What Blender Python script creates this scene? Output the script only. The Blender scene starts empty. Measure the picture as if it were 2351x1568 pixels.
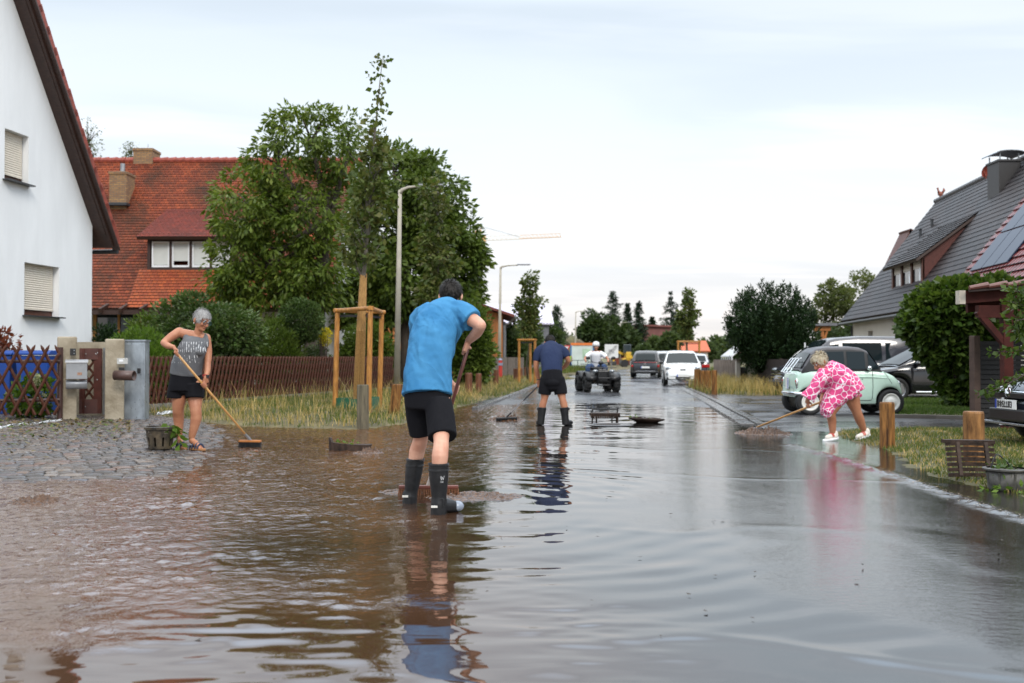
import bpy, math, random
import numpy as np
from mathutils import Vector, Matrix, noise as mnoise
V = Vector
SC = bpy.context.scene
COL = SC.collection
rnd = random.Random(7)
PI = math.pi
# ---- survey of the photograph: points of its 2351 px wide view turned into places on the ground
FPX, CAMH, CX, CY = 2286.0, 1.22, 1175.5, 784.0
PITCH = math.atan(38 / FPX)
CAM = V((0, 0, CAMH))
def ray(x, y):
    u, v = (x - CX) / FPX, (CY - y) / FPX
    return V((u, math.cos(PITCH) - v * math.sin(PITCH), math.sin(PITCH) + v * math.cos(PITCH)))
def gp(x, y, z=0.0):
    d = ray(x, y); t = (z - CAMH) / d.z
    return CAM + d * t
def at(x, y, Y):
    d = ray(x, y)
    return CAM + d * (Y / d.y)

# ---- mesh builder
class MB:
    def __init__(s):
        s.v = []; s.f = []; s.m = []; s.sm = []; s.uv = []; s.cur = 0; s.smooth = False; s.has_uv = False
    def add(s, vs, fs, uvs=None):
        b = len(s.v); s.v.extend([V(p) for p in vs])
        for i, f in enumerate(fs):
            s.f.append([b + k for k in f]); s.m.append(s.cur); s.sm.append(s.smooth)
            if uvs: s.uv.append(uvs[i]); s.has_uv = True
            else: s.uv.append(None)
        return s
    def box(s, c, size, rz=0.0, M=None):
        x, y, z = size[0] / 2, size[1] / 2, size[2] / 2
        R = M if M is not None else Matrix.Rotation(rz, 3, 'Z')
        vs = [V(c) + R @ V((a * x, b * y, d * z)) for d in (-1, 1) for b in (-1, 1) for a in (-1, 1)]
        return s.add(vs, [(0, 2, 3, 1), (4, 5, 7, 6), (0, 1, 5, 4), (2, 6, 7, 3), (0, 4, 6, 2), (1, 3, 7, 5)])
    def bar(s, p, q, w, h, up=(0, 0, 1)):
        p, q = V(p), V(q); d = (q - p); L = d.length; d = d / L
        x = d.cross(V(up)); x = x.normalized() if x.length > 1e-5 else V((1, 0, 0))
        z = x.cross(d)
        vs = [o + x * (a * w / 2) + z * (b * h / 2) for o in (p, q) for a, b in ((-1, -1), (1, -1), (1, 1), (-1, 1))]
        return s.add(vs, [(0, 1, 2, 3), (7, 6, 5, 4), (0, 4, 5, 1), (1, 5, 6, 2), (2, 6, 7, 3), (3, 7, 4, 0)])
    def tube(s, pts, r, n=8, cap=True, up=None, round_ends=False):
        pts = [V(p) for p in pts]; k = len(pts)
        rs = r if isinstance(r, (list, tuple)) else [r] * k
        rs = [a if isinstance(a, (list, tuple)) else (a, a) for a in rs]
        if round_ends:
            def capend(p, d, a):
                P, R = [], []
                for t in (0.98, 0.85, 0.6, 0.3):
                    P.append(p + d * (min(a) * t)); R.append((a[0] * math.sqrt(1 - t * t), a[1] * math.sqrt(1 - t * t)))
                return P, R
            P0, R0 = capend(pts[0], (pts[0] - pts[1]).normalized(), rs[0])
            P1, R1 = capend(pts[-1], (pts[-1] - pts[-2]).normalized(), rs[-1])
            pts = P0 + pts + P1[::-1]; rs = R0 + rs + R1[::-1]; k = len(pts)
        tang = []
        for i in range(k):
            a, b = pts[max(0, i - 1)], pts[min(k - 1, i + 1)]
            t = b - a; tang.append(t.normalized() if t.length > 1e-9 else V((0, 0, 1)))
        u = V(up) if up is not None else (V((0, 0, 1)) if abs(tang[0].z) < .9 else V((0, 1, 0)))
        vs = []
        for i in range(k):
            t = tang[i]
            x = u - t * u.dot(t)
            if x.length < 1e-5: x = t.orthogonal()
            x.normalize(); u = x if up is None else u
            y = t.cross(x)
            for j in range(n):
                a = 2 * PI * j / n
                vs.append(pts[i] + y * (math.cos(a) * rs[i][0]) + x * (math.sin(a) * rs[i][1]))
        fs = [(i * n + j, i * n + (j + 1) % n, (i + 1) * n + (j + 1) % n, (i + 1) * n + j) for i in range(k - 1) for j in range(n)]
        if cap: fs += [tuple(range(n))[::-1], tuple((k - 1) * n + j for j in range(n))]
        return s.add(vs, fs)
    def lathe(s, prof, c=(0, 0, 0), n=20, M=None, cap=True):
        c = V(c); R = M if M is not None else Matrix.Identity(3)
        vs = [c + R @ V((r * math.cos(2 * PI * j / n), r * math.sin(2 * PI * j / n), z)) for r, z in prof for j in range(n)]
        k = len(prof)
        fs = [(i * n + j, i * n + (j + 1) % n, (i + 1) * n + (j + 1) % n, (i + 1) * n + j) for i in range(k - 1) for j in range(n)]
        if cap: fs += [tuple(range(n))[::-1], tuple((k - 1) * n + j for j in range(n))]
        return s.add(vs, fs)
    def ball(s, c, r, n=10, M=None):
        r = r if isinstance(r, (list, tuple)) else (r, r, r)
        R = M if M is not None else Matrix.Identity(3); c = V(c)
        vs = []; k = n
        for i in range(k + 1):
            th = PI * (i + .02 * (i == 0) - .02 * (i == k)) / k
            for j in range(2 * n):
                a = PI * j / n
                vs.append(c + R @ V((r[0] * math.sin(th) * math.cos(a), r[1] * math.sin(th) * math.sin(a), -r[2] * math.cos(th))))
        m = 2 * n
        fs = [(i * m + j, i * m + (j + 1) % m, (i + 1) * m + (j + 1) % m, (i + 1) * m + j) for i in range(k) for j in range(m)]
        fs += [tuple(range(m))[::-1], tuple(k * m + j for j in range(m))]
        return s.add(vs, fs)
    def prism(s, poly, o, ux, uy, d):
        o, ux, uy, d = V(o), V(ux), V(uy), V(d); n = len(poly)
        a = [o + ux * p[0] + uy * p[1] for p in poly]
        flip = ux.cross(uy).dot(d) < 0
        area = sum(poly[i][0] * poly[(i + 1) % n][1] - poly[(i + 1) % n][0] * poly[i][1] for i in range(n))
        if (area < 0) != flip:
            a = a[::-1]
        vs = a + [p + d for p in a]
        fs = [tuple(range(n))[::-1], tuple(range(n, 2 * n))] + [(i, (i + 1) % n, n + (i + 1) % n, n + i) for i in range(n)]
        return s.add(vs, fs)
    def quad(s, a, b, c, d, uv=None):
        return s.add([a, b, c, d], [(0, 1, 2, 3)], [uv] if uv else None)
    def rect_uv(s, a, b, c, d, nu=1, nv=1, o=(0, 0)):      # a-b along u, a-d along v; uv in metres
        a, b, c, d = V(a), V(b), V(c), V(d)
        vs = []; us = []
        for j in range(nv + 1):
            for i in range(nu + 1):
                p = (a.lerp(b, i / nu)).lerp(d.lerp(c, i / nu), j / nv); vs.append(p)
                e = (b - a).normalized(); q = p - a; u = q.dot(e); us.append((u + o[0], (q - e * u).length + o[1]))
        w = nu + 1
        fs = [(j * w + i, j * w + i + 1, (j + 1) * w + i + 1, (j + 1) * w + i) for j in range(nv) for i in range(nu)]
        return s.add(vs, fs, [[us[k] for k in f] for f in fs])
    def courses(s, a, b, c, d, h, st):       # roof slope a-b eave, d-c ridge, as overlapping tile courses
        a, b, c, d = map(V, (a, b, c, d)); n = (b - a).cross(d - a).normalized(); n = n if n.z > 0 else -n
        L = ((d - a).length + (c - b).length) / 2; k = max(1, round(L / h)); W = (b - a).length
        for i in range(k):
            p, q, r, t = a.lerp(d, i / k), b.lerp(c, i / k), b.lerp(c, (i + 1) / k), a.lerp(d, (i + 1) / k); v0, v1 = i * L / k, (i + 1) * L / k - .001
            s.quad(p + n * st, q + n * st, r, t, [(0, v0), (W, v0), (W, v1), (0, v1)]); s.quad(p, q, q + n * st, p + n * st, [(0, v0), (W, v0), (W, v0), (0, v0)])
        return s
    def build(s, name, mats, parent=None, origin=None, bevel=0, local=False):
        me = bpy.data.meshes.new(name)
        O = V(origin) if origin is not None else V((0, 0, 0))
        Mi = None
        if parent is not None and not local:
            root = parent
            while root.parent is not None: root = root.parent
            Mi = root.matrix_basis.inverted()
        vs = [(Mi @ p if Mi else p - O) for p in s.v]
        me.from_pydata([tuple(p) for p in vs], [], s.f)
        mats = mats if isinstance(mats, (list, tuple)) else [mats]
        for m in mats: me.materials.append(m)
        me.polygons.foreach_set('material_index', s.m)
        me.polygons.foreach_set('use_smooth', s.sm)
        if s.has_uv:
            ul = me.uv_layers.new(name='UVMap'); k = 0
            for f, u in zip(s.f, s.uv):
                for i in range(len(f)):
                    ul.data[k].uv = u[i] if u else (0, 0); k += 1
        me.update()
        o = bpy.data.objects.new(name, me); COL.objects.link(o)
        if parent is not None: o.parent = parent
        else: o.location = O
        if bevel:
            b = o.modifiers.new('bevel', 'BEVEL'); b.width = bevel; b.segments = 2; b.limit_method = 'ANGLE'; b.angle_limit = .6
            b.harden_normals = False
        return o

def np_mesh(name, verts, faces, mats, parent=None, origin=(0, 0, 0), smooth=False, local=False):
    verts = np.asarray(verts, dtype=np.float64).reshape(-1, 3); faces = np.asarray(faces, dtype=np.int32)
    k = faces.shape[1]
    if parent is not None and not local:
        root = parent
        while root.parent is not None: root = root.parent
        Mi = np.array(root.matrix_basis.inverted())
        verts = verts @ Mi[:3, :3].T + Mi[:3, 3]
    elif parent is None:
        verts = verts - np.array(origin)
    me = bpy.data.meshes.new(name)
    me.vertices.add(len(verts)); me.vertices.foreach_set('co', verts.astype(np.float32).ravel())
    me.loops.add(faces.size); me.loops.foreach_set('vertex_index', faces.ravel())
    me.polygons.add(len(faces)); me.polygons.foreach_set('loop_start', np.arange(0, faces.size, k, dtype=np.int32))
    if smooth: me.polygons.foreach_set('use_smooth', np.ones(len(faces), dtype=bool))
    for m in (mats if isinstance(mats, (list, tuple)) else [mats]): me.materials.append(m)
    me.update(calc_edges=True)
    o = bpy.data.objects.new(name, me); COL.objects.link(o)
    if parent is not None: o.parent = parent
    else: o.location = origin
    return o

def tag(o, label=None, cat=None, group=None, kind=None):
    if label: o['label'] = label
    if cat: o['category'] = cat
    if group: o['group'] = group
    if kind: o['kind'] = kind
    return o
def thing(name, label, cat, loc=(0, 0, 0), rz=0.0, group=None):
    o = bpy.data.objects.new(name, None); COL.objects.link(o)
    o.empty_display_size = .2
    o.location = loc; o.rotation_euler = (0, 0, rz)
    o.matrix_basis = Matrix.Translation(V(loc)) @ Matrix.Rotation(rz, 4, 'Z')
    return tag(o, label, cat, group)
def kids(o):
    return [c for c in bpy.data.objects if c.parent == o]
def copy_tree(o, parent=None, loc=None, rz=None, label=None, scale=None):
    c = o.copy(); COL.objects.link(c)
    if parent is not None: c.parent = parent
    if loc is not None:
        c.location = loc
        if rz is not None: c.rotation_euler = (0, 0, rz)
        if scale is not None: c.scale = scale if isinstance(scale, (tuple, list)) else (scale,) * 3
    if label: c['label'] = label
    for ch in kids(o): copy_tree(ch, c)
    return c

# ---- materials
def N(nt, typ, inp=None, **kw):
    n = nt.nodes.new(typ)
    for k, v in kw.items(): setattr(n, k, v)
    for k, v in (inp or {}).items():
        sk = n.inputs[k]
        if isinstance(v, bpy.types.NodeSocket): nt.links.new(v, sk)
        else:
            if isinstance(v, (tuple, list)) and len(v) == 3 and sk.type == 'RGBA': v = (*v, 1)
            sk.default_value = v
    return n
def mix(nt, f, a, b, blend='MIX'):
    n = N(nt, 'ShaderNodeMix', data_type='RGBA', blend_type=blend)
    for sk, v in ((n.inputs[0], f), (n.inputs[6], a), (n.inputs[7], b)):
        if isinstance(v, bpy.types.NodeSocket): nt.links.new(v, sk)
        else: sk.default_value = (*v, 1) if isinstance(v, (tuple, list)) and len(v) == 3 else v
    return n.outputs[2]
def mth(nt, op, a, b=0.0, clamp=False):
    n = N(nt, 'ShaderNodeMath', {0: a, 1: b}, operation=op, use_clamp=clamp)
    return n.outputs[0]
def ramp(nt, fac, stops):
    n = N(nt, 'ShaderNodeValToRGB', {'Fac': fac}); e = n.color_ramp.elements
    while len(e) < len(stops): e.new(.5)
    for k, (p, c) in enumerate(stops):
        e[k].position = p; e[k].color = (*c, 1) if len(c) == 3 else c
    return n.outputs['Color']
def coords(nt, kind='Object', scale=(1, 1, 1)):
    t = N(nt, 'ShaderNodeTexCoord')
    return N(nt, 'ShaderNodeMapping', {'Vector': t.outputs[kind], 'Scale': scale}).outputs[0]
def noise(nt, vec, scale, detail=3, rough=.55, dist=0):
    return N(nt, 'ShaderNodeTexNoise', {'Vector': vec, 'Scale': scale, 'Detail': detail, 'Roughness': rough, 'Distortion': dist}).outputs['Fac']
def newmat(name):
    m = bpy.data.materials.new(name); m.use_nodes = True
    nt = m.node_tree
    return m, nt, nt.nodes['Principled BSDF']
def setp(nt, p, **kw):
    names = dict(col='Base Color', rough='Roughness', metal='Metallic', spec='Specular IOR Level', ior='IOR', coat='Coat Weight',
                 coatr='Coat Roughness', sss='Subsurface Weight', normal='Normal', alpha='Alpha', trans='Transmission Weight', sheen='Sheen Weight')
    for k, v in kw.items():
        sk = p.inputs[names[k]]
        if isinstance(v, bpy.types.NodeSocket): nt.links.new(v, sk)
        else: sk.default_value = (*v, 1) if isinstance(v, (tuple, list)) and len(v) == 3 else v
MATS = {}
def mat(name, col, rough=.6, metal=0, spec=.5, var=.15, vs=5, bump=0, bs=40, st=(1, 1, 1), col2=None, coat=0, coatr=.05, lo=.35, hi=.65, kind='Object', rvar=0, sheen=0):
    if name in MATS: return MATS[name]
    m, nt, p = newmat(name); c = coords(nt, kind, st)
    col2 = col2 if col2 is not None else tuple(min(1, x * (1 + var)) for x in col)
    cl = tuple(x * (1 - var) for x in col) if var else col
    f = noise(nt, c, vs, 5, .6)
    fr = N(nt, 'ShaderNodeMapRange', {'Value': f, 'From Min': lo, 'From Max': hi}).outputs[0]
    setp(nt, p, col=mix(nt, fr, cl, col2), rough=rough, metal=metal, spec=spec, coat=coat, coatr=coatr, sheen=sheen)
    if rvar:
        setp(nt, p, rough=N(nt, 'ShaderNodeMapRange', {'Value': noise(nt, c, vs * 2.3, 4), 'From Min': .3, 'From Max': .7, 'To Min': max(.02, rough - rvar), 'To Max': rough + rvar}).outputs[0])
    if bump:
        b = N(nt, 'ShaderNodeBump', {'Height': noise(nt, c, bs, 4, .6), 'Strength': 1.0, 'Distance': bump})
        setp(nt, p, normal=b.outputs[0])
    MATS[name] = m
    return m
def leafmat(name, cols, rough=.55, trans=.35, spec=.2):
    m, nt, p = newmat(name)
    g = N(nt, 'ShaderNodeNewGeometry')
    n = len(cols)
    c = ramp(nt, g.outputs['Random Per Island'], [(i / (n - 1), k) for i, k in enumerate(cols)])
    big = noise(nt, coords(nt, 'Object'), .55, 3, .6)
    c = mix(nt, N(nt, 'ShaderNodeMapRange', {'Value': big, 'From Min': .38, 'From Max': .62}).outputs[0], mix(nt, 1.0, c, (.72, .78, .8), 'MULTIPLY'), c)
    setp(nt, p, col=c, rough=rough, spec=spec)
    t = N(nt, 'ShaderNodeBsdfTranslucent', {'Color': mix(nt, 1.0, c, (1.3, 1.4, .7), 'MULTIPLY')})
    mx = N(nt, 'ShaderNodeMixShader', {0: trans, 1: p.outputs[0], 2: t.outputs[0]})
    nt.links.new(mx.outputs[0], nt.nodes['Material Output'].inputs[0])
    return m
def tilemat(name, c1, c2, cm, w=.2, h=.16, stain=(.05, .03, .02), stain_amt=.5, rough=.75, sscale=.7, bump=.02, gap_line=.012):
    m, nt, p = newmat(name)
    uv = N(nt, 'ShaderNodeTexCoord').outputs['UV']
    b = N(nt, 'ShaderNodeTexBrick', {'Vector': uv, 'Color1': c1, 'Color2': c2, 'Mortar': cm, 'Scale': 1.0, 'Mortar Size': gap_line, 'Mortar Smooth': .3, 'Bias': 0.0, 'Brick Width': w, 'Row Height': h}, offset=.5)
    sx = N(nt, 'ShaderNodeSeparateXYZ', {0: uv})
    row = mth(nt, 'FRACT', mth(nt, 'DIVIDE', sx.outputs[1], h))
    wav = mth(nt, 'ABSOLUTE', mth(nt, 'SINE', mth(nt, 'MULTIPLY', sx.outputs[0], PI / w)))
    c = b.outputs['Color']
    n1 = noise(nt, uv, sscale, 6, .65, .4)
    n2 = noise(nt, uv, 5, 4, .7)
    f = N(nt, 'ShaderNodeMapRange', {'Value': mth(nt, 'ADD', n1, mth(nt, 'MULTIPLY', n2, .35)), 'From Min': .58, 'From Max': .85, 'To Max': stain_amt}).outputs[0]
    c = mix(nt, f, c, stain)
    c = mix(nt, N(nt, 'ShaderNodeMapRange', {'Value': n2, 'From Min': .35, 'From Max': .65}).outputs[0], mix(nt, 1.0, c, (.75, .75, .78), 'MULTIPLY'), c)
    hgt = mth(nt, 'ADD', mth(nt, 'SUBTRACT', 1.0, row), mth(nt, 'MULTIPLY', wav, .5))
    bp = N(nt, 'ShaderNodeBump', {'Height': hgt, 'Strength': 1.0, 'Distance': bump})
    setp(nt, p, col=c, rough=rough, spec=.22, normal=bp.outputs[0])
    return m
def glassmat(name, col=(.02, .03, .035), rough=.03):
    m, nt, p = newmat(name)
    setp(nt, p, col=col, rough=rough, spec=.8, ior=1.5, coat=.3)
    return m
SC.render.engine = 'CYCLES'
SC.view_settings.view_transform = 'Standard'; SC.view_settings.look = 'None'; SC.view_settings.gamma = 1
SC.cycles.use_denoising = True
SC.cycles.max_bounces = 7; SC.cycles.diffuse_bounces = 3; SC.cycles.glossy_bounces = 3; SC.cycles.transmission_bounces = 3
SC.cycles.sample_clamp_indirect = 6
# ---- camera
cam = bpy.data.cameras.new('camera'); camo = bpy.data.objects.new('camera', cam); COL.objects.link(camo)
camo.location = CAM; camo.rotation_euler = (PI / 2 + PITCH, 0, 0)
cam.sensor_width = 36; cam.lens = FPX / 2351 * 36; cam.clip_end = 6000
cam.dof.use_dof = True; cam.dof.focus_distance = 9.6; cam.dof.aperture_fstop = 2.2
SC.camera = camo
# ---- light
SUN_EL, SUN_AZ = math.radians(38), math.radians(160)      # behind the camera, a little to the left, veiled
w = bpy.data.worlds.new('World'); SC.world = w; w.use_nodes = True
nt = w.node_tree; bg = nt.nodes['Background']
sky = N(nt, 'ShaderNodeTexSky', sky_type='NISHITA'); sky.sun_disc = False; sky.sun_elevation = SUN_EL; sky.sun_rotation = SUN_AZ
d = N(nt, 'ShaderNodeTexCoord').outputs['Generated']
sx = N(nt, 'ShaderNodeSeparateXYZ', {0: d})
el = mth(nt, 'MAXIMUM', sx.outputs[2], 0.0)
k = mth(nt, 'ADD', el, .12)
cv = N(nt, 'ShaderNodeCombineXYZ', {0: mth(nt, 'DIVIDE', sx.outputs[0], k), 1: mth(nt, 'DIVIDE', sx.outputs[1], k), 2: 0.0}).outputs[0]
n1 = noise(nt, N(nt, 'ShaderNodeMapping', {'Vector': cv, 'Scale': (.5, 1.1, 1), 'Location': (3.1, .4, 0)}).outputs[0], .8, 5, .5, .5)
n2 = noise(nt, N(nt, 'ShaderNodeMapping', {'Vector': cv, 'Scale': (.4, 1.3, 1), 'Location': (7.0, 2, 1)}).outputs[0], 1.6, 5, .52, .35)
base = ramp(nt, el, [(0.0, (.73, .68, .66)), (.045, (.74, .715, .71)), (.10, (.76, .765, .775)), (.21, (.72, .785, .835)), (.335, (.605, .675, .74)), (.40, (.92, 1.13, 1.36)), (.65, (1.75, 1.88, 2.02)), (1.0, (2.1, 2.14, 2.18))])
f1 = N(nt, 'ShaderNodeMapRange', {'Value': n1, 'From Min': .44, 'From Max': .62}, interpolation_type='SMOOTHSTEP').outputs[0]
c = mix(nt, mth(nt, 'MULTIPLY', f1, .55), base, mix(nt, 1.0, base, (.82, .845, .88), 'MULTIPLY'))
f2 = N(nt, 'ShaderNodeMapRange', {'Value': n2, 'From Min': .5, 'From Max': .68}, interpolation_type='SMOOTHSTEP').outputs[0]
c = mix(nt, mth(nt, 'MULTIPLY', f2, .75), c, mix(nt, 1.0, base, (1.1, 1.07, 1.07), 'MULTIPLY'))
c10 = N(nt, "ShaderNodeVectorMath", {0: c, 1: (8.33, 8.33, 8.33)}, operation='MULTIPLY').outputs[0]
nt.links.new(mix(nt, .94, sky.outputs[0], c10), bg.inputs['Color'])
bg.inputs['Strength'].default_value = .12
sl = bpy.data.lights.new('sun', 'SUN'); sl.energy = 1.3; sl.angle = math.radians(18); sl.color = (1, .93, .84)
so = bpy.data.objects.new('sun', sl); COL.objects.link(so)
# the sky's sun_rotation turns clockwise from +Y seen from above
sd = V((math.sin(SUN_AZ) * math.cos(SUN_EL), math.cos(SUN_AZ) * math.cos(SUN_EL), math.sin(SUN_EL)))
so.rotation_euler = sd.to_track_quat('Z', 'Y').to_euler()
SC.view_settings.exposure = EXPOSURE = 0.47

# ---- outlines on the ground
def sdf(P, poly):
    """signed distance of points P (n,2) to a closed polygon, positive inside"""
    A = np.array(poly, float); B = np.roll(A, -1, 0)
    best = np.full(len(P), 1e9); inside = np.zeros(len(P), bool)
    for a, b in zip(A, B):
        ab = b - a; t = np.clip(((P - a) @ ab) / max(ab @ ab, 1e-12), 0, 1)
        best = np.minimum(best, np.hypot(*(P - a - t[:, None] * ab).T))
        cond = (a[1] > P[:, 1]) != (b[1] > P[:, 1])
        with np.errstate(divide='ignore', invalid='ignore'):
            xi = (b[0] - a[0]) * (P[:, 1] - a[1]) / (b[1] - a[1]) + a[0]
        inside ^= cond & (P[:, 0] < xi)
    return np.where(inside, best, -best)
def waves(P, lams, amps, seed, n=18, aniso=None):
    r = np.random.RandomState(seed); h = np.zeros(len(P))
    for lam, am in zip(lams, amps):
        for _ in range(n):
            th = r.uniform(0, 2 * PI) if aniso is None else aniso[0] + r.normal(0, aniso[1])
            L = lam * r.uniform(.7, 1.4); kx, ky = math.cos(th) * 2 * PI / L, math.sin(th) * 2 * PI / L
            h += am / math.sqrt(n / 2) * np.sin(P[:, 0] * kx + P[:, 1] * ky + r.uniform(0, 6.28))
    return h
def sstep(x, a, b):
    t = np.clip((x - a) / (b - a), 0, 1); return t * t * (3 - 2 * t)
def g2(*pts): return [tuple(gp(x, y)[:2]) for x, y in pts]
PAVE = [(-16, 10.4)] + g2((0, 1106), (150, 1101), (280, 1098), (400, 1094), (440, 1076), (462, 1040), (515, 1004), (492, 982)) + [(-6.2, 19.4), (-7.2, 21.5), (-9, 24), (-16, 24)]
VERGE = g2((455, 967), (560, 979), (700, 983), (830, 986), (935, 972), (1050, 936), (1180, 905), (1245, 880)) + [(4.2, 60), (3, 66), (-30, 66), (-30, 20.4), (-7.2, 20.4)]
LAWN = g2((2420, 1165), (2351, 1141), (2250, 1116), (2150, 1096), (2090, 1066), (2060, 1042), (1975, 1016), (1928, 1005), (1922, 992), (1960, 987), (2100, 988), (2225, 990)) + [(9.5, 16.3), (9.5, 7.0)]
DRIVE = g2((1600, 899), (1690, 948), (1770, 990), (1925, 996)) + [(5.2, 15.5), (9.6, 15.9), (40, 17), (40, 60), (11, 44), (8.6, 35.5)]
def hgt_pave(P):
    s = sdf(P, PAVE); return np.where(s > 0, .105 * (1 - np.exp(-.55 * np.maximum(s, 0))) + .005 * np.maximum(s, 0), .07 * np.maximum(s, -1)) + .006 * waves(P, (1.6, .7), (.6, .4), 5)
def hgt_verge(P): return np.clip(.09 * sdf(P, VERGE), -.06, .16) + .012 * waves(P, (1.2, .5), (.6, .4), 9) * sstep(sdf(P, VERGE), 0, .5)
def hgt_lawn(P): return np.clip(.085 * sdf(P, LAWN), -.05, .10) + .008 * waves(P, (.9, .4), (.6, .4), 11)
def zat(fn, x, y): return float(fn(np.array([[x, y]]))[0])

def gridmesh(name, xs, ys, hfn, m, keep=None, mats=None, smooth=True):
    X, Y = np.meshgrid(xs, ys); P = np.stack([X.ravel(), Y.ravel()], 1)
    Z = hfn(P); n = len(xs)
    idx = np.arange(len(P)).reshape(len(ys), n)
    F = np.stack([idx[:-1, :-1], idx[:-1, 1:], idx[1:, 1:], idx[1:, :-1]], -1).reshape(-1, 4)
    if keep is not None:
        k = keep(P); F = F[k[F].any(1)]
        used = np.unique(F); re = np.full(len(P), -1); re[used] = np.arange(len(used)); F = re[F]; P = P[used]; Z = Z[used]
    return np_mesh(name, np.column_stack([P, Z]), F, m, smooth=smooth), P

# ---- ground to the horizon
m, nt, p = newmat('earth_grass'); c = coords(nt)
setp(nt, p, col=mix(nt, N(nt, 'ShaderNodeMapRange', {'Value': noise(nt, c, .15, 6, .65), 'From Min': .4, 'From Max': .6}).outputs[0], (.05, .06, .018), (.13, .11, .045)), rough=.9)
g = MB(); R = 3000
g.quad((-R, -60, -.09), (R, -60, -.09), (R, R, -.09), (-R, R, -.09)); tag(g.build('ground', m), kind='structure')

# ---- wet asphalt road
def road_edge_l(y): return np.interp(y, [-20, 9, 17.6, 23.6, 33.6, 48, 60, 90, 140, 220], [-17, -17, -14, -5, -1.5, .4, 2.2, 8.5, 19, 34])
def road_edge_r(y): return np.interp(y, [-20, 7.6, 13.4, 20.2, 31, 41, 60, 90, 140, 220], [9, 7, 6, 6.2, 7.2, 7.7, 10.2, 15.6, 26.5, 43])
def hgt_road(P): return -.035 + .05 * sstep(P[:, 1], 18, 31) + .012 * sstep(P[:, 0] - .12 * P[:, 1], .5, 3) * sstep(P[:, 1], 12, 20) + .006 * waves(P, (5, 2.2), (.6, .5), 3)
m, nt, p = newmat('wet_asphalt'); c = coords(nt)
pud = noise(nt, N(nt, 'ShaderNodeMapping', {'Vector': c, 'Scale': (1, .35, 1)}).outputs[0], .6, 5, .6, .3)
pf = N(nt, 'ShaderNodeMapRange', {'Value': pud, 'From Min': .40, 'From Max': .60}).outputs[0]
gr = noise(nt, c, 90, 2, .6)
setp(nt, p, col=mix(nt, gr, (.025, .026, .03), (.075, .076, .082)))
rr = N(nt, 'ShaderNodeMapRange', {'Value': pf, 'To Min': .30, 'To Max': .10}).outputs[0]
bp = N(nt, 'ShaderNodeBump', {'Height': mth(nt, 'ADD', gr, noise(nt, c, 30, 3)), 'Strength': 1.0, 'Distance': .0018})
setp(nt, p, rough=rr, normal=bp.outputs[0]); ASPH = m
ys = np.concatenate([np.arange(-6, 34, .5), np.arange(34, 221, 3)])
vs, fs = [], []
NX = 40
for j, y in enumerate(ys):
    l, r = float(road_edge_l(y)), float(road_edge_r(y))
    for i in range(NX + 1): vs.append((l + (r - l) * i / NX, y))
P = np.array(vs); Z = hgt_road(P)
idx = np.arange(len(P)).reshape(len(ys), NX + 1)
F = np.stack([idx[:-1, :-1], idx[:-1, 1:], idx[1:, 1:], idx[1:, :-1]], -1).reshape(-1, 4)
tag(np_mesh('road', np.column_stack([P, Z]), F, ASPH, smooth=True), kind='structure')
# side road joining from the left far away
s_ = MB(); s_.quad((-60, 60, .012), (2.6, 56, .012), (4.5, 66, .012), (-60, 70, .012)); tag(s_.build('side_road', ASPH), kind='structure')

# ---- flood water
MANP = gp(985, 1165)
def wmasks(P):
    X, Y = P[:, 0], P[:, 1]
    wob = waves(P, (2.4, 1.1), (.5, .35), 21)
    right = np.interp(Y, [3, 4.8, 7.4, 10, 15.6, 24], [-.5, -.3, -.15, .3, 1.0, 1.6])
    chop = sstep(right + .35 * wob - X, -.2, 2.4) * sstep(Y + .35 * wob, 4.3, 5.6)
    swell = (1 - sstep(Y + .3 * wob, 4.6, 6.2)) * sstep(1.2 - X, 0, 1.6) + .6 * sstep(Y, 4.5, 6) * sstep(.9 - np.abs(X + .35), 0, .6) * (1 - sstep(Y, 7.6, 8.4))
    gx = np.interp(Y, [3, 4.2, 4.8, 6.1, 8.5, 11, 14, 20], [2.3, 1.95, 1.55, 1.25, 1.05, 1.3, 1.6, 2.6])
    grain = sstep(X - gx + .35 * wob, -.35, .5) * (1 - .55 * sstep(Y, 13, 20))
    far = sstep(Y, 12, 16)
    return chop, swell, grain, far
def gutter_d(P):      # distance to the flooded gutter edge along the right verge
    L = np.array(g2((1815, 1022), (1900, 1045), (1990, 1072), (2080, 1100), (2180, 1136), (2270, 1166), (2420, 1215)))
    best = np.full(len(P), 1e9)
    for a, b in zip(L[:-1], L[1:]):
        ab = b - a; t = np.clip(((P - a) @ ab) / (ab @ ab), 0, 1); best = np.minimum(best, np.hypot(*(P - a - t[:, None] * ab).T))
    return best
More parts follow.
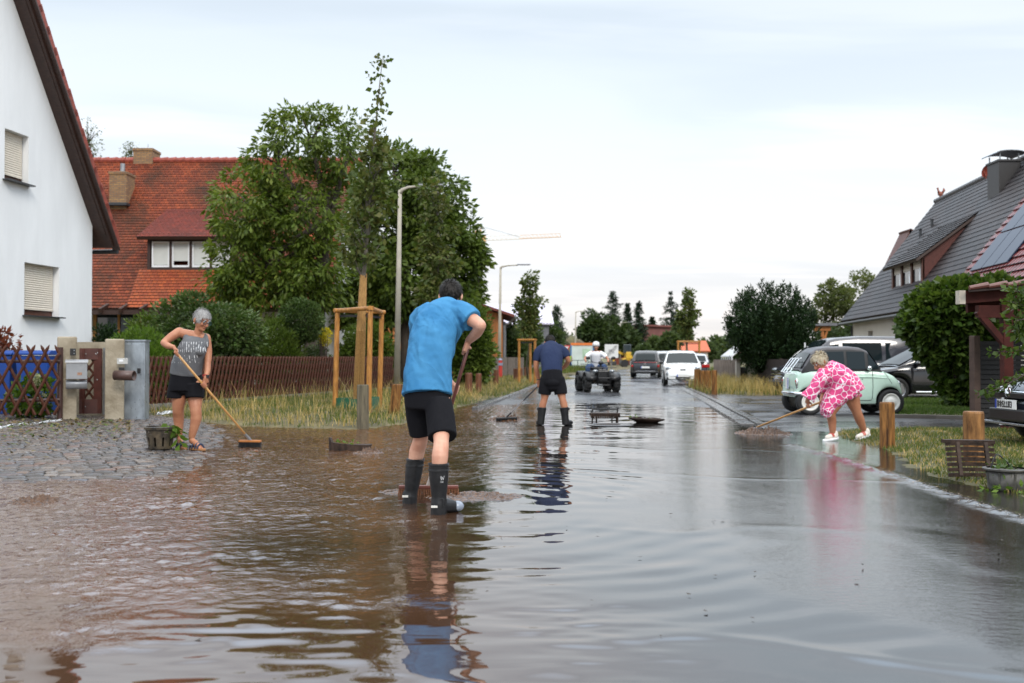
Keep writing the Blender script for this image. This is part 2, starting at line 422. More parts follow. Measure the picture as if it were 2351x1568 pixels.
def hgt_water(P):
    chop, swell, grain, far = wmasks(P)
    h = chop * (waves(P, (.07, .115, .19, .36), (.0016, .0020, .0017, .0017), 1, 30) * (1 + .25 * waves(P, (1.6,), (.8,), 31)))
    h += swell * waves(P, (.11, .17, .27), (.0005, .0009, .0008), 2, 16, (PI / 2, .3)) * (.6 + .5 * waves(P, (1.2,), (.8,), 33))
    r = np.hypot(P[:, 0] - MANP.x, P[:, 1] - MANP.y); ang = np.arctan2(P[:, 1] - MANP.y, P[:, 0] - MANP.x)
    ring = np.sin(r * 2 * PI / .30 + .8 * np.sin(ang * 3 + 1) + .9 * waves(P, (1.3,), (.8,), 41)) * np.exp(-((r - 2.6) / 1.9) ** 2)
    calm = (1 - chop) * (1 - .8 * grain)
    h += .0011 * ring * calm * (.35 + sstep(P[:, 0], -.6, .6))
    h += calm * waves(P, (.5, .9), (.0007, .0016), 4, 12, (PI / 2, .5))
    h += calm * far * waves(P, (.25, .5), (.0008, .0014), 6, 12, (PI / 2, .45))
    h += (1 - chop) * .003 * np.maximum(0, np.sin(P[:, 1] * 1.9 + .5 * P[:, 0] + 1.4 * waves(P, (3.0, 1.4), (.7, .35), 51))) ** 10
    gd = gutter_d(P); h += .016 * np.exp(-(gd / .09) ** 2) * (1 + .4 * waves(P, (.12, .3), (.7, .5), 61))
    return h
xs = np.arange(-9.5, 7.6, .027)
yl = [2.3]
while yl[-1] < 30: yl.append(yl[-1] + min(.11, max(.022, .0048 * yl[-1])))
m, nt, p = newmat('flood_water'); c = coords(nt)
at_ = lambda nm: N(nt, 'ShaderNodeAttribute', attribute_name=nm).outputs['Fac']
achop, agrain, aswell, agut = at_('chop'), at_('grain'), at_('swell'), at_('gut')
big = noise(nt, c, .7, 4, .6)
mud = mix(nt, N(nt, 'ShaderNodeMapRange', {'Value': big, 'From Min': .35, 'From Max': .65}).outputs[0], (.070, .031, .013), (.095, .046, .022))
mud = mix(nt, N(nt, 'ShaderNodeMapRange', {'Value': mth(nt, 'ADD', achop, mth(nt, 'MULTIPLY', aswell, .6))}).outputs[0], (.013, .0125, .012), mud)
colr = mix(nt, mth(nt, 'MULTIPLY', agrain, .8), mud, (.018, .016, .013))
colr = mix(nt, mth(nt, 'MULTIPLY', agut, .15), colr, (.20, .17, .15))
cs = N(nt, 'ShaderNodeMapping', {'Vector': c, 'Scale': (.62, 1, 1), 'Rotation': (0, 0, .15)}).outputs[0]
nA = noise(nt, cs, 16, 3, .55, .8); nB = noise(nt, c, 40, 2, .6)
nG = noise(nt, N(nt, 'ShaderNodeMapping', {'Vector': c, 'Scale': (.45, 1, 1)}).outputs[0], 24, 4, .7)
nS = noise(nt, N(nt, 'ShaderNodeMapping', {'Vector': c, 'Scale': (.25, 1, 1)}).outputs[0], 5, 2, .5, .5)
hh = mth(nt, 'MULTIPLY', achop, mth(nt, 'ADD', mth(nt, 'MULTIPLY', nA, .0085), mth(nt, 'MULTIPLY', nB, .0042)))
hh = mth(nt, 'ADD', hh, mth(nt, 'MULTIPLY', mth(nt, 'ADD', agrain, mth(nt, 'MULTIPLY', agut, 1.3)), mth(nt, 'MULTIPLY', nG, .0019)))
hh = mth(nt, 'ADD', hh, mth(nt, 'MULTIPLY', mth(nt, 'ADD', aswell, .12), mth(nt, 'MULTIPLY', nS, .003)))
bp = N(nt, 'ShaderNodeBump', {'Height': hh, 'Strength': 1.0, 'Distance': 1.0})
setp(nt, p, col=colr, rough=N(nt, 'ShaderNodeMapRange', {'Value': agrain, 'To Min': .02, 'To Max': .035}).outputs[0], ior=2.5, normal=bp.outputs[0])
WATER = m
def keepw(P): return (sdf(P, PAVE) < 1.2) & (sdf(P, VERGE) < .8) & (sdf(P, LAWN) < .8)
wo, WP = gridmesh('water', xs, np.array(yl), hgt_water, WATER, keepw)
tag(wo, kind='structure')
ch, sw_, gr_, fr_ = wmasks(WP)
for nm, val in (('chop', np.clip(ch, 0, 1)), ('swell', np.clip(sw_, 0, 1)), ('grain', gr_), ('gut', np.exp(-(gutter_d(WP) / .12) ** 2))):
    a = wo.data.attributes.new(nm, 'FLOAT', 'POINT'); a.data.foreach_set('value', val.astype(np.float32))

# ---- cobbled pavement: bedding and single stones
WET = mat('wet_sand', (.05, .036, .022), .4, var=.35, vs=3, bump=.004, bs=60)
xs = np.arange(-14, -2.8, .2); ys = np.arange(9.2, 23, .2)
bed, _ = gridmesh('pavement', xs, ys, lambda P: hgt_pave(P) - .010, WET, lambda P: sdf(P, PAVE) > -.9)
m, nt, p = newmat('cobble'); g_ = N(nt, 'ShaderNodeNewGeometry')
cc = ramp(nt, g_.outputs['Random Per Island'], [(0, (.045, .046, .05)), (.25, (.07, .07, .074)), (.45, (.10, .09, .08)), (.6, (.06, .064, .08)), (.75, (.12, .08, .065)), (.88, (.15, .14, .13)), (1, (.04, .043, .05))])
co = coords(nt); nn = noise(nt, co, 14, 5, .65)
cc = mix(nt, N(nt, 'ShaderNodeMapRange', {'Value': nn, 'From Min': .35, 'From Max': .7}).outputs[0], mix(nt, 1.0, cc, (.72, .5, .34), 'MULTIPLY'), cc)
setp(nt, p, col=cc, rough=N(nt, 'ShaderNodeMapRange', {'Value': noise(nt, co, 3, 4), 'From Min': .35, 'From Max': .65, 'To Min': .16, 'To Max': .45}).outputs[0], normal=N(nt, 'ShaderNodeBump', {'Height': noise(nt, co, 45, 3), 'Strength': 1.0, 'Distance': .004}).outputs[0])
r = np.random.RandomState(4)
vs, fs = [], []
prof = np.array([0, .10, .5, .90, 1.0]); dome = np.array([0, .86, 1, .86, 0])
y = 9.4
row = 0
while y < 22:
    dep = r.uniform(.14, .18) if y < 13 else r.uniform(.11, .125); x = -13.5 + r.uniform(0, .3)
    while x < -3.0:
        wd = r.uniform(.13, .27) if y < 13.2 else r.uniform(.17, .21)
        cx_, cy_ = x + wd / 2, y + dep / 2 + .04 * math.sin(x * 1.3)
        s_d = float(sdf(np.array([[cx_, cy_]]), PAVE)[0])
        if s_d > -.5:
            z0 = float(hgt_pave(np.array([[cx_, cy_]]))[0]); tilt = r.normal(0, .022, 2); hz = r.uniform(.010, .022); rot = r.normal(0, .03)
            b = len(vs); gx, gy = wd - .018, dep - .018
            for j in range(5):
                for i in range(5):
                    px, py = (prof[i] - .5) * gx, (prof[j] - .5) * gy
                    k = 1 - .06 * (abs(px / gx) * 2) ** 3 * (abs(py / gy) * 2) ** 3
                    px, py = px * k, py * k
                    px, py = px - rot * py, py + rot * px
                    dm = min(dome[i], dome[j])
                    vs.append((cx_ + px, cy_ + py, z0 - .014 + .014 * dm + hz * dm * .4 + px * tilt[0] + py * tilt[1]))
            for j in range(4):
                for i in range(4): fs.append((b + j * 5 + i, b + j * 5 + i + 1, b + j * 5 + i + 6, b + j * 5 + i + 5))
        x += wd
    y += dep; row += 1
st = np_mesh('cobblestones', np.array(vs), fs, m, bed, smooth=True); st['kind'] = 'stuff'
tag(bed, kind='structure')

# ---- verges and lawns
SOIL = mat('verge_soil', (.06, .055, .022), .9, var=.3, vs=1.5, bump=.03, bs=18, col2=(.15, .12, .05))
xs = np.arange(-16, 4.6, .25); ys = np.arange(16.5, 64, .25)
o, _ = gridmesh('verge', xs, ys, hgt_verge, SOIL, lambda P: (sdf(P, VERGE) > -.7) & (P[:, 0] > -16 + 0)); tag(o, kind='structure')
SOILR = mat('lawn_soil', (.055, .06, .02), .85, var=.3, vs=2.5, bump=.02, bs=25, col2=(.10, .085, .035))
o, _ = gridmesh('lawn', np.arange(3, 9.8, .15), np.arange(6.6, 17, .15), hgt_lawn, SOILR, lambda P: sdf(P, LAWN) > -.6); tag(o, kind='structure')

# paved driveway on the right
m, nt, p = newmat('wet_pavers'); c = coords(nt, 'Object')
b = N(nt, 'ShaderNodeTexBrick', {'Vector': c, 'Color1': (.055, .055, .06), 'Color2': (.085, .082, .085), 'Mortar': (.028, .026, .024), 'Scale': 1.0, 'Mortar Size': .012, 'Brick Width': .3, 'Row Height': .2})
pud = noise(nt, N(nt, 'ShaderNodeMapping', {'Vector': c, 'Scale': (.5, 1, 1)}).outputs[0], .5, 5, .6, .5)
setp(nt, p, col=b.outputs['Color'], rough=N(nt, 'ShaderNodeMapRange', {'Value': pud, 'From Min': .4, 'From Max': .62, 'To Min': .42, 'To Max': .07}).outputs[0], normal=N(nt, 'ShaderNodeBump', {'Height': mth(nt, 'ADD', b.outputs['Fac'], mth(nt, 'MULTIPLY', noise(nt, c, 60, 3), -.7)), 'Strength': 1.0, 'Distance': -.003}).outputs[0])
o, _ = gridmesh('driveway', np.arange(3.6, 41, .6), np.arange(15, 60, .6), lambda P: -.03 + .05 * sstep(sdf(P, DRIVE), -.6, .7) + .004 * waves(P, (3,), (.8,), 71), m, lambda P: sdf(P, DRIVE) > -.3)
tag(o, kind='structure')
# kerb stones of the right edge, flush and wet
KERB = mat('kerb_concrete', (.075, .073, .072), .25, var=.25, vs=4, bump=.003, bs=50, rvar=.15)
kb = MB()
kl = [gp(1508, 860), gp(1545, 876), gp(1590, 897), gp(1640, 921), gp(1700, 953), gp(1790, 996)]
for a, b_ in zip(kl[:-1], kl[1:]):
    n_ = max(1, int((b_ - a).length / 1.0))
    for i in range(n_):
        p0, p1 = a.lerp(b_, i / n_), a.lerp(b_, (i + .985) / n_)
        dz = -.10 * sstep(np.float64((20.5 - p0.y) / 4.5), 0, 1); p0 = p0 + V((0, 0, dz)); p1 = p1 + V((0, 0, dz))
        kb.bar(p0, p1, .16, .12)
        sd_ = (p1 - p0).normalized(); sd_ = V((-sd_.y, sd_.x, 0))
        kb.bar(p0 + sd_ * -.24 + V((0, 0, .0)), p1 + sd_ * -.24, .26, .085)
tag(kb.build('kerb', KERB, bevel=.01), kind='structure')
kb = MB(); pl = [gp(1090, 942), gp(1150, 920), gp(1205, 898), gp(1245, 878), gp(1262, 866)]
for a, b_ in zip(pl[:-1], pl[1:]): kb.bar(a, b_, .14, .16)
tag(kb.build('kerb', KERB, bevel=.01), kind='structure')
# island and far verge on the right
ISL = g2((1575, 893), (1625, 906), (1715, 909), (1800, 909), (1800, 896), (1640, 884)) 
o, _ = gridmesh('verge', np.arange(5, 12.5, .25), np.arange(30, 46, .25), lambda P: np.clip(.1 * sdf(P, ISL), -.05, .1), SOIL, lambda P: sdf(P, ISL) > -.5); tag(o, kind='structure')
FARR = [(8.6, 44), (11, 44), (40, 60), (60, 200), (47, 200), (29, 140), (18, 90), (12, 60), (10.2, 50)]
o, _ = gridmesh('verge', np.arange(8, 62, 1.0), np.arange(43, 200, 1.0), lambda P: np.clip(.1 * sdf(P, FARR), -.05, .1), SOIL, lambda P: sdf(P, FARR) > 0); tag(o, kind='structure')
FARL = [(2.2, 67), (-60, 71), (-60, 240), (32, 240), (18, 140), (7.5, 90), (3, 70)]
o, _ = gridmesh('verge', np.arange(-60, 34, 2.0), np.arange(66, 240, 2.0), lambda P: np.clip(.1 * sdf(P, FARL), -.05, .1), SOIL, lambda P: sdf(P, FARL) > 0); tag(o, kind='structure')
# earth mound beyond the side road
MOUND = mat('mound_earth', (.085, .05, .028), .95, var=.3, vs=.6, col2=(.10, .10, .04), bump=.15, bs=2)
def hgt_mound(P):
    r = np.hypot((P[:, 0] - 6.2) / 5.6, (P[:, 1] - 125) / 7)
    return 3.9 * np.clip(1 - r ** 2.2, -.05, 1) + .35 * waves(P, (5, 2.2), (.6, .4), 81)
o, _ = gridmesh('hill', np.arange(-4, 21, .6), np.arange(114, 137, .6), hgt_mound, MOUND, lambda P: np.hypot((P[:, 0] - 6.2) / 5.6, (P[:, 1] - 125) / 7) < 1.02); tag(o, kind='structure')

# ---- grass blades
def blades(name, P, Z, hmin, hmax, wd, m, seed=0, lean=.5, kind='stuff'):
    r = np.random.RandomState(seed); n = len(P)
    h = r.uniform(hmin, hmax, n) * (1 if np.isscalar(hmax) else 1); a = r.uniform(0, 2 * PI, n); l = r.uniform(.1, 1, n) * lean * h; la = r.uniform(0, 2 * PI, n)
    wv = wd * r.uniform(.6, 1.3, n); dx, dy = np.cos(a) * wv / 2, np.sin(a) * wv / 2
    lx, ly = np.cos(la) * l, np.sin(la) * l
    B = np.column_stack([P, Z - .01])
    def off(x, y, z): return B + np.column_stack([x, y, z])
    v = np.stack([off(-dx, -dy, 0 * h), off(dx, dy, 0 * h), off(lx * .35 + dx * .8, ly * .35 + dy * .8, h * .6), off(lx * .35 - dx * .8, ly * .35 - dy * .8, h * .6), off(lx + dx * .15, ly + dy * .15, h), off(lx - dx * .15, ly - dy * .15, h)], 1)
    i = np.arange(n)[:, None] * 6
    f = np.concatenate([i + [0, 1, 2, 3], i + [3, 2, 4, 5]], 0)
    o = np_mesh(name, v.reshape(-1, 3), f, m)
    return tag(o, kind=kind)
def scatter(n, box, poly, seed, dens=None, lo=0.0):
    r = np.random.RandomState(seed); P = np.column_stack([r.uniform(box[0], box[1], n), r.uniform(box[2], box[3], n)])
    s = sdf(P, poly); k = s > lo
    if dens is not None: k &= r.uniform(0, 1, n) < dens(P)
    return P[k]
STRAW = leafmat('straw_grass', [(.38, .25, .09), (.50, .35, .14), (.26, .19, .06), (.56, .42, .20), (.17, .16, .045)], .7, .25, .2)
GREEN = leafmat('green_grass', [(.055, .095, .014), (.09, .13, .022), (.14, .14, .035), (.045, .075, .012), (.19, .16, .05)], .6, .3, .25)
YARD = leafmat('lawn_grass', [(.045, .095, .015), (.075, .13, .02), (.10, .13, .03), (.055, .085, .016)], .6, .3, .25)
dry = lambda P: np.clip(.55 + .6 * waves(P, (2.5, 1.2), (.6, .5), 91), .05, 1)
P = scatter(72000, (-9, 4, 17.3, 58), VERGE, 1, lambda P: dry(P) * np.clip(26 / P[:, 1], .25, 1) * sstep(sdf(P, VERGE), 0.0, .4) * (1 - .85 * sstep(sdf(P, VERGE), 1.6, 2.6))); blades('grass', P, hgt_verge(P), .07, .27, .011, STRAW, 1, .9)
P = scatter(125000, (-9, 4, 17.3, 58), VERGE, 2, lambda P: (1.15 - dry(P)) * np.clip(26 / P[:, 1], .25, 1)); blades('grass', P, hgt_verge(P), .04, .17, .013, GREEN, 2, .8)
P = scatter(900, (-7.5, 1, 17.8, 30), VERGE, 3, None, .25); blades('grass', P, hgt_verge(P), .3, .6, .009, STRAW, 3, .6)
P = scatter(60000, (3.3, 9.6, 7, 16.6), LAWN, 4, lambda P: .95 - .6 * (waves(P, (1.3, .5), (.6, .5), 95) > .35), .02); blades('grass', P, hgt_lawn(P), .02, .075, .010, GREEN, 4, .9)
P = scatter(26000, (3.3, 9.6, 7, 16.6), LAWN, 5, lambda P: .25 + .75 * (waves(P, (1.3, .5), (.6, .5), 95) > .25), .0); blades('grass', P, hgt_lawn(P), .02, .07, .010, STRAW, 5, .9)
P = scatter(22000, (5, 12.5, 30, 46), ISL, 6, lambda P: np.clip(.35 + .3 * (P[:, 0] - 7), .05, 1)); blades('grass', P, np.clip(.1 * sdf(P, ISL), 0, .1), .15, .6, .016, STRAW, 6, .7)
P = scatter(9000, (5, 12.5, 30, 46), ISL, 7); blades('grass', P, np.clip(.1 * sdf(P, ISL), 0, .1), .08, .25, .02, GREEN, 7, .8)
P = scatter(26000, (8, 30, 44, 90), FARR, 8); blades('grass', P, np.full(len(P), .08), .15, .55, .03, GREEN, 8, .7)
P = scatter(26000, (-12, 9, 66, 112), FARL, 9); blades('grass', P, np.full(len(P), .08), .15, .6, .035, GREEN, 9, .7)
# lawn strip in front of the black car, with a stone edging
YP = g2((2040, 960), (2260, 966)) + [(14.5, 20.2), (14.5, 29), (10.5, 29), (9.0, 24)]
o, _ = gridmesh('lawn', np.arange(7, 15, .3), np.arange(18.5, 30, .3), lambda P: np.clip(.2 * sdf(P, YP), -.05, .09), SOILR, lambda P: sdf(P, YP) > -.3); tag(o, kind='structure')
P = scatter(60000, (7, 15, 18.5, 30), YP, 10); blades('grass', P, np.clip(.2 * sdf(P, YP), 0, .09), .03, .09, .02, YARD, 10, .8)
eb = MB(); q = g2((2040, 962), (2150, 964), (2262, 968))
for a, b_ in zip(q[:-1], q[1:]):
    eb.bar((*a, .04), (*b_, .04), .10, .12)
tag(eb.build('kerb', mat('edging', (.10, .085, .07), .6), bevel=.01), kind='structure')
from mathutils.geometry import tessellate_polygon
def wall_panel(mb, o, ux, outline, holes, n_out, depth=.18):
    """vertical wall face at o, along ux, with recessed openings; outline/holes are (s,z)"""
    o, ux, n_out = V(o), V(ux).normalized(), V(n_out).normalized()
    P = lambda s, z, d=0: o + ux * s + V((0, 0, z)) - n_out * d
    loops = [outline] + [[(a, c), (a, d), (b, d), (b, c)] for a, b, c, d in holes]
    pl = [[V((x, z, 0)) for x, z in L] for L in loops]
    tris = tessellate_polygon(pl); flat = [p for L in loops for p in L]
    vs = [P(*p) for p in flat]
    fs = []
    for t in tris:
        nn = (vs[t[1]] - vs[t[0]]).cross(vs[t[2]] - vs[t[0]])
        fs.append(tuple(t) if nn.dot(n_out) > 0 else tuple(t)[::-1])
    mb.add(vs, fs)
    for a, b, c, d in holes:
        q = [(a, c), (b, c), (b, d), (a, d)]
        for i in range(4):
            p0, p1 = q[i], q[(i + 1) % 4]
            mb.quad(P(*p0), P(*p1), P(*p1, depth), P(*p0, depth))
def slab(mb, a, b, c, d, t, up=None):
    """thick slab under the quad a b c d (a-b eave, d-c ridge)"""
    a, b, c, d = map(V, (a, b, c, d)); n = (b - a).cross(d - a).normalized()
    if n.z < 0: n = -n
    q = [p - n * t for p in (a, b, c, d)]
    mb.add([a, b, c, d] + q, [(0, 1, 2, 3), (7, 6, 5, 4), (0, 4, 5, 1), (1, 5, 6, 2), (2, 6, 7, 3), (3, 7, 4, 0)])
PLASTER = mat('white_plaster', (.75, .76, .765), .85, var=.045, vs=1.6, st=(1, 1, .3), bump=.004, bs=55)
CREAM = mat('cream_plaster', (.60, .54, .46), .85, var=.05, vs=1, bump=.004, bs=40)
DKWOOD = mat('dark_stained_wood', (.035, .016, .011), .5, var=.3, vs=6, st=(1, 1, 6))
BROWNW = mat('brown_wood', (.10, .035, .02), .5, var=.25, vs=7)
SHUT = mat('shutter_slats', (.62, .56, .47), .5, var=.04)
ANTHR = mat('anthracite', (.03, .032, .036), .35, var=.1)
WHITEP = mat('white_frame', (.72, .73, .74), .35, var=.03)
GLASS = glassmat('window_glass')
ZINC = mat('zinc', (.30, .31, .32), .35, metal=.8, var=.2, vs=4)
BLKM = mat('black_metal', (.012, .012, .013), .4, var=.1)
RED_T = tilemat('red_tiles', (.31, .066, .022), (.16, .032, .014), (.05, .016, .008), .19, .16, (.045, .022, .012), 1.0, .75, .42, .03)
REDV = mat('verge_tile', (.24, .045, .026), .6, var=.3, vs=8)
ORANGE_T = tilemat('orange_tiles', (.38, .088, .028), (.26, .055, .024), (.10, .03, .015), .19, .16, (.10, .05, .03), .4, .75, .9, .03)
GREY_T = tilemat('grey_tiles', (.026, .025, .028), (.058, .053, .055), (.009, .008, .008), .24, .30, (.034, .020, .016), .7, .52, .5, .05, .03)  # wide dark joint colour also paints in the shadow line of the tile gaps
RED2_T = tilemat('wet_red_tiles', (.24, .045, .04), (.16, .03, .028), (.03, .01, .01), .3, .34, (.07, .02, .02), .5, .25, .5, .06)

def shutter_window(root, o, ux, n_out, a, b, c, d, gap=.16, dep=.16):
    o, ux, n_out = V(o), V(ux).normalized(), V(n_out).normalized()
    P = lambda s, z, q: o + ux * s + V((0, 0, z)) - n_out * q
    fr = MB()
    for s0, s1, z0, z1 in ((a, a + .06, c, d), (b - .06, b, c, d), (a + .06, b - .06, c, c + .07), (a + .06, b - .06, d - .06, d)):
        fr.bar(P((s0 + s1) / 2, z0, dep + .06), P((s0 + s1) / 2, z1, dep + .06), s1 - s0, .06, n_out)
    fr.bar(P(a + .06, c + .11, dep + .06), P(b - .06, c + .11, dep + .06), .05, .08, (0, 0, 1))
    w = fr.build('window', BROWNW, root)
    gl = MB(); gl.quad(P(a + .06, c + .07, dep + .07), P(b - .06, c + .07, dep + .07), P(b - .06, d - .06, dep + .07), P(a + .06, d - .06, dep + .07)); gl.build('pane', GLASS, w)
    sh = MB(); z = c + gap
    while z < d - .01:
        z1 = min(z + .052, d)
        sh.add([P(a + .02, z, dep), P(b - .02, z, dep), P(b - .02, z + .026, dep - .012), P(a + .02, z + .026, dep - .012), P(b - .02, z1, dep), P(a + .02, z1, dep)], [(0, 1, 2, 3), (3, 2, 4, 5)]); z = z1
    sh.bar(P(a + .02, c + gap, dep - .004), P(b - .02, c + gap, dep - .004), .03, .03)
    sh.build('roller_shutter', SHUT, w)
    si = MB(); si.bar(P(a - .02, c - .015, -.0), P(b + .07, c - .015, -.0), .34, .03); si.build('sill', ANTHR, w)

# ---------- white gabled house on the left
u = V((.12, 1, 0)).normalized(); n_ = V((1, -.12, 0)).normalized()
C0 = V((-10.98, 26, 0)); SL = 1.38; ZE = 4.72; HW = 5.0
wh = thing('white_house', 'white rendered gable house with brown roof overhang and two roller shuttered windows', 'house', (C0.x, C0.y, 0))
wl = MB(); ol = [(0, -.1), (2 * HW, -.1), (2 * HW, ZE), (HW, ZE + HW * SL), (0, ZE)]
wins = [(1.5, 2.92, 2.22, 3.45), (2.79, 3.69, 5.25, 6.40)]
wall_panel(wl, C0, -u, ol, wins, n_)
wl.prism([(0, -.1), (9.5, -.1), (9.5, ZE - .1), (0, ZE - .1)], C0 - n_ * .005, -n_, (0, 0, 1), -u * .3)
wl.prism([(0, -.1), (9.5, -.1), (9.5, ZE - .1), (0, ZE - .1)], C0 - u * 2 * HW - n_ * .005, -n_, (0, 0, 1), u * .3)
wl.prism([(x, z) for x, z in ol], C0 - n_ * 9.5, -u, (0, 0, 1), n_ * .3)
wl.build('wall', PLASTER, wh)
for a, b, c, d in wins: shutter_window(wh, C0, -u, n_, a, b, c, d)
OV = .37
def rp(t, q, lift=0, side=1):     # point on the roof: t from eave wall line up to the ridge, q out from the gable wall
    base = C0 if side == 1 else C0 - u * 2 * HW
    dr = -u if side == 1 else u
    return base + dr * t + n_ * q + V((0, 0, ZE + t * SL + .02 + lift))
soff = MB()
for sd_ in (1, -1):
    q = [rp(-.5, OV, .18, sd_), rp(-.5, -10, .18, sd_), rp(HW, -10, .18, sd_), rp(HW, OV, .18, sd_)]
    slab(soff, q[0], q[1], q[2], q[3], .15)
rf = soff.build('roof', DKWOOD, wh)
bb = MB()
for sd_ in (1, -1): bb.bar(rp(-.52, OV + .02, .08, sd_), rp(HW, OV + .02, .08, sd_), .045, .20, n_)
for q in (.25,): bb.bar(rp(-.2, q, -.02), rp(HW, q, -.02), .10, .10, n_)
bb.build('bargeboard', DKWOOD, rf)
tl = MB(); L = HW + .5
for sd_ in (1, -1):
    tl.courses(rp(-.56, OV, .27, sd_), rp(-.56, -10, .27, sd_), rp(HW, -10, .27, sd_), rp(HW, OV, .27, sd_), .32, .04)
tl.build('roof_tiles', RED_T, rf)
vt = MB(); tt = -.56
while tt < HW:
    a, b = rp(tt, OV + .0, .30), rp(min(tt + .36, HW), OV + .0, .38)
    wj = .02 * rnd.uniform(-1, 1)
    vt.bar(a + V((0, 0, wj)), b + V((0, 0, wj)), .17, .15, n_.cross(b - a)); tt += .30
vt.build('verge_tiles', REDV, rf)
gt = MB(); gt.tube([rp(-.62, OV, .18), rp(-.62, -10, .18)], .065, 10); gt.build('gutter', ANTHR, rf)

# ---------- red tiled house behind
EY, RY, EZ, RZ = 38.0, 43.6, 3.5, 9.9; SLR = (RZ - EZ) / (RY - EY)
XL, XR = -24.0, -7.25
rh = thing('red_roofed_house', 'long house with weathered red tiled roof, wide shuttered dormer and two brick chimneys', 'house', (-15, EY, 0))
wl = MB(); YW = EY + .55
wall_panel(wl, (XL, YW, 0), (1, 0, 0), [(0, -.1), (XR - XL, -.1), (XR - XL, 3.9), (0, 3.9)], [(XL * -1 - 16.25, -XL - 14.35, .9, 3.05)], (0, -1, 0))
gz = lambda y: EZ - .1 + (min(y, 2 * RY - y) - EY) * SLR
wl.prism([(YW, -.1), (2 * RY - YW, -.1), (2 * RY - YW, gz(YW)), (RY, RZ - .12), (YW, gz(YW))], (XR, 0, 0), (0, 1, 0), (0, 0, 1), (-.3, 0, 0))
wl.build('wall', mat('old_white_plaster', (.62, .60, .56), .85, var=.08, vs=1.5), rh)
wf = MB()
for x0, x1, z0, z1 in ((-16.25, -16.13, .9, 3.05), (-14.47, -14.35, .9, 3.05), (-16.13, -14.47, 2.93, 3.05), (-15.3, -15.22, .9, 2.93)):
    wf.box(((x0 + x1) / 2, YW + .1, (z0 + z1) / 2), (x1 - x0, .1, z1 - z0))
wo_ = wf.build('window', mat('honey_wood', (.42, .20, .05), .5), rh)
gl = MB(); gl.quad((-16.13, YW + .12, .9), (-14.47, YW + .12, .9), (-14.47, YW + .12, 2.93), (-16.13, YW + .12, 2.93)); gl.build('pane', GLASS, wo_)
rf = MB(); e = .35
rf.courses((XL, EY - e, EZ - e * SLR), (XR + e, EY - e, EZ - e * SLR), (XR + e, RY, RZ), (XL, RY, RZ), .16, .022)
rf.rect_uv((XR + e, 2 * RY - EY + e, EZ - e * SLR), (XL, 2 * RY - EY + e, EZ - e * SLR), (XL, RY, RZ), (XR + e, RY, RZ))
rfo = rf.build('roof', RED_T, rh)
us = MB(); slab(us, (XL, EY - e, EZ - e * SLR - .04), (XR + e - .01, EY - e, EZ - e * SLR - .04), (XR + e - .01, RY, RZ - .04), (XL, RY, RZ - .04), .14)
slab(us, (XL, 2 * RY - EY + e, EZ - e * SLR - .04), (XR + e - .01, 2 * RY - EY + e, EZ - e * SLR - .04), (XR + e - .01, RY, RZ - .04), (XL, RY, RZ - .04), .14); us.build('eaves', DKWOOD, rfo)
rd = MB(); x = XL
while x < XR + .3:
    rd.tube([(x, RY, RZ - .02), (x + .40, RY, RZ + .01)], [.13, .145], 10); x += .37
rd.build('ridge_tiles', REDV, rfo)
raf = MB()
for k in range(9): raf.bar((-17.6 + k * .75, EY + .5, 3.42), (-17.6 + k * .75, EY - .95, 2.98), .11, .17)
raf.bar((-19, EY - .75, 2.93), (-11, EY - .75, 2.93), .14, .16)
raf.build('rafters', DKWOOD, rh)
# dormer
dx0, dx1, dy, dz0, dz1 = -14.3, -10.9, 38.98, 4.62, 5.92
dm = MB()
dm.prism([(dy, dz0), (dy, dz1), (40.9, 6.95), (40.9, 6.7)], (dx0, 0, 0), (0, 1, 0), (0, 0, 1), (.12, 0, 0)); dk = MB()
dk.prism([(dy, dz0), (dy, dz1), (40.9, 6.95), (40.9, 6.7)], (dx1 - .12, 0, 0), (0, 1, 0), (0, 0, 1), (.12, 0, 0))
dm.box(((dx0 + dx1) / 2, dy + .03, dz1 - .06), (dx1 - dx0 - .24, .1, .14)); dm.box(((dx0 + dx1) / 2, dy + .03, dz0 + .08), (dx1 - dx0 - .24, .1, .16))
dobj = dm.build('dormer', DKWOOD, rh); dk.build('cheek', DKWOOD, dobj)
wx = [dx0 + .12 + i * (dx1 - dx0 - .24) / 4 for i in range(5)]
for i in range(4):
    a, b = wx[i] + .05, wx[i + 1] - .05
    fr = MB()
    if i < 3: ml = MB(); ml.box((wx[i + 1], dy + .03, (dz0 + dz1) / 2), (.09, .1, dz1 - dz0 - .3)); ml.build('mullion', DKWOOD, dobj)
    for x0, x1, z0, z1 in ((a, a + .06, dz0 + .16, dz1 - .13), (b - .06, b, dz0 + .16, dz1 - .13), (a + .06, b - .06, dz0 + .16, dz0 + .24), (a + .06, b - .06, dz1 - .18, dz1 - .13)):
        fr.box(((x0 + x1) / 2, dy + .05, (z0 + z1) / 2), (x1 - x0, .07, z1 - z0))
    f_ = fr.build('window', WHITEP, dobj)
    fr.v = []
    sh = MB(); gp_ = .02 if i != 1 else .17
    sh.box(((a + b) / 2, dy + .075, (dz0 + .24 + gp_ + dz1 - .18) / 2), (b - a - .12, .02, dz1 - .42 - dz0 - gp_))
    sh.build('roller_shutter', mat('pale_shutter', (.52, .53, .50), .5, var=.03), dobj)
dr = MB(); dr.courses((dx0 - .3, dy - .35, dz1 + .02), (dx1 + .3, dy - .35, dz1 + .02), (dx1 + .05, 41.35, 7.42), (dx0 - .05, 41.35, 7.42), .16, .022); nd = len(dr.m)
slab(dr, (dx0 - .3, dy - .35, dz1 + .005), (dx1 + .3, dy - .35, dz1 + .005), (dx1 + .05, 41.3, 7.36), (dx0 - .05, 41.3, 7.36), .1)
dr.m[nd:] = [1] * (len(dr.m) - nd)
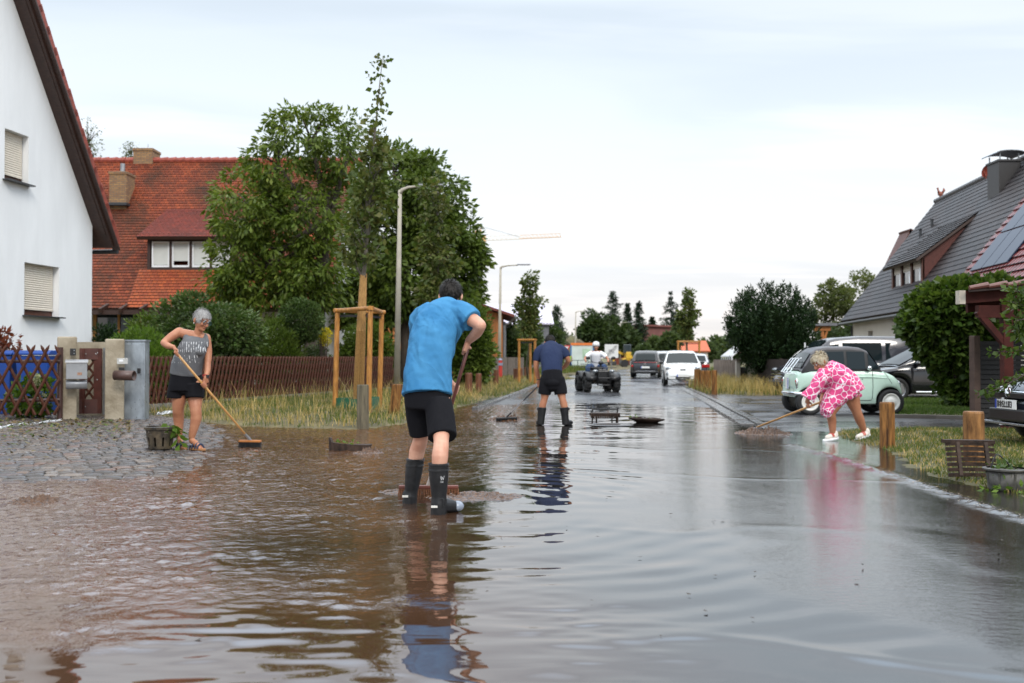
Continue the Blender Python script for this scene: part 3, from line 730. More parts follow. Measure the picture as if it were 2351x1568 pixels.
dr.build('dormer_roof', [tilemat('dormer_tiles', (.27, .05, .03), (.18, .04, .03), (.06, .02, .012), .19, .16, (.05, .025, .02), .5, .7, .9, .03), DKWOOD], dobj)
ap = MB(); ap.courses((dx0 - .3, EY - .37, EZ - .37 * SLR + .05), (dx1 + 2, EY - .37, EZ - .37 * SLR + .05), (dx1 + 2, dy - .01, dz0 + .06), (dx0 - .3, dy - .01, dz0 + .06), .16, .022); ap.build('replaced_tiles', ORANGE_T, rfo)
# chimneys
m, nt, p = newmat('yellow_brick'); c = coords(nt)
cc = N(nt, 'ShaderNodeCombineXYZ', {0: mth(nt, 'ADD', N(nt, 'ShaderNodeSeparateXYZ', {0: c}).outputs[0], N(nt, 'ShaderNodeSeparateXYZ', {0: c}).outputs[1]), 1: N(nt, 'ShaderNodeSeparateXYZ', {0: c}).outputs[2]}).outputs[0]
b = N(nt, 'ShaderNodeTexBrick', {'Vector': cc, 'Color1': (.34, .19, .07), 'Color2': (.22, .11, .05), 'Mortar': (.12, .10, .08), 'Scale': 1.0, 'Mortar Size': .012, 'Brick Width': .24, 'Row Height': .078})
setp(nt, p, col=mix(nt, noise(nt, c, 9, 3), b.outputs['Color'], (.09, .06, .04), 'MIX'), rough=.85); YB = m
nt.links.new(N(nt, 'ShaderNodeMapRange', {'Value': noise(nt, c, 9, 4), 'From Min': .5, 'From Max': .75, 'To Max': .6}).outputs[0], p.inputs['Base Color'].links[0].from_node.inputs[0])
for (x, y, w_, z0, z1, flue) in ((-16.45, 41.9, .72, 7.2, 9.0, True), (-16.15, 43.9, .85, 9.2, 10.4, False)):
    cb = MB(); cb.box((x, y, (z0 + z1) / 2), (w_, .95, z1 - z0)); cb.box((x, y, z1 - .05), (w_ + .06, 1.01, .12))
    co_ = cb.build('chimney', YB, rfo, bevel=.012)
    fl = MB(); fl.box((x, y - .3, z0 + (.42 if flue else .12)), (w_ + .2, .8, .10)); fl.build('flashing', ANTHR, co_)
    if flue:
        fb = MB(); fb.tube([(x + .02, y, z1), (x + .02, y, z1 + .42)], .10, 14); fb.build('flue', ZINC, co_)
    else:
        fb = MB(); fb.tube([(x + .05, y, z1), (x + .05, y, z1 + .3)], .012, 6); fb.build('lightning_rod', ZINC, co_)

# ---------- grey roofed house on the right (roof slope faces the street)
kx = .105
Xe = lambda y: 17.4 - kx * (52 - y)
YN, YF = 35.5, 52.6; EZ2, SL2, HW2 = 3.2, 1.24, 5.0
def gr(t, y, lift=0): return V((Xe(y) + t, y, EZ2 + t * SL2 + lift))
gh = thing('grey_roofed_house', 'cream house with steep dark grey tiled roof, wooden dormer and black chimney', 'house', (18, 44, 0))
wl = MB()
ux = (V((Xe(YF), YF, 0)) - V((Xe(YN), YN, 0))).normalized(); no = V((-ux.y, ux.x, 0))
o = V((Xe(YF) + .45, YF - .35, 0)); Lw = 16.6
wall_panel(wl, o, -ux, [(0, -.1), (Lw, -.1), (Lw, 3.55), (0, 3.55)], [(3.1, 4.0, 1.55, 2.55), (9, 10.2, 1.2, 2.5)], no, .28)
for yy in (YF - .35, YN + .1):
    wl.prism([(.46, -.1), (2 * HW2 - .46, -.1), (2 * HW2 - .46, 3.6), (HW2, EZ2 + HW2 * SL2 - .15), (.46, 3.6)], (Xe(yy), yy, 0), (1, 0, 0), (0, 0, 1), (0, -.25 if yy > 50 else .25, 0))
wl.build('wall', CREAM, gh)
for s0, s1, z0, z1 in ((3.1, 4.0, 1.55, 2.55), (9, 10.2, 1.2, 2.5)):
    P = lambda s, z, q: o - ux * s + V((0, 0, z)) - no * q
    wf = MB()
    for a, b in (((s0, z0), (s0, z1)), ((s1, z0), (s1, z1)), ((s0, z0), (s1, z0)), ((s0, z1), (s1, z1))): wf.bar(P(*a, .26), P(*b, .26), .09, .06, no)
    w_ = wf.build('window', BROWNW, gh)
    g_ = MB(); g_.quad(P(s0, z0, .27), P(s1, z0, .27), P(s1, z1, .27), P(s0, z1, .27)); g_.build('pane', GLASS, w_)
rf = MB()
rf.courses(gr(-.1, YF, .1), gr(-.1, YN, .1), gr(HW2, YN, .1), gr(HW2, YF, .1), .30, .018)
rf.rect_uv(gr(HW2, YF, .1) + V((5.1, 0, -5.1 * SL2)), gr(HW2, YN, .1) + V((5.1, 0, -5.1 * SL2)), gr(HW2, YN, .1), gr(HW2, YF, .1))
rfo = rf.build('roof', GREY_T, gh)
us = MB(); slab(us, gr(-.08, YF, .07), gr(-.08, YN, .07), gr(HW2, YN, .07), gr(HW2, YF, .07), .15); us.build('eaves', DKWOOD, rfo)
rd = MB(); y = YN
while y < YF: rd.tube([gr(HW2, y, .1), gr(HW2, y + .42, .13)], [.12, .14], 8); y += .38
rd.build('ridge_tiles', mat('grey_ridge', (.06, .055, .055), .5), rfo)
gt = MB(); gt.tube([gr(-.16, YF, .0), gr(-.16, YN, .0)], .075, 8); gt.tube([gr(-.12, YF - .3, -.05), o + no * .08 + V((0, 0, 2.9)), o + no * .08], .05, 8); gt.build('gutter', BLKM, gh)
# dormer with wooden cheeks
y0, y1, t0, za, zb = 41.8, 46.4, .95, 4.32, 5.55
CHK = mat('redbrown_boards', (.10, .028, .02), .6, var=.3, vs=9, st=(6, 6, .6))
dobj = None
for yy in (y1 - .12, y0):
    dm = MB(); dm.prism([(t0, za), (t0, zb), (3.3, 7.1), (3.3, 7.2)], (Xe(yy), yy, 0), (1, 0, 0), (0, 0, 1), (kx * .12, .12, 0))
    o_ = dm.build('dormer' if dobj is None else 'cheek', CHK, gh if dobj is None else dobj); dobj = dobj or o_
fp = lambda y, z, q=0: V((Xe(y) + t0 + q, y, z))
fr = MB(); fr.bar(fp(y0, za + .05), fp(y1, za + .05), .1, .14); fr.bar(fp(y0, zb - .06), fp(y1, zb - .06), .1, .14)
for k in range(4):
    yy = y0 + .08 + k * (y1 - y0 - .16) / 3; fr.bar(fp(yy, za + .1), fp(yy, zb - .1), .16, .1, (1, 0, 0))
fr.build('frame', BROWNW, dobj)
for k in range(3):
    ya, yb = y0 + .2 + k * (y1 - y0 - .16) / 3, y0 + .04 + (k + 1) * (y1 - y0 - .16) / 3 - .08
    w_ = MB(); w_.quad(fp(ya, za + .1, .03), fp(yb, za + .1, .03), fp(yb, zb - .1, .03), fp(ya, zb - .1, .03)); wo_ = w_.build('window', GLASS, dobj)
    s_ = MB(); s_.quad(fp(ya + .02, zb - .5, .012), fp(yb - .02, zb - .5, .012), fp(yb - .02, zb - .12, .012), fp(ya + .02, zb - .12, .012)); s_.build('roller_shutter', SHUT, wo_)
    ym = ya + (yb - ya) * .35; c_ = MB(); c_.quad(fp(ya + .05, za + .12, .02), fp(ym, za + .12, .02), fp(ym, zb - .5, .02), fp(ya + .05, zb - .5, .02)); c_.build('curtain', WHITEP, wo_)
dr = MB(); a, b = gr(0, y0 - .3), gr(0, y1 + .3)
e0 = lambda y, t, z: V((Xe(y) + t, y, z))
dr.courses(e0(y1 + .3, t0 - .4, zb - .18), e0(y0 - .3, t0 - .4, zb - .18), e0(y0 - .1, 3.35, 7.42), e0(y1 + .1, 3.35, 7.42), .3, .04); nd = len(dr.m)
slab(dr, e0(y1 + .3, t0 - .4, zb - .20), e0(y0 - .3, t0 - .4, zb - .20), e0(y0 - .1, 3.35, 7.38), e0(y1 + .1, 3.35, 7.38), .1); dr.m[nd:] = [1] * (len(dr.m) - nd)
dr.build('dormer_roof', [GREY_T, DKWOOD], dobj)
# skylight, vents, chimney, rooster
sk = MB(); ya, yb = 47.6, 48.8
slab(sk, gr(1.5, yb, .2), gr(1.5, ya, .2), gr(2.5, ya, .2), gr(2.5, yb, .2), .12); sko = sk.build('skylight', ANTHR, rfo)
g_ = MB(); g_.quad(gr(1.6, yb - .1, .204), gr(1.6, ya + .1, .204), gr(2.4, ya + .1, .204), gr(2.4, yb - .1, .204)); g_.build('pane', glassmat('skylight_glass', (.25, .30, .33), .05), sko)
for y, t in ((49.5, 3.2), (48.6, 3.5)):
    v_ = MB(); p0 = gr(t, y, .05); v_.tube([p0, p0 + V((0, 0, .35)), p0 + V((0, 0, .42))], [.07, .07, .10], 8); v_.build('vent_pipe', ANTHR, rfo)
ch = MB(); yc = 41.2; xc = Xe(yc) + HW2 - .85; zc = 9.33
ch.box((xc, yc, zc - .9), (.9, 1.0, 1.8)); ch.box((xc, yc, zc), (1.0, 1.1, .08))
cho = ch.build('chimney', mat('chimney_cladding', (.028, .026, .026), .45, var=.2, vs=8, st=(9, 9, .5)), rfo)
cp = MB()
for a in (-.38, .38):
    for b in (-.45, .45): cp.tube([(xc + a, yc + b, zc), (xc + a, yc + b, zc + .30)], .03, 6)
pts = [(xc + .62 * math.cos(t), zc + .26 + .13 * math.sin(t)) for t in np.linspace(PI, 0, 9)]
for (xa, za_), (xb, zb_) in zip(pts[:-1], pts[1:]): cp.add([(xa, yc - .65, za_), (xb, yc - .65, zb_), (xb, yc + .65, zb_), (xa, yc + .65, za_), (xa, yc - .65, za_ + .03), (xb, yc - .65, zb_ + .03), (xb, yc + .65, zb_ + .03), (xa, yc + .65, za_ + .03)], [(0, 1, 2, 3), (7, 6, 5, 4), (0, 4, 5, 1), (2, 6, 7, 3)])
cp.build('chimney_cap', ZINC, cho)
ds = MB(); ds.lathe([(.02, 0), (.15, .03), (.26, .09), (.27, .10), (.15, .05), (.02, .02)], (xc + .3, yc + 2.4, 9.45), 16, Matrix.Rotation(2.0, 3, 'X') @ Matrix.Rotation(.5, 3, 'Y')); ds.tube([(xc + .3, yc + 2.4, 9.45), (xc + .4, yc + 2.4, 9.1)], .025, 6); ds.build('satellite_dish', mat('dish_red', (.25, .05, .03), .5), rfo)
ro = MB(); ro.smooth = True; rp0 = gr(HW2, 51.9, .1)
ro.tube([rp0 - V((0, 0, .1)), rp0 + V((0, 0, .2))], .06, 8); ro.ball(rp0 + V((0, 0, .30)), (.15, .09, .13), 6)
ro.tube([rp0 + V((-.08, 0, .34)), rp0 + V((-.13, 0, .56))], [.07, .04], 8); ro.ball(rp0 + V((-.14, 0, .58)), .055, 6)
ro.tube([rp0 + V((.10, 0, .34)), rp0 + V((.19, 0, .48)), rp0 + V((.17, 0, .60))], [.06, .07, .03], 8)
ro.build('rooster_finial', mat('clay_rooster', (.20, .06, .035), .7), rfo)

# ---------- neighbouring house: wet red tiles and solar panels
nh = thing('red_tiled_house', 'house with wet dark red tiles and solar panels, cut by the right edge', 'house', (15, 28, 0))
YA, YB_ = 19.0, 35.35
Xf = lambda y: Xe(y) - .25
def g3(t, y, lift=0): return V((Xf(y) + t, y, EZ2 + t * SL2 + lift))
rf = MB(); rf.courses(g3(-.1, YB_, .22), g3(-.1, YA, .22), g3(5.4, YA, .22), g3(5.4, YB_, .22), .34, .05); rfo = rf.build('roof', RED2_T, nh)
us = MB(); slab(us, g3(-.09, YB_, .18), g3(-.09, YA, .18), g3(5.4, YA, .18), g3(5.4, YB_, .18), .16); us.build('eaves', DKWOOD, rfo)
vb = MB(); vb.bar(g3(-.2, YB_ + .06, .1), g3(5.4, YB_ + .06, .1), .05, .3, (0, 1, 0)); vb.build('bargeboard', mat('cream_board', (.50, .40, .28), .6), rfo)
wl = MB(); wl.box((Xf(27) + .9 + 4, 27, 1.7), (8, 15.5, 3.6)); wl.build('wall', CREAM, nh)
SOL = newmat('solar_panel'); nt = SOL[1]; setp(nt, SOL[2], col=(.012, .018, .04), rough=.3, spec=.3)
for j in range(3):
    for i in range(4):
        ya, t0_ = YB_ - .9 - i * 1.1 - (0 if j else 0), .55 + j * 1.08
        if i * 1.0 + (2 - j) * .8 > 4.3: continue
        s_ = MB(); slab(s_, g3(t0_, ya, .36), g3(t0_, ya - 1.05, .36), g3(t0_ + 1.03, ya - 1.05, .36), g3(t0_ + 1.03, ya, .36), .05); s_.build('solar_panel', SOL[0], rfo)
sk = MB(); slab(sk, g3(.9, 30.2, .34), g3(.9, 29.2, .34), g3(1.7, 29.2, .34), g3(1.7, 30.2, .34), .12); sk.build('skylight', ZINC, rfo)
rg = MB(); q = at(2088, 822, 54.5); zg = at(2088, 528, 54.5).z
rg.prism([(-1.05, 4), (1.05, 4), (1.05, zg - 2.2), (0, zg - .1), (-1.05, zg - 2.2)], (q.x, 54.5, 0), (1, 0, 0), (0, 0, 1), (0, 1, 0)); rgo = rg.build('rear_gable', CREAM, gh)
r_ = MB()
for s_ in (-1, 1): slab(r_, (q.x + s_ * 1.35, 54.2, zg - 2.75), (q.x + s_ * 1.35, 55.6, zg - 2.75), (q.x, 55.6, zg + .05), (q.x, 54.2, zg + .05), .16)
r_.build('gable_roof', mat('dark_red_roof', (.10, .04, .03), .6), rgo)
# ---------- timber barn and metal roofed hall, left of the road
LARCH = mat('larch_boards', (.36, .13, .03), .6, var=.3, vs=3, st=(9, 9, .4), bump=.01, bs=10)
GREYB = mat('grey_boards', (.13, .13, .14), .7, var=.2, vs=4, st=(6, 6, .5))
ba = thing('timber_barn', 'orange larch clad barn with dark red roof edge beside the lamp post', 'barn', (-3, 58, 0))
w_ = MB(); w_.prism([(-9, 0), (-.55, 0), (-.55, 3.75), (-3.2, 4.6), (-9, 4.6)], (0, 58, 0), (1, 0, 0), (0, 0, 1), (0, 9, 0)); w_.build('wall', LARCH, ba)
r_ = MB(); slab(r_, (.15, 57.4, 3.72), (.15, 67.4, 3.72), (-3.2, 67.4, 4.85), (-3.2, 57.4, 4.85), .14); slab(r_, (-9, 57.4, 4.75), (-9, 67.4, 4.75), (-3.2, 67.4, 4.85), (-3.2, 57.4, 4.85), .14); r_.build('roof', mat('dark_red_sheet', (.14, .03, .02), .5), ba)
g_ = MB(); g_.tube([(.2, 57.3, 3.62), (.2, 67.4, 3.62)], .07, 8); g_.tube([(.2, 57.5, 3.6), (-.2, 57.8, 3.2), (-.45, 57.9, 3.1), (-.45, 57.9, 0)], .05, 8); g_.build('downpipe', ZINC, ba)
w_ = MB(); w_.box((-.46, 62.5, 1.7), (.16, 8.6, 3.3)); w_.build('side_wall', GREYB, ba)
mh = thing('metal_roofed_hall', 'low hall with pale lilac corrugated metal roof behind the timber barn', 'building', (0, 82, 0))
w_ = MB(); w_.box((-2.0, 87, 2), (10, 12, 4)); w_.build('wall', GREYB, mh)
r_ = MB(); n_c = 40
for i in range(n_c):
    xa = -7.4 + i * .27; r_.bar((xa, 80.7, 4.05), (xa, 90, 6.1), .09, .06)
slab(r_, (-7.5, 80.7, 4.02), (3.4, 80.7, 4.02), (3.4, 90, 6.07), (-7.5, 90, 6.07), .1); r_.build('roof', mat('lilac_sheet', (.50, .46, .54), .4, var=.08), mh)

# ---------- far buildings
fb = thing('brick_house', 'far house clad in dull red tiles between conifers at the end of the street', 'house', (24, 170, 0))
BRK = mat('dull_red_cladding', (.19, .075, .065), .8, var=.15, vs=.8)
w_ = MB(); w_.prism([(0, 0), (6.5, 0), (6.5, 6.6), (0, 7.0)], (21.2, 170, 0), (1, 0, 0), (0, 0, 1), (0, 8, 0)); w_.build('wall', BRK, fb)
r_ = MB(); slab(r_, (20.9, 169.5, 7.0), (20.9, 178.5, 7.0), (27.9, 178.5, 6.75), (27.9, 169.5, 6.75), .3); r_.build('roof', mat('far_roof', (.16, .05, .04), .7), fb)
w_ = MB(); w_.box((18.6, 171.5, 2.4), (2.6, 6, 4.8)); w_.build('annexe', mat('far_orange', (.28, .07, .04), .7), fb)
w_ = MB(); w_.box((20.3, 169.6, 3.0), (.5, .6, 6)); w_.build('corner_pier', WHITEP, fb)
fc = thing('orange_roofed_house', 'far low house with bright orange tiled roof behind the staked tree', 'house', (26.5, 150, 0))
w_ = MB(); w_.box((26.2, 153, 1.2), (6.6, 6, 2.4)); w_.build('wall', CREAM, fc)
r_ = MB(); slab(r_, (22.6, 149.5, 2.3), (29.8, 149.5, 2.3), (29.8, 153, 3.9), (22.6, 153, 3.9), .2); r_.build('roof', mat('far_orange_roof', (.42, .10, .04), .7, var=.1), fc)
# ---- foliage
def E(x, y, rx, ry, Y, rd=None):
    """an envelope ellipsoid measured on the photograph at distance Y -> centre and radii in metres"""
    c = at(x, y, Y); s = Y / FPX
    return (c, (rx * s, (rd if rd is not None else (rx + ry) / 2 * s), ry * s))
def env_points(env, n, r, shell=.55):
    vol = np.array([e[1][0] * e[1][1] * e[1][2] for e in env]) ** .75; ids = r.choice(len(env), n, p=vol / vol.sum())
    d = r.normal(0, 1, (n, 3)); d /= np.linalg.norm(d, axis=1)[:, None]
    rad = shell + (1 - shell) * r.uniform(0, 1, n) ** .6
    C = np.array([list(env[i][0]) for i in ids]); R = np.array([env[i][1] for i in ids])
    return C + d * R * rad[:, None], d, ids
def leaf_quads(P, D, L, W, r, side_up=.35):
    n = len(P); D = D / np.linalg.norm(D, axis=1)[:, None]
    S = np.cross(D, r.normal(0, 1, (n, 3)) + [0, 0, side_up * 3]); S /= (np.linalg.norm(S, axis=1)[:, None] + 1e-9)
    k_ = r.uniform(.5, 1.4, n); Lr = (L * k_)[:, None]; Wr = (W * k_ * r.uniform(.75, 1.2, n))[:, None]
    Nn = np.cross(D, S)
    v = np.stack([P, P + D * Lr * .45 + S * Wr * .5 + Nn * Wr * .12, P + D * Lr, P + D * Lr * .45 - S * Wr * .5 + Nn * Wr * .12], 1)
    return v.reshape(-1, 3), np.arange(4 * n).reshape(n, 4)
def clusters(C, out, nl, rad, L, W, droop, r, spread=.9, flat=.75, updir=0):
    n = len(C) * nl
    c = np.repeat(C, nl, 0); o = np.repeat(out, nl, 0)
    d = r.normal(0, 1, (n, 3)); d /= np.linalg.norm(d, axis=1)[:, None]
    rr = rad * np.repeat(r.uniform(.55, 1.3, len(C)), nl) if np.isscalar(rad) else np.repeat(rad, nl)
    P = c + d * (rr * r.uniform(0.15, 1, n) ** .5)[:, None] * [1, 1, flat]
    D = o * .6 + d * spread + r.normal(0, .35, (n, 3)) + [0, 0, -droop + updir]
    return leaf_quads(P, D, L, W, r)
BARK = mat('bark', (.055, .042, .032), .9, var=.35, vs=8, st=(3, 3, .6), bump=.015, bs=14)
BARKL = mat('grey_bark', (.13, .115, .095), .85, var=.35, vs=8, st=(3, 3, .8), bump=.01, bs=14)
def limbs(root, base, top, r0, env, tips, bark, r, name='trunk'):
    tb = MB(); tb.smooth = True
    base, top = V(base), V(top)
    k = 6; pts = [base.lerp(top, i / (k - 1)) + V((r.normal(0, .03) * (top - base).length * .3, r.normal(0, .03) * (top - base).length * .3, 0)) * (0 < i < k - 1) for i in range(k)]
    pts[0] = base - V((0, 0, .15)); tb.tube(pts, [r0 * (1.25 if i == 0 else 1 - .38 * i / (k - 1)) for i in range(k)], 9)
    t = tb.build(name, bark, root)
    lb = MB(); lb.smooth = True; hubs = []
    for c, R in env:
        c = V(c); a = pts[3].lerp(pts[-1], r.uniform(.2, 1)); mid = a.lerp(c, .5) + V((r.normal(0, .12), r.normal(0, .12), .15)) * R[2] * .5
        lb.tube([a, a.lerp(mid, .5) + V((0, 0, .05)), mid, c], [r0 * .55, r0 * .47, r0 * .38, r0 * .24], 7); hubs.append((mid, c))
    for p in tips:
        p = V(p); h = min((q for m_ in hubs for q in m_), key=lambda q: (q - p).length)
        m_ = h.lerp(p, .55) + V((r.normal(0, .1), r.normal(0, .1), r.uniform(0, .2))) * (p - h).length * .6
        lb.tube([h, m_, p], [r0 * .2, r0 * .12, r0 * .04], 5)
    lb.build('limbs', bark, root)
def tree(name, label, cat, base, top, r0, env, ncl, nl, rad, L, W, lm, droop=.5, seed=1, group=None, bark=None, shell=.5, ntip=40, **kw):
    r = np.random.RandomState(seed)
    base = V(base); root = thing(name, label, cat, base, 0, group)
    C, out, _ = env_points(env, ncl, r, shell)
    limbs(root, base, top, r0, env, C[r.choice(ncl, min(ntip, ncl), False)], bark or BARK, r)
    v, f = clusters(C, out, nl, rad, L, W, droop, r, **kw)
    np_mesh('crown', v, f, lm, root)
    return root
def shrub(name, label, cat, base, env, ncl, nl, rad, L, W, lm, droop=0., seed=1, group=None, shell=.62, stem=True, stem_r=.03, **kw):
    r = np.random.RandomState(seed); base = V(base); root = thing(name, label, cat, base, 0, group)
    C, out, _ = env_points(env, ncl, r, shell)
    C[:, 2] = np.maximum(C[:, 2], base.z + rad * .4)
    v, f = clusters(C, out, nl, rad, L, W, droop, r, **kw); np_mesh('foliage', v, f, lm, root)
    tb = MB()
    for i in r.choice(ncl, min(14, ncl), False): tb.tube([base + V((r.normal(0, .05), r.normal(0, .05), -.05)), (base + V(C[i])) / 2 + V((0, 0, .1)), V(C[i])], [stem_r, stem_r * .7, stem_r * .3], 5)
    tb.build('stems', BARK, root)
    return root
LEAF1 = leafmat('walnut_leaf', [(.060, .095, .014), (.096, .14, .019), (.135, .18, .026), (.08, .115, .016), (.185, .215, .04)], .45, .3)
LEAF2 = leafmat('dark_leaf', [(.056, .088, .015), (.086, .125, .02), (.12, .16, .027), (.068, .10, .018)], .45, .25)
LEAFD = leafmat('dark_wood_leaf', [(.024, .042, .012), (.038, .06, .016), (.054, .078, .02), (.03, .05, .013)], .6, .2)  # darker leaf tones for the trees of the far wood
LEAF3 = leafmat('maple_leaf', [(.062, .09, .022), (.09, .12, .028), (.12, .11, .036), (.07, .105, .022), (.14, .14, .042)], .5, .3)
LEAF4 = leafmat('fresh_leaf', [(.07, .13, .014), (.10, .17, .02), (.13, .20, .03), (.06, .11, .012)], .5, .35)
LEAF5 = leafmat('hedge_leaf', [(.042, .075, .02), (.065, .105, .026), (.085, .125, .034), (.05, .085, .02), (.12, .135, .055)], .4, .2)
LEAF6 = leafmat('far_leaf', [(.045, .07, .024), (.065, .09, .03), (.085, .11, .04), (.05, .075, .028)], .6, .3)
LEAF7 = leafmat('far_yellow_leaf', [(.10, .12, .04), (.13, .14, .05), (.08, .10, .035), (.15, .15, .06)], .6, .35)
NEED = leafmat('needles', [(.012, .026, .014), (.020, .038, .018), (.028, .046, .020)], .6, .1)
YEW = leafmat('yew_needles', [(.010, .024, .008), (.016, .036, .010), (.024, .048, .012), (.012, .028, .009)], .55, .12)
VINE = leafmat('vine_leaf', [(.028, .052, .009), (.045, .08, .012), (.066, .105, .017), (.10, .135, .028), (.034, .062, .010)], .4, .3)
YELF = leafmat('yellow_flower', [(.55, .42, .02), (.62, .5, .04), (.4, .35, .03)], .6, .3)

Y = 33
env = [E(715, 322, 105, 78, Y), E(640, 380, 78, 80, Y), E(800, 350, 80, 80, Y), E(575, 480, 82, 95, Y, 1.6), E(545, 560, 62, 75, Y, 1.3), E(690, 500, 110, 90, Y), E(600, 620, 110, 78, Y, 1.6), E(725, 625, 80, 80, Y, 1.5), E(640, 672, 130, 55, Y, 1.5), E(545, 650, 60, 55, Y, 1.2)]
tree('walnut_tree', 'tall spreading leafy tree with drooping leaves in front of the red roof', 'tree', at(712, 870, Y) * 1, at(752, 440, Y), .25, env, 430, 56, .40, .21, .08, LEAF1, .85, 11, shell=.62, ntip=90)
Y = 40
env = [E(905, 400, 80, 78, Y), E(985, 470, 85, 110, Y), E(890, 520, 100, 110, Y), E(1035, 590, 72, 120, Y), E(935, 640, 130, 110, Y), E(1020, 690, 85, 80, Y), E(1085, 600, 22, 60, Y, .8), E(850, 700, 90, 70, Y)]
tree('leafy_tree', 'dark broad tree behind the lamp post, right of the tall drooping tree', 'tree', at(930, 870, Y), at(940, 520, Y), .26, env, 620, 60, .5, .24, .12, LEAF2, .7, 12, shell=.5, ntip=80)
Y = 27.5
env = [E(1000, 470, 30, 70, Y, .45), E(1005, 580, 48, 90, Y, .6), E(1005, 680, 46, 55, Y, .55)]
tree('street_tree', 'slim young maple with dull reddish leaves right behind the man in blue', 'tree', gp(1012, 905, .15), at(1003, 420, Y), .06, env, 90, 34, .26, .13, .11, LEAF3, .4, 13, bark=BARKL, shell=.15, ntip=50, group='young street trees')
# staked young tree: wrapped trunk, narrow crown and a bare leader
Y = 20.9; b0 = gp(822, 936, .15)
env = [E(838, 560, 50, 70, Y, .5), E(852, 450, 58, 85, Y, .6), E(862, 350, 34, 60, Y, .35), E(868, 265, 16, 45, Y, .18)]
r = np.random.RandomState(21)
st = thing('street_tree', 'tall young maple in a wooden frame, reed mat round its trunk', 'tree', b0, 0, 'young street trees')
tb = MB(); tb.smooth = True
tp = [b0 - V((0, 0, .1)), at(829, 760, Y), at(834, 640, Y), at(843, 540, Y), at(852, 420, Y), at(864, 270, Y), at(872, 190, Y), at(879, 128, Y)]
tb.tube(tp, [.06, .05, .045, .038, .028, .016, .010, .005], 8); tb.build('trunk', BARKL, st)
C, out, _ = env_points(env, 120, r, .1)
ex = np.array([list(at(x, y, Y) + V((0, r.normal(0, .1), 0))) for x, y in ((878, 140), (862, 150), (870, 128), (885, 142), (855, 178), (881, 190), (866, 205), (874, 220), (884, 235), (860, 238), (872, 250))])
v1, f1 = clusters(C, out, 15, .22, .125, .11, .4, r)
v2, f2 = clusters(ex, np.zeros((len(ex), 3)), 7, .10, .12, .11, .3, r)
v, f = np.vstack([v1, v2]), np.vstack([f1, f2 + len(v1)]); np_mesh('crown', v, f, LEAF3, st)
lb = MB()
for i in r.choice(120, 60, False):
    p = V(C[i]); h = min(p.z - .5, tp[5].z); q = min((a.lerp(b, t) for a, b in zip(tp[2:6], tp[3:7]) for t in (0, .33, .66)), key=lambda q: abs(q.z - h)); lb.tube([q, q.lerp(p, .5) + V((0, 0, -.03)), p], [.016, .01, .004], 5)
lb.build('limbs', BARKL, st)
# reed mat wrapped round its trunk
rm = MB()
for j in range(16):
    a = 2 * PI * j / 16; o_ = V((math.cos(a), math.sin(a), 0))
    pa, pb = b0 + o_ * .10 + V((.0, 0, .05)), at(834.5, 632, Y) + o_ * .060 + V((0, 0, rnd.uniform(-.06, .04)))
    rm.tube([pa, at(829, 760, Y) + o_ * .082, pb], [.022, .019, .015], 5)
mo = rm.build('reed_mat', mat('reed_mat', (.34, .19, .06), .75, var=.4, vs=14, st=(8, 8, .7)), st)
wr = MB()
for t in (.14, .33, .52, .72, .9):
    c_ = b0.lerp(at(834.5, 632, Y), t); R_ = .124 - .046 * t
    wr.tube([c_ + V((R_ * math.cos(a), R_ * math.sin(a), .02 * math.sin(a))) for a in np.linspace(0, 2 * PI, 19)], .006, 5)
wr.build('wire', BLKM, mo)

Y = 46; b0 = gp(1212, 872, .12)
env = [E(1217, 655, 20, 34, Y, .4), E(1216, 705, 32, 34, Y, .6), E(1214, 752, 26, 26, Y, .5)]
tree('street_tree', 'small young maple in a wooden frame just right of the second lamp post', 'tree', b0, at(1216, 680, Y), .05, env, 80, 26, .24, .15, .12, LEAF3, .4, 14, bark=BARKL, shell=.1, ntip=40, group='young street trees')
Y = 62; b0 = V((10.95, Y, .08))
env = [E(1581, 690, 13, 24, Y, .4), E(1580, 728, 23, 26, Y, .6), E(1578, 760, 16, 16, Y, .5)]
tree('street_tree', 'young maple in an orange wooden frame behind the white hatchback', 'tree', b0, at(1580, 690, Y), .05, env, 70, 24, .24, .19, .15, LEAF3, .4, 15, bark=BARKL, shell=.1, ntip=40, group='young street trees')

# garden shrubs behind the long fence
def SB(label, x, y0, x1, y1, Y, lm, L, W, ncl, nl, rad, seed, name='garden_shrub', cat='shrub', zb=.1, **kw):
    xm, ym = (x + x1) / 2, (y0 + y1) / 2
    b = at(xm, 822, Y); b.z = zb
    env = kw.pop('env', None) or [E(xm, ym, (x1 - x) / 2 * .9, (y1 - y0) / 2 * .95, Y), E(xm - (x1 - x) * .2, ym + (y1 - y0) * .12, (x1 - x) * .3, (y1 - y0) * .36, Y), E(xm + (x1 - x) * .2, ym + (y1 - y0) * .1, (x1 - x) * .3, (y1 - y0) * .38, Y)]
    return shrub(name, label, cat, b, env, ncl, nl, rad, L, W, lm, seed=seed, group='shrubs in the garden behind the fence' if Y < 36 and x < 1000 else None, **kw)
SB('small dark conifer bush at the corner of the white house', 212, 745, 268, 880, 26.5, YEW, .09, .03, 120, 60, .2, 1, updir=.5)
SB('dark green mounded shrub in front of the honey framed window', 278, 716, 415, 900, 27.5, LEAF2, .10, .06, 200, 60, .25, 2)
SB('light green feathery bush low behind the grey utility cabinet', 245, 752, 390, 905, 23.8, LEAF4, .085, .03, 220, 60, .18, 3, updir=.7)
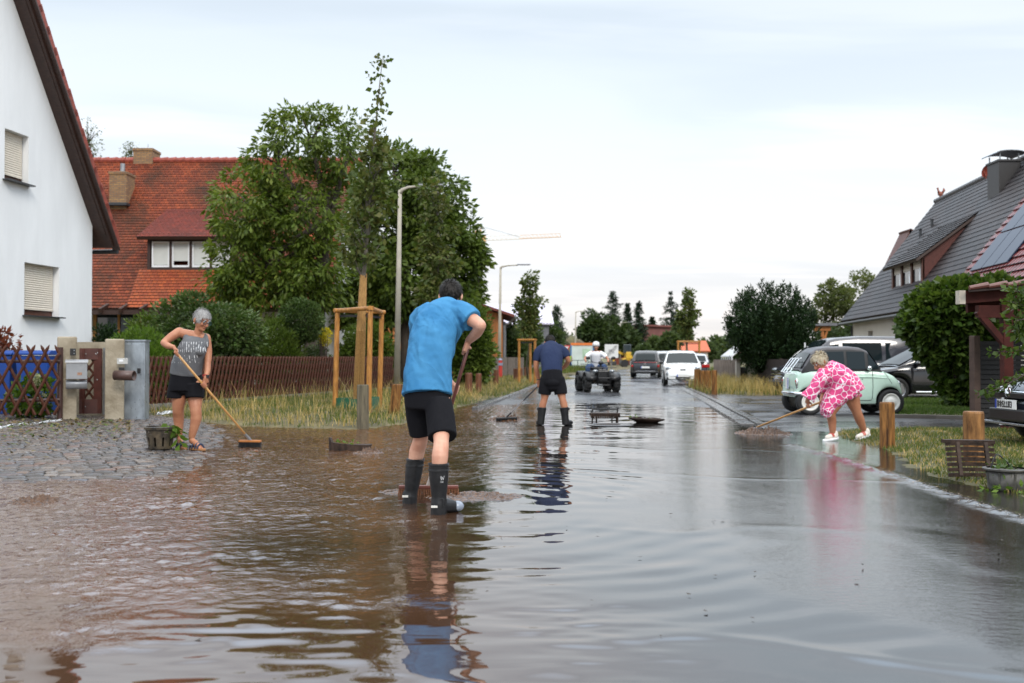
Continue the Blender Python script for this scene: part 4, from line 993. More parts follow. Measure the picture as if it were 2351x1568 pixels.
SB('large rounded hedge shrub behind the woman in grey', 385, 682, 590, 900, 26.5, LEAF5, .11, .065, 480, 70, .26, 4, env=[E(440, 750, 75, 68, 27, 1.2), E(520, 770, 72, 62, 26, 1.2), E(415, 815, 60, 70, 26.5, 1.0), E(500, 830, 85, 60, 26.5, 1)])
SB('feathery dark shrub left of the globe topiary', 588, 728, 690, 900, 29, LEAF2, .12, .035, 200, 60, .24, 5, updir=.9)
# globe topiary on a stem
Y = 29.3; b_ = at(690, 822, Y); b_.z = .1
tree('topiary_tree', 'round clipped globe tree on a thin dark stem behind the fence', 'tree', b_, at(688, 770, Y), .05, [E(690, 738, 48, 46, Y)], 190, 60, .16, .07, .045, LEAF4 if 0 else LEAF5, 0, 16, shell=.75, ntip=30)
SB('low blue green shrub under the globe tree', 690, 776, 770, 900, 30.5, LEAF5, .07, .035, 120, 50, .16, 7)
SB('shrub with bright yellow flower spikes beside the globe tree', 728, 760, 760, 880, 30, YELF, .06, .03, 26, 40, .11, 8, updir=.8, name='flowering_shrub', env=[E(738, 772, 10, 12, 30), E(750, 768, 9, 11, 30), E(744, 782, 14, 8, 30)])
SB('dark green shrub behind the staked tree frame', 780, 745, 905, 900, 35, LEAF2, .13, .07, 260, 60, .28, 9)
SB('dark bushy shrub between the dark tree and the orange barn', 1040, 700, 1122, 880, 38, LEAF2, .16, .09, 260, 60, .36, 10)
SB('low green shrub beside the fence of the barn', 1062, 800, 1112, 880, 40, LEAF5, .12, .06, 90, 50, .25, 11)
for k, (x0, y0, x1, y1, Y, lab) in enumerate(((1150, 745, 1200, 860, 66, 'green bush in front of the grey barn wall'), (1232, 735, 1290, 860, 84, 'loose light green bush left of the earth mound'), (1192, 715, 1232, 830, 74, 'tall green bush behind the second staked tree'))):
    SB(lab, x0, y0, x1, y1, Y, LEAF6, .3, .16, 110, 50, .55, 30 + k, name='wild_bush', cat='bush')
# red leaved plant and hydrangea by the lattice fence
SB('red leaved maple shrub at the left edge above the lattice fence', -40, 758, 36, 830, 20.8, leafmat('red_leaf', [(.16, .035, .02), (.22, .06, .03), (.10, .03, .02)], .5, .3), .11, .05, 46, 16, .16, 40, zb=.1)
hy = SB('hydrangea with pale flower heads behind the lattice fence', 18, 862, 125, 950, 18.75, LEAF4, .11, .08, 60, 14, .12, 41, name='hydrangea', cat='plant', zb=.1, stem_r=.01)
r = np.random.RandomState(5); fl = leafmat('cream_petals', [(.55, .52, .36), (.62, .58, .42), (.48, .47, .28)], .7, .3)
C = np.array([list(at(x, y, 18.55)) for x, y in ((82, 868), (88, 880), (95, 912), (20, 905))]); 
for c_ in C: v, f = clusters(c_[None], np.zeros((1, 3)), 130, .075, .035, .03, 0, r, flat=1.2); np_mesh('flower_head', v, f, fl, hy)

# ---- conifers and woods far away
def conifer(name, label, x, ytop, ybase, Y, wpx, lm, seed, group=None, droop=.35, dens=1.0, sparse=0):
    r = np.random.RandomState(seed); s = Y / FPX; b = at(x, 822, Y); b.z = 0; H_ = at(x, ytop, Y).z; z0 = max(.5, at(x, ybase, Y).z); W_ = wpx / 2 * s
    root = thing(name, label, 'tree', b, 0, group)
    tb = MB(); tb.tube([b, b + V((0, 0, H_ * .97))], [H_ * .022, .03], 7); tb.build('trunk', BARK, root)
    C, O = [], []; z = z0
    while z < H_:
        t = (z - z0) / (H_ - z0); R_ = W_ * (1 - t) ** .8 * r.uniform(.75, 1.25) + .06; k = max(4, int(8 * (1 - t) * dens) + 3)
        for j in range(k):
            a = r.uniform(0, 2 * PI); o = np.array([math.cos(a), math.sin(a), 0])
            rr = R_ * r.uniform(.6, 1.1)
            if sparse and r.uniform() < sparse: continue
            for q in np.linspace(.15, 1, 5): C.append([b.x + o[0] * rr * q, b.y + o[1] * rr * q, z - droop * rr * q * q + .1 * rr * q]); O.append(o)
        z += max(.28, (H_ - z0) / 22)
    C, O = np.array(C), np.array(O)
    v, f = clusters(C, O, 6, .10 + W_ * .035, .30 * max(1, Y / 130), .10 * max(1, Y / 110), .45, r, flat=.6); np_mesh('crown', v, f, lm, root)
    return root
conifer('spruce_tree', 'lone dark spruce left of the earth mound', 1278, 700, 790, 112, 58, NEED, 1, 'conifers at the end of the street')
conifer('pine_tree', 'tallest broad conifer rising above the wood left of the brick house', 1407, 672, 790, 165, 96, NEED, 2, 'conifers at the end of the street', .1)
conifer('spruce_tree', 'narrow conifer immediately right of the tallest one', 1441, 698, 800, 172, 48, NEED, 3, 'conifers at the end of the street')
conifer('spruce_tree', 'pointed conifer just left of the far brick house', 1467, 690, 800, 168, 54, NEED, 4, 'conifers at the end of the street')
conifer('spruce_tree', 'tall sparse conifer beside the staked tree, right of the brick house', 1541, 672, 770, 180, 70, NEED, 5, 'conifers at the end of the street', .2, sparse=.35)
conifer('spruce_tree', 'short conifer above the roof of the far brick house', 1497, 728, 780, 200, 42, NEED, 6, 'conifers at the end of the street')
def wood(label, x, y, rx, ry, Y, lm, seed, L=.6, ncl=90, nl=45, name='tree', group='trees at the end of the street'):
    b = at(x, 822, Y); b.z = 0; s = Y / FPX
    env = [E(x, y, rx, ry, Y), E(x - rx * .4, y + ry * .3, rx * .6, ry * .6, Y), E(x + rx * .45, y + ry * .2, rx * .6, ry * .65, Y), E(x, y - ry * .35, rx * .55, ry * .6, Y)]
    return tree(name, label, 'tree', b, at(x, y + ry * .3, Y), .012 * ry * s * 2 + .1, env, ncl, nl, rx * s * .22, L, L * .55, lm, .2, seed, group, shell=.5, ntip=20)
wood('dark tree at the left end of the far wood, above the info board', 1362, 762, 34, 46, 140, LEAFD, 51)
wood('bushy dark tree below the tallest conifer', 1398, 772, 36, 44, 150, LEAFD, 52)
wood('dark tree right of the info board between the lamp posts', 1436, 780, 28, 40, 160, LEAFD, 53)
wood('light green tree in front of the far brick house', 1508, 802, 20, 26, 140, LEAF6, 54)
wood('green tree right of the far brick house behind the parked cars', 1536, 796, 22, 32, 136, LEAF6, 55)
wood('olive green tree behind the third staked tree', 1562, 775, 22, 40, 160, LEAF6, 56)
wood('low green bush behind the dark parked car', 1478, 812, 20, 16, 110, LEAF6, 57, .4)
for k, (x, y, rx, ry, Y) in enumerate(((1622, 806, 20, 20, 240), (1648, 800, 18, 24, 260), (1672, 806, 18, 22, 230), (1590, 806, 22, 16, 300), (1700, 800, 26, 30, 210))):
    wood(['pale hazy tree at the far end of the street, left of the bus stop sign', 'hazy rounded tree right behind the bus stop sign', 'hazy tree between the bus stop sign and the yew', 'lowest far tree behind the orange roof', 'far tree half hidden behind the yew'][k], x, y, rx, ry, Y, LEAF6, 60 + k, .9, 60, 40)
wood('leafy green bush left of the big yew', 1690, 800, 26, 40, 60, LEAF6, 66, .25, 70, 40, 'wild_bush', None)
fw = np.random.RandomState(8)
xs_ = np.concatenate([fw.uniform(-140, 20, 700), fw.uniform(60, 260, 900)]); C = np.column_stack([xs_, fw.uniform(300, 340, len(xs_)), fw.uniform(.5, 8.5, len(xs_)) * (.55 + .45 * np.sin(xs_ * .11) ** 2)])
v, f = clusters(C, np.zeros((len(C), 3)), 26, 1.9, 1.4, .8, .2, fw); tag(np_mesh('far_wood', v, f, LEAF6), kind='stuff')
# trees behind the carport on the right
wood('tall yellow green tree behind the small timber carport', 1915, 720, 48, 75, 62, LEAF7, 70, .2, 150, 50, 'tree', 'trees behind the grey roofed house')
wood('pale thin topped tree between the carport and the grey roof', 1985, 690, 40, 75, 72, LEAF7, 71, .2, 110, 34, 'tree', 'trees behind the grey roofed house')
wood('darker low tree behind the silver van', 1930, 790, 50, 50, 58, LEAF6, 72, .2, 90, 50, 'tree', 'trees behind the grey roofed house')
# wispy birch tops behind the red roof
for k, (x, y, rx, ry) in enumerate(((203, 330, 26, 62), (300, 352, 16, 26))):
    Y = 52; b = at(x, 822, Y); b.z = 0
    tree('birch_tree', ['wispy thin birch top between the white house and the red roof', 'faint birch top beside the chimney on the red ridge'][k], 'tree', b, at(x, y + ry * .6, Y), .12, [E(x, y, rx, ry, Y), E(x + 10, y + ry * .5, rx, ry * .5, Y)], 60, 9, .35, .12, .06, LEAF7, .9, 80 + k, 'birches behind the red roof', bark=BARKL, shell=.2, ntip=50)
# yew: many upright plumes
r = np.random.RandomState(31); Y = 36; b = at(1772, 822, Y); b.z = 0
yw = thing('yew_tree', 'large dark rounded yew with upright plumes right of the street', 'tree', b)
env = [E(1770, 765, 84, 92, Y, 1.4), E(1730, 770, 52, 66, Y, 1.1), E(1815, 775, 46, 62, Y, 1.1), E(1775, 830, 62, 50, Y, 1.1)]
C, out, _ = env_points(env, 420, r, .82)
v, f = [], []
n0 = 0
for c_, o_ in zip(C, out):
    up = np.array([o_[0] * .45, o_[1] * .45, .9]); h = r.uniform(.35, .7); k = 70
    t = r.uniform(0, 1, k); P = c_ + up * (t * h)[:, None] + r.normal(0, 1, (k, 3)) * (.13 * (1 - t * .8))[:, None]
    D = r.normal(0, .7, (k, 3)) + up * 1.0; vv, ff = leaf_quads(P, D, .13, .04, r); v.append(vv); f.append(ff + n0); n0 += len(vv)
np_mesh('crown', np.vstack(v), np.vstack(f), YEW, yw)
tb = MB(); tb.tube([b, b + V((0, 0, 2.2))], [.22, .12], 8); tb.build('trunk', BARK, yw)
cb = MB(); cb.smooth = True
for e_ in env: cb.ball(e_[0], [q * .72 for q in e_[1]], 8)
cb.build('inner_core', mat('dark_core', (.006, .010, .004), 1.0, spec=0), yw)  # near-black solid balls filling the inside of the crown
# big vine covered mass by the carport
Y = 23
env = [E(2195, 722, 92, 74, Y, 1.2), E(2140, 735, 52, 62, Y, 1), E(2265, 690, 78, 45, Y, 1), E(2185, 800, 60, 50, Y, .9), E(2212, 860, 36, 70, Y, .7), E(2290, 730, 50, 60, Y, .8)]
shrub('vine', 'huge rounded mass of broad leaved vine beside the brown carport', 'vine', V((at(2205, 822, Y).x, Y, 0)), env, 640, 58, .22, .135, .125, VINE, .4, 32, shell=.75, stem_r=.05)
# twigs hanging into the picture at the right edge
r = np.random.RandomState(33); Y = 13.2
hb = thing('leafy_branches', 'bright leafy branches reaching in from the right edge in front of the carport', 'branches', V((at(2420, 822, Y).x, Y, 0)))
tw = MB(); tips = []
o0 = V((at(2420, 822, Y).x, Y, 0))
for pts in (((2420, 900), (2380, 760), (2345, 700), (2310, 690)), ((2420, 860), (2370, 730), (2335, 735), (2322, 760)), ((2420, 830), (2360, 860), (2320, 875), (2262, 892)), ((2420, 800), (2365, 800), (2330, 805), (2280, 808)), ((2420, 820), (2370, 850), (2300, 890), (2256, 905)), ((2420, 780), (2380, 690), (2350, 672), (2330, 668))):
    q = [at(x, y, Y + r.uniform(-.2, .2)) for x, y in pts]; q[0].z = max(q[0].z, .6); tw.tube([o0] + q, [.03, .02, .014, .009, .005], 5)
    for a, b_ in zip(q[1:-1], q[2:]):
        for t in np.linspace(0, 1, 7): tips.append(list(a.lerp(b_, t)))
tw.build('twigs', BARK, hb)
tips = np.array(tips); ex_ = np.array([list(at(x, y, Y)) for x, y in ((2345, 690), (2340, 715), (2330, 740), (2350, 760), (2345, 668), (2335, 700), (2350, 735))])
v1, f1 = clusters(tips, np.zeros((len(tips), 3)), 5, .07, .085, .05, .2, r); v2, f2 = clusters(ex_, np.zeros((len(ex_), 3)), 34, .18, .09, .055, .2, r)
np_mesh('leaves', np.vstack([v1, v2]), np.vstack([f1, f2 + len(v1)]), VINE, hb)
# ---- fences
SLAT = mat('stained_slat', (.062, .020, .010), .55, spec=.25, var=.4, vs=10, st=(4, 4, 1), bump=.004, bs=20)
RAIL = mat('fence_rail', (.045, .018, .014), .55, var=.3, vs=6)
def lattice(root, A, B, h, sp, shift, rr, zb=.08, top=.06):
    """crossed half-round slats between A and B; front layer leans towards B"""
    A, B = V(A), V(B); L = (B - A).length; u = (B - A) / L; n = V((u.y, -u.x, 0)); n = n if n.y < 0 else -n
    for lay, sg in ((.026, 1), (-.026, -1)):
        mb = MB(); s = -shift
        while s < L + shift:
            s0, s1 = (s, s + shift) if sg > 0 else (s + shift, s); z0, z1 = 0., 1.
            t0, t1 = 0., 1.
            def cut(t): return s0 + (s1 - s0) * t
            lo = [t for t in ((0 - s0) / (s1 - s0), (L - s0) / (s1 - s0))]
            ta, tb_ = max(0, min(lo)), min(1, max(lo))
            if tb_ - ta > .08:
                P = lambda t: A + u * cut(t) + n * (lay + rnd.uniform(-.003, .003)) + V((0, 0, zb + (h - zb) * t))
                a, b = P(ta), P(tb_); dd = (b - a).normalized()
                mb.tube([a, b - dd * rr * 2.2, b], [rr, rr, rr * .25], 6)
            s += sp
        mb.build('lattice', SLAT, root)
    for z in (.22 * h + .05, h * .78):
        mb = MB(); mb.tube([A - n * .06 + V((0, 0, z)), B - n * .06 + V((0, 0, z))], .035, 6); mb.build('rail', RAIL, root)
    k = max(1, round(L / 2.4))
    for i in range(k + 1):
        p = A.lerp(B, i / k) - n * .12; mb = MB(); mb.tube([p - V((0, 0, .1)), p + V((0, 0, h - .04))], .05, 8); mb.build('post', RAIL, root)
A, B = gp(337, 938, .14), gp(902, 894, .15)
fe = thing('lattice_fence', 'long brown lattice fence of slanting slats running from the grey cabinet to the lamp post', 'fence', A)
lattice(fe, A, B, 1.13, .165, .36, .026)
bs = MB(); bs.bar(A + V((0, 0, -.02)), B + V((0, 0, -.02)), .12, .22); bs.build('base_kerb', mat('old_concrete', (.15, .14, .12), .85, var=.3, vs=5, bump=.006, bs=30), fe)
A, B = gp(-190, 968, .1), gp(136, 962, .1)
f2 = thing('lattice_fence', 'brown crossed lattice fence in front of the blue bins', 'fence', A)
lattice(f2, A, B, 1.36, .235, .62, .03)
# ---- gate, posts and things on them
CONC = mat('weathered_concrete', (.30, .245, .165), .85, var=.3, vs=3, bump=.008, bs=25, col2=(.36, .31, .23))
def post(label, x, Y, w_, d_, h, rz):
    c = at(x, 822, Y); mb = MB(); mb.box((c.x, c.y, h / 2), (w_, d_, h), rz)
    return tag(mb.build('gate_post', CONC, None, origin=(c.x, c.y, 0), bevel=.025), label, 'gate post'), V((c.x, c.y, 0))
p1, c1 = post('concrete gate post carrying the grey letterbox, left of the gate', 154, 18.7, .34, .36, 1.62, math.radians(24))
p2, c2 = post('concrete gate post carrying the brown newspaper tube, right of the gate', 264, 18.9, .34, .36, 1.58, math.radians(20))
gw = MB(); a, b = at(188, 822, 19.9), at(240, 822, 19.9); gw.box(((a.x + b.x) / 2, 19.95, .76), (b.x - a.x + .3, .14, 1.56))
# wooden gate with metal edge
ga = thing('garden_gate', 'dark brown wooden lattice gate between the two concrete posts', 'gate', V((c1.x + .45, 19.3, 0)))
A, B = at(183, 822, 19.3), at(238, 822, 19.45); A.z = B.z = 0
u_ = (B - A).normalized(); L = (B - A).length
fr = MB(); P = lambda s, z: A + u_ * s + V((0, 0, z))
GW = mat('gate_wood', (.075, .022, .016), .45, var=.25, vs=6)
for a, b, w_, t_ in ((P(0, .28), P(L - .03, .28), .05, .28), (P(0, 1.30), P(L - .03, 1.30), .05, .22), (P(L - .1, .14), P(L - .1, 1.4), .15, .05), (P(.05, .14), P(.05, 1.4), .1, .05)): fr.bar(a, b, w_, t_)
fr.build('frame', GW, ga)
lt = MB(); s = -.5
while s < L:
    for q in (0, 1):
        s0, s1 = (s, s + .62) if q == 0 else (s + .62, s)
        a, b = P(s0, .35), P(s1, 1.22)
        t0 = max(0, min((0 - s0) / (s1 - s0), (L - .12 - s0) / (s1 - s0))); t1 = min(1, max((0 - s0) / (s1 - s0), (L - .12 - s0) / (s1 - s0)))
        if t1 - t0 > .1: lt.tube([a.lerp(b, t0) + V((0, .03 + .03 * q, 0)), a.lerp(b, t1) + V((0, .03 + .03 * q, 0))], .026, 6)
    s += .17
lt.build('lattice', SLAT, ga)
mp = MB(); mp.bar(P(L + .02, .12), P(L + .02, 1.42), .05, .05, (0, 1, 0)); mp.build('metal_edge', ZINC, ga)
for z in (.5, 1.1):
    h_ = MB(); h_.tube([P(L + .02, z), P(L + .16, z)], .018, 8); h_.ball(P(L + .05, z), .03, 6); h_.build('hinge', ZINC, ga)
bo = MB()
for s_, z in ((.12, 1.30), (.3, 1.30), (L - .1, 1.32), (L - .1, .8), (.12, .28)): bo.ball(P(s_, z) + V((0, -.03, 0)), .012, 4)
bo.build('bolts', ZINC, ga)['kind'] = 'stuff'
def facing(rz): return Matrix.Rotation(rz, 3, 'Z')
# letterbox
R_ = facing(math.radians(24)); lb = at(176, 858, 18.42)
BOXG = mat('letterbox_grey', (.27, .275, .285), .45, metal=.3, var=.08)
mb_ = thing('letterbox', 'grey metal letterbox with newspaper roll below on the left gate post', 'letterbox', lb)
def LB(x, y, z): return lb + R_ @ V((x, y, z))
m_ = MB(); m_.box(LB(0, 0, .05), (.36, .11, .30), M=R_); m_.build('box', BOXG, mb_, bevel=.008)
m_ = MB(); m_.prism([(-.075, 0), (.06, 0), (.06, .06), (-.05, .035)], LB(-.195, 0, .205), R_ @ V((0, 1, 0)), (0, 0, 1), R_ @ V((.39, 0, 0))); m_.build('lid', BOXG, mb_, bevel=.006)
m_ = MB(); m_.smooth = True
n_ = 12
pts = [(.055 + .0, .0)] + [(.055 * math.cos(t), -.035 + .12 * math.sin(t) * (1 if math.sin(t) < 0 else 0)) for t in np.linspace(0, -PI, n_)]
vs = [LB(s_, p[0], -.12 + p[1]) for s_ in (-.18, .18) for p in pts]
k_ = len(pts); m_.add(vs, [(i, i + 1, k_ + i + 1, k_ + i) for i in range(k_ - 1)]); tr = m_.build('newspaper_roll', BOXG, mb_); sm = tr.modifiers.new('s', 'SOLIDIFY'); sm.thickness = .006
m_ = MB(); m_.box(LB(.05, -.0565, -.0), (.08, .004, .05), M=R_); m_.build('sticker', mat('sticker', (.30, .16, .10), .5, var=.5, vs=60), mb_)
m_ = MB(); m_.tube([LB(.07, -.058, .17), LB(.07, -.066, .17)], .012, 8); m_.build('lock', ZINC, mb_)
# intercom, name plate, bell, newspaper tube
def plate(name, label, cat, x, y, Y, w_, h, t_, m, rz, extra=None):
    c = at(x, y, Y); mb = MB(); mb.box(c, (w_, t_, h), M=facing(rz)); o = mb.build(name, m, None, origin=c, bevel=.005); return tag(o, label, cat)
ic = plate('intercom', 'small black intercom plate above the letterbox', 'intercom', 167.5, 808, 18.49, .10, .13, .03, BLKM, math.radians(24))
kn = MB()
for z in (.025, -.03): kn.ball(at(170, 808, 18.46) + V((0, 0, z)), .012, 5)
kn.build('button', ZINC, ic)
np_ = plate('name_plate', 'pale framed name plate on the right gate post', 'name plate', 281, 829, 18.66, .19, .11, .03, mat('pale_plate', (.42, .42, .40), .4), math.radians(20))
k2 = MB(); k2.box(at(278, 828, 18.635), (.07, .006, .04), M=facing(math.radians(20))); k2.build('card', WHITEP, np_)
plate('door_bell', 'dark bell plate above the newspaper tube', 'door bell', 279, 850, 18.69, .10, .11, .03, BLKM, math.radians(20))
nt_ = MB(); nt_.smooth = True; c_ = at(286, 862, 18.5); ax = V((.97, -.12, -.02)).normalized()
nt_.tube([c_ - ax * .19, c_ + ax * .19], .085, 20, cap=False)
o = nt_.build('newspaper_tube', mat('brown_plastic', (.075, .042, .034), .4), None, origin=c_); s_ = o.modifiers.new('s', 'SOLIDIFY'); s_.thickness = .008
tag(o, 'brown newspaper tube on the right gate post', 'newspaper tube')
# grey utility cabinet
cb = thing('utility_cabinet', 'grey galvanised steel utility cabinet between gate post and long fence', 'cabinet', at(313, 822, 19.2) * 1)
c_ = at(313, 822, 19.2); Rc = facing(math.radians(4))
GALV = mat('galvanised', (.30, .335, .37), .38, metal=.55, var=.22, vs=7, st=(1, 1, .5), rvar=.12)
m_ = MB(); m_.box((c_.x, c_.y, .77), (.41, .3, 1.54), M=Rc); m_.build('body', GALV, cb, bevel=.006)
m_ = MB(); m_.box((c_.x + .012, c_.y - .155, .76), (.35, .014, 1.47), M=Rc); dr_ = m_.build('door', GALV, cb, bevel=.004)
m_ = MB(); m_.box((c_.x + .115, c_.y - .17, .98), (.06, .03, .09), M=Rc); m_.build('latch', BLKM, dr_, bevel=.005)
m_ = MB(); m_.box((c_.x, c_.y, 1.555), (.44, .34, .03), M=Rc); m_.build('lid', GALV, cb)
gwo = gw.build('garden_wall', CONC, None, origin=(a.x, 19.95, 0)); tag(gwo, 'low mossy concrete wall behind the wooden gate', 'wall')
# blue recycling bins
BLUE = mat('blue_plastic', (.008, .05, .25), .4, var=.1)
def wheelie(label, x, Y):
    c = at(x, 822, Y); c.z = .05; t = thing('recycling_bin', label, 'bin', c, 0, 'blue bins behind the lattice fence')
    m_ = MB(); vs = []
    for z, w_, d_ in ((0, .25, .27), (1.18, .33, .36)): vs += [c + V((a * w_, b * d_, z + .04)) for a, b in ((-1, -1), (1, -1), (1, 1), (-1, 1))]
    m_.add(vs, [(3, 2, 1, 0), (4, 5, 6, 7), (0, 1, 5, 4), (1, 2, 6, 5), (2, 3, 7, 6), (3, 0, 4, 7)]); m_.build('body', BLUE, t, bevel=.02)
    m_ = MB(); m_.prism([(-.40, 0), (.40, 0), (.40, .05), (.2, .10), (-.3, .09), (-.40, .04)], c + V((-.36, 0, 1.23)), (0, 1, 0), (0, 0, 1), (.72, 0, 0)); m_.build('lid', BLUE, t, bevel=.012)
    for s_ in (-.28, .28):
        m_ = MB(); m_.tube([c + V((s_ - .03, .3, .1)), c + V((s_ + .03, .3, .1))], .1, 14); m_.build('wheel', BLKM, t)
wheelie('blue wheeled bin behind the lattice, nearer the gate', 92, 20.2); wheelie('blue wheeled bin behind the lattice at the left edge', 8, 20.4)

# ---- tree frames: three round posts, top rails, green band
POLE = mat('yellow_pole', (.33, .13, .022), .45, var=.35, vs=5, st=(4, 4, .7), bump=.006, bs=12, col2=(.48, .22, .045))
STRAP = mat('black_strap', (.012, .012, .014), .6)
GRB = mat('green_mesh', (.01, .10, .05), .6)
def tree_frame(label, P3, h, r0, band=True, sl=0):
    t = thing('tree_stake', label, 'tree stake frame', P3[0], 0, 'wooden frames round the young trees')
    tops = []
    for p in P3:
        p = V(p); q = p + V((sl * rnd.uniform(.4, 1), 0, h)); m_ = MB(); m_.smooth = False; m_.tube([p - V((0, 0, .1)), q], [r0 * 1.05, r0 * .95], 10); m_.build('pole', POLE, t); tops.append(q)
    for a, b in ((0, 1), (1, 2), (2, 0)):
        d_ = (tops[b] - tops[a]).normalized(); z = V((0, 0, r0 * .8 + (.004 if a else 0)))
        m_ = MB(); m_.tube([tops[a] - d_ * .08 + z, tops[b] + d_ * .08 + z], r0 * .85, 10); m_.build('rail', POLE, t)
    c_ = (tops[0] + tops[1] + tops[2]) / 3
    for q in tops:
        m_ = MB(); m_.bar(q + V((0, 0, -.07)), c_ + V((0, 0, -.07)), .012, .05); m_.build('strap', STRAP, t)
    if band:
        m_ = MB()
        for a, b in ((0, 1), (1, 2), (2, 0)): m_.bar(V(P3[a]) + V((0, 0, .12)), V(P3[b]) + V((0, 0, .12)), .012, .22)
        m_.build('mesh_band', GRB, t)
zz = .14
tree_frame('tall yellow wooden frame round the tall young maple on the left verge', [gp(769, 938, zz), gp(846, 944, zz), gp(871, 934, zz)], 2.05, .055, True, .07)
tree_frame('wooden frame round the small maple right of the second lamp post', [V((gp(1190, 872, .1).x, 45.4, .1)), V((gp(1222, 872, .1).x, 45.2, .1)), V((gp(1214, 872, .1).x, 46.9, .1))], 1.9, .06, False)
tree_frame('orange wooden frame round the maple behind the white hatchback', [V((10.25, 61.4, .08)), V((11.55, 61.4, .08)), V((11.0, 62.7, .08))], 2.1, .07, False)

# ---- bollards
WOODB = mat('bollard_wood', (.085, .034, .011), .5, spec=.25, var=.5, vs=4, st=(5, 5, .6), bump=.014, bs=9, col2=(.29, .13, .035))
WOODD = mat('bollard_dark_wood', (.115, .04, .016), .5, var=.45, vs=5, st=(5, 5, .6), bump=.01, bs=9)
WOODG = mat('bollard_grey_wood', (.095, .08, .05), .85, var=.4, vs=6, st=(4, 4, .5), bump=.012, bs=12)
def bollard(label, p, r0, h, m, group, tilt=0):
    p = V(p); mb = MB(); n = 20; vs = []
    zs = [-.08, 0, h * .3, h * .6, h * .9, h - .02, h]; rs = [r0, r0, r0 * .985, r0 * .98, r0 * .985, r0 * .97, r0 * .9]
    crack = rnd.uniform(3.6, 5.2)
    for z, q in zip(zs, rs):
        for j in range(n):
            a = 2 * PI * j / n; k = 1 + .018 * math.sin(3 * a + z * 4 + p.x * 9) - (.10 if abs(a - crack) < .17 else 0)
            vs.append(p + V((q * k * math.cos(a) + tilt * z, q * k * math.sin(a), z)))
    fs = [(i * n + j, i * n + (j + 1) % n, (i + 1) * n + (j + 1) % n, (i + 1) * n + j) for i in range(len(zs) - 1) for j in range(n)]
    mb.add(vs, fs); mb.add(vs[-n:], [tuple(range(n))])
    return tag(mb.build('bollard', m, None, origin=p), label, 'bollard', group)
GB = 'wooden bollards along the verges'
bollard('grey weathered wooden bollard in front of the tall tree frame', gp(833, 980, .03), .105, .73, WOODG, GB)
bollard('brown wooden bollard leaning beside the tall lamp post', gp(905, 944, .12), .115, .56, WOODB, GB, .12)
for x, y, w_, h, lab in ((1076, 905, 17, .66, 'brown bollard right of the man in blue, nearest of the verge row'), (1099, 901, 14, .62, 'brown bollard, second of the verge row right of the man in blue'), (1117, 883, 14, .64, 'short dark bollard, third of the verge row right of the man in blue'), (1138, 885, 13, .66, 'dark bollard, fourth of the verge row below the red hydrant post'),
                         (1184, 875, 11, .62, 'dark bollard left of the small tree frame'), (1195, 872, 10, .62, 'dark bollard in front of the small tree frame'), (1208, 867, 9, .60, 'dark bollard right of the frame, left one of the far pair'), (1217, 866, 9, .60, 'dark bollard behind the man in navy, right one of the far pair')):
    p = gp(x, y, .1); bollard(lab, p, w_ / 2 * p.y / FPX, h, WOODD, GB)
for x, y, w_, h, lab in ((1601, 891, 15, .72, 'bollard at the left end of the group of four by the white hatchback'), (1614, 893, 12, .68, 'bollard second from left in the group of four by the white hatchback'), (1626, 896, 13, .70, 'bollard second from right in the group of four by the driveway'), (1640, 901, 13, .74, 'bollard at the right end of the group of four by the driveway')):
    p = gp(x, y, .08); bollard(lab, p, w_ / 2 * p.y / FPX, h, WOODB, GB)
p = gp(2037, 1030, zat(hgt_lawn, 4.8, 12.9)); bollard('tall split wooden bollard on the grass right of the woman in pink', p, .10, .63, WOODB, GB)
p = at(2234, 822, 11.0); p.z = zat(hgt_lawn, p.x, p.y); bollard('broad fresh wooden bollard with the drain grate leaning on it', p, .112, .57, mat('fresh_wood', (.12, .05, .016), .5, spec=.25, var=.5, vs=3.5, st=(4, 4, .9), bump=.006, bs=9, col2=(.31, .15, .05)), GB)

# ---- street lamps
LPOLE = mat('lamp_pole', (.34, .31, .25), .7, var=.12, vs=3)
LHEAD = mat('lamp_head', (.10, .10, .11), .4)
def lamp(label, p, h, arm, rb, lean=0, rise=.12):
    p = V(p); t = thing('street_lamp', label, 'street lamp', p, 0, 'street lamps')
    m_ = MB(); m_.smooth = True; top = p + V((lean, 0, h)); m_.tube([p - V((0, 0, .1)), p.lerp(top, .5), top], [rb, rb * .78, rb * .55], 10); m_.build('pole', LPOLE, t)
    e = top + V((arm, 0, rise)); m_ = MB(); m_.smooth = True; m_.tube([top - V((0, 0, .12)), top + V((.06, 0, .0)), top.lerp(e, .4) + V((0, 0, .03)), e], [rb * .6, rb * .55, rb * .38, rb * .3], 8); ao = m_.build('arm', LPOLE, t)
    m_ = MB(); m_.add([e + V((a, b, c)) for c, w_ in ((.0, .13), (.06, .07)) for a, b in ((-.05, -w_), (.72, -w_), (.72, w_), (-.05, w_))], [(3, 2, 1, 0), (4, 5, 6, 7), (0, 1, 5, 4), (1, 2, 6, 5), (2, 3, 7, 6), (3, 0, 4, 7)]); ho = m_.build('lamp_head', LHEAD, ao, bevel=.015)
    m_ = MB(); m_.box(e + V((.36, 0, -.006)), (.5, .16, .01)); m_.build('diffuser', mat('diffuser', (.6, .6, .58), .3), ho)
lamp('tall beige street lamp in front of the dark tree, nearest of the row', V((at(911, 822, 31).x, 31, .12)), 6.35, .62, .105, .09)
lamp('street lamp beside the orange barn, second of the row', V((at(1146, 822, 57).x, 57, .1)), 6.35, 1.0, .11, .08, .1)
lamp('street lamp left of the earth mound wood, third of the row', V((at(1320, 822, 114).x, 114, .1)), 6.4, 1.1, .11, .1)
lamp('street lamp left of the dark parked car, fourth of the row', V((at(1423, 822, 150).x, 150, .1)), 6.4, 1.1, .12, .1)
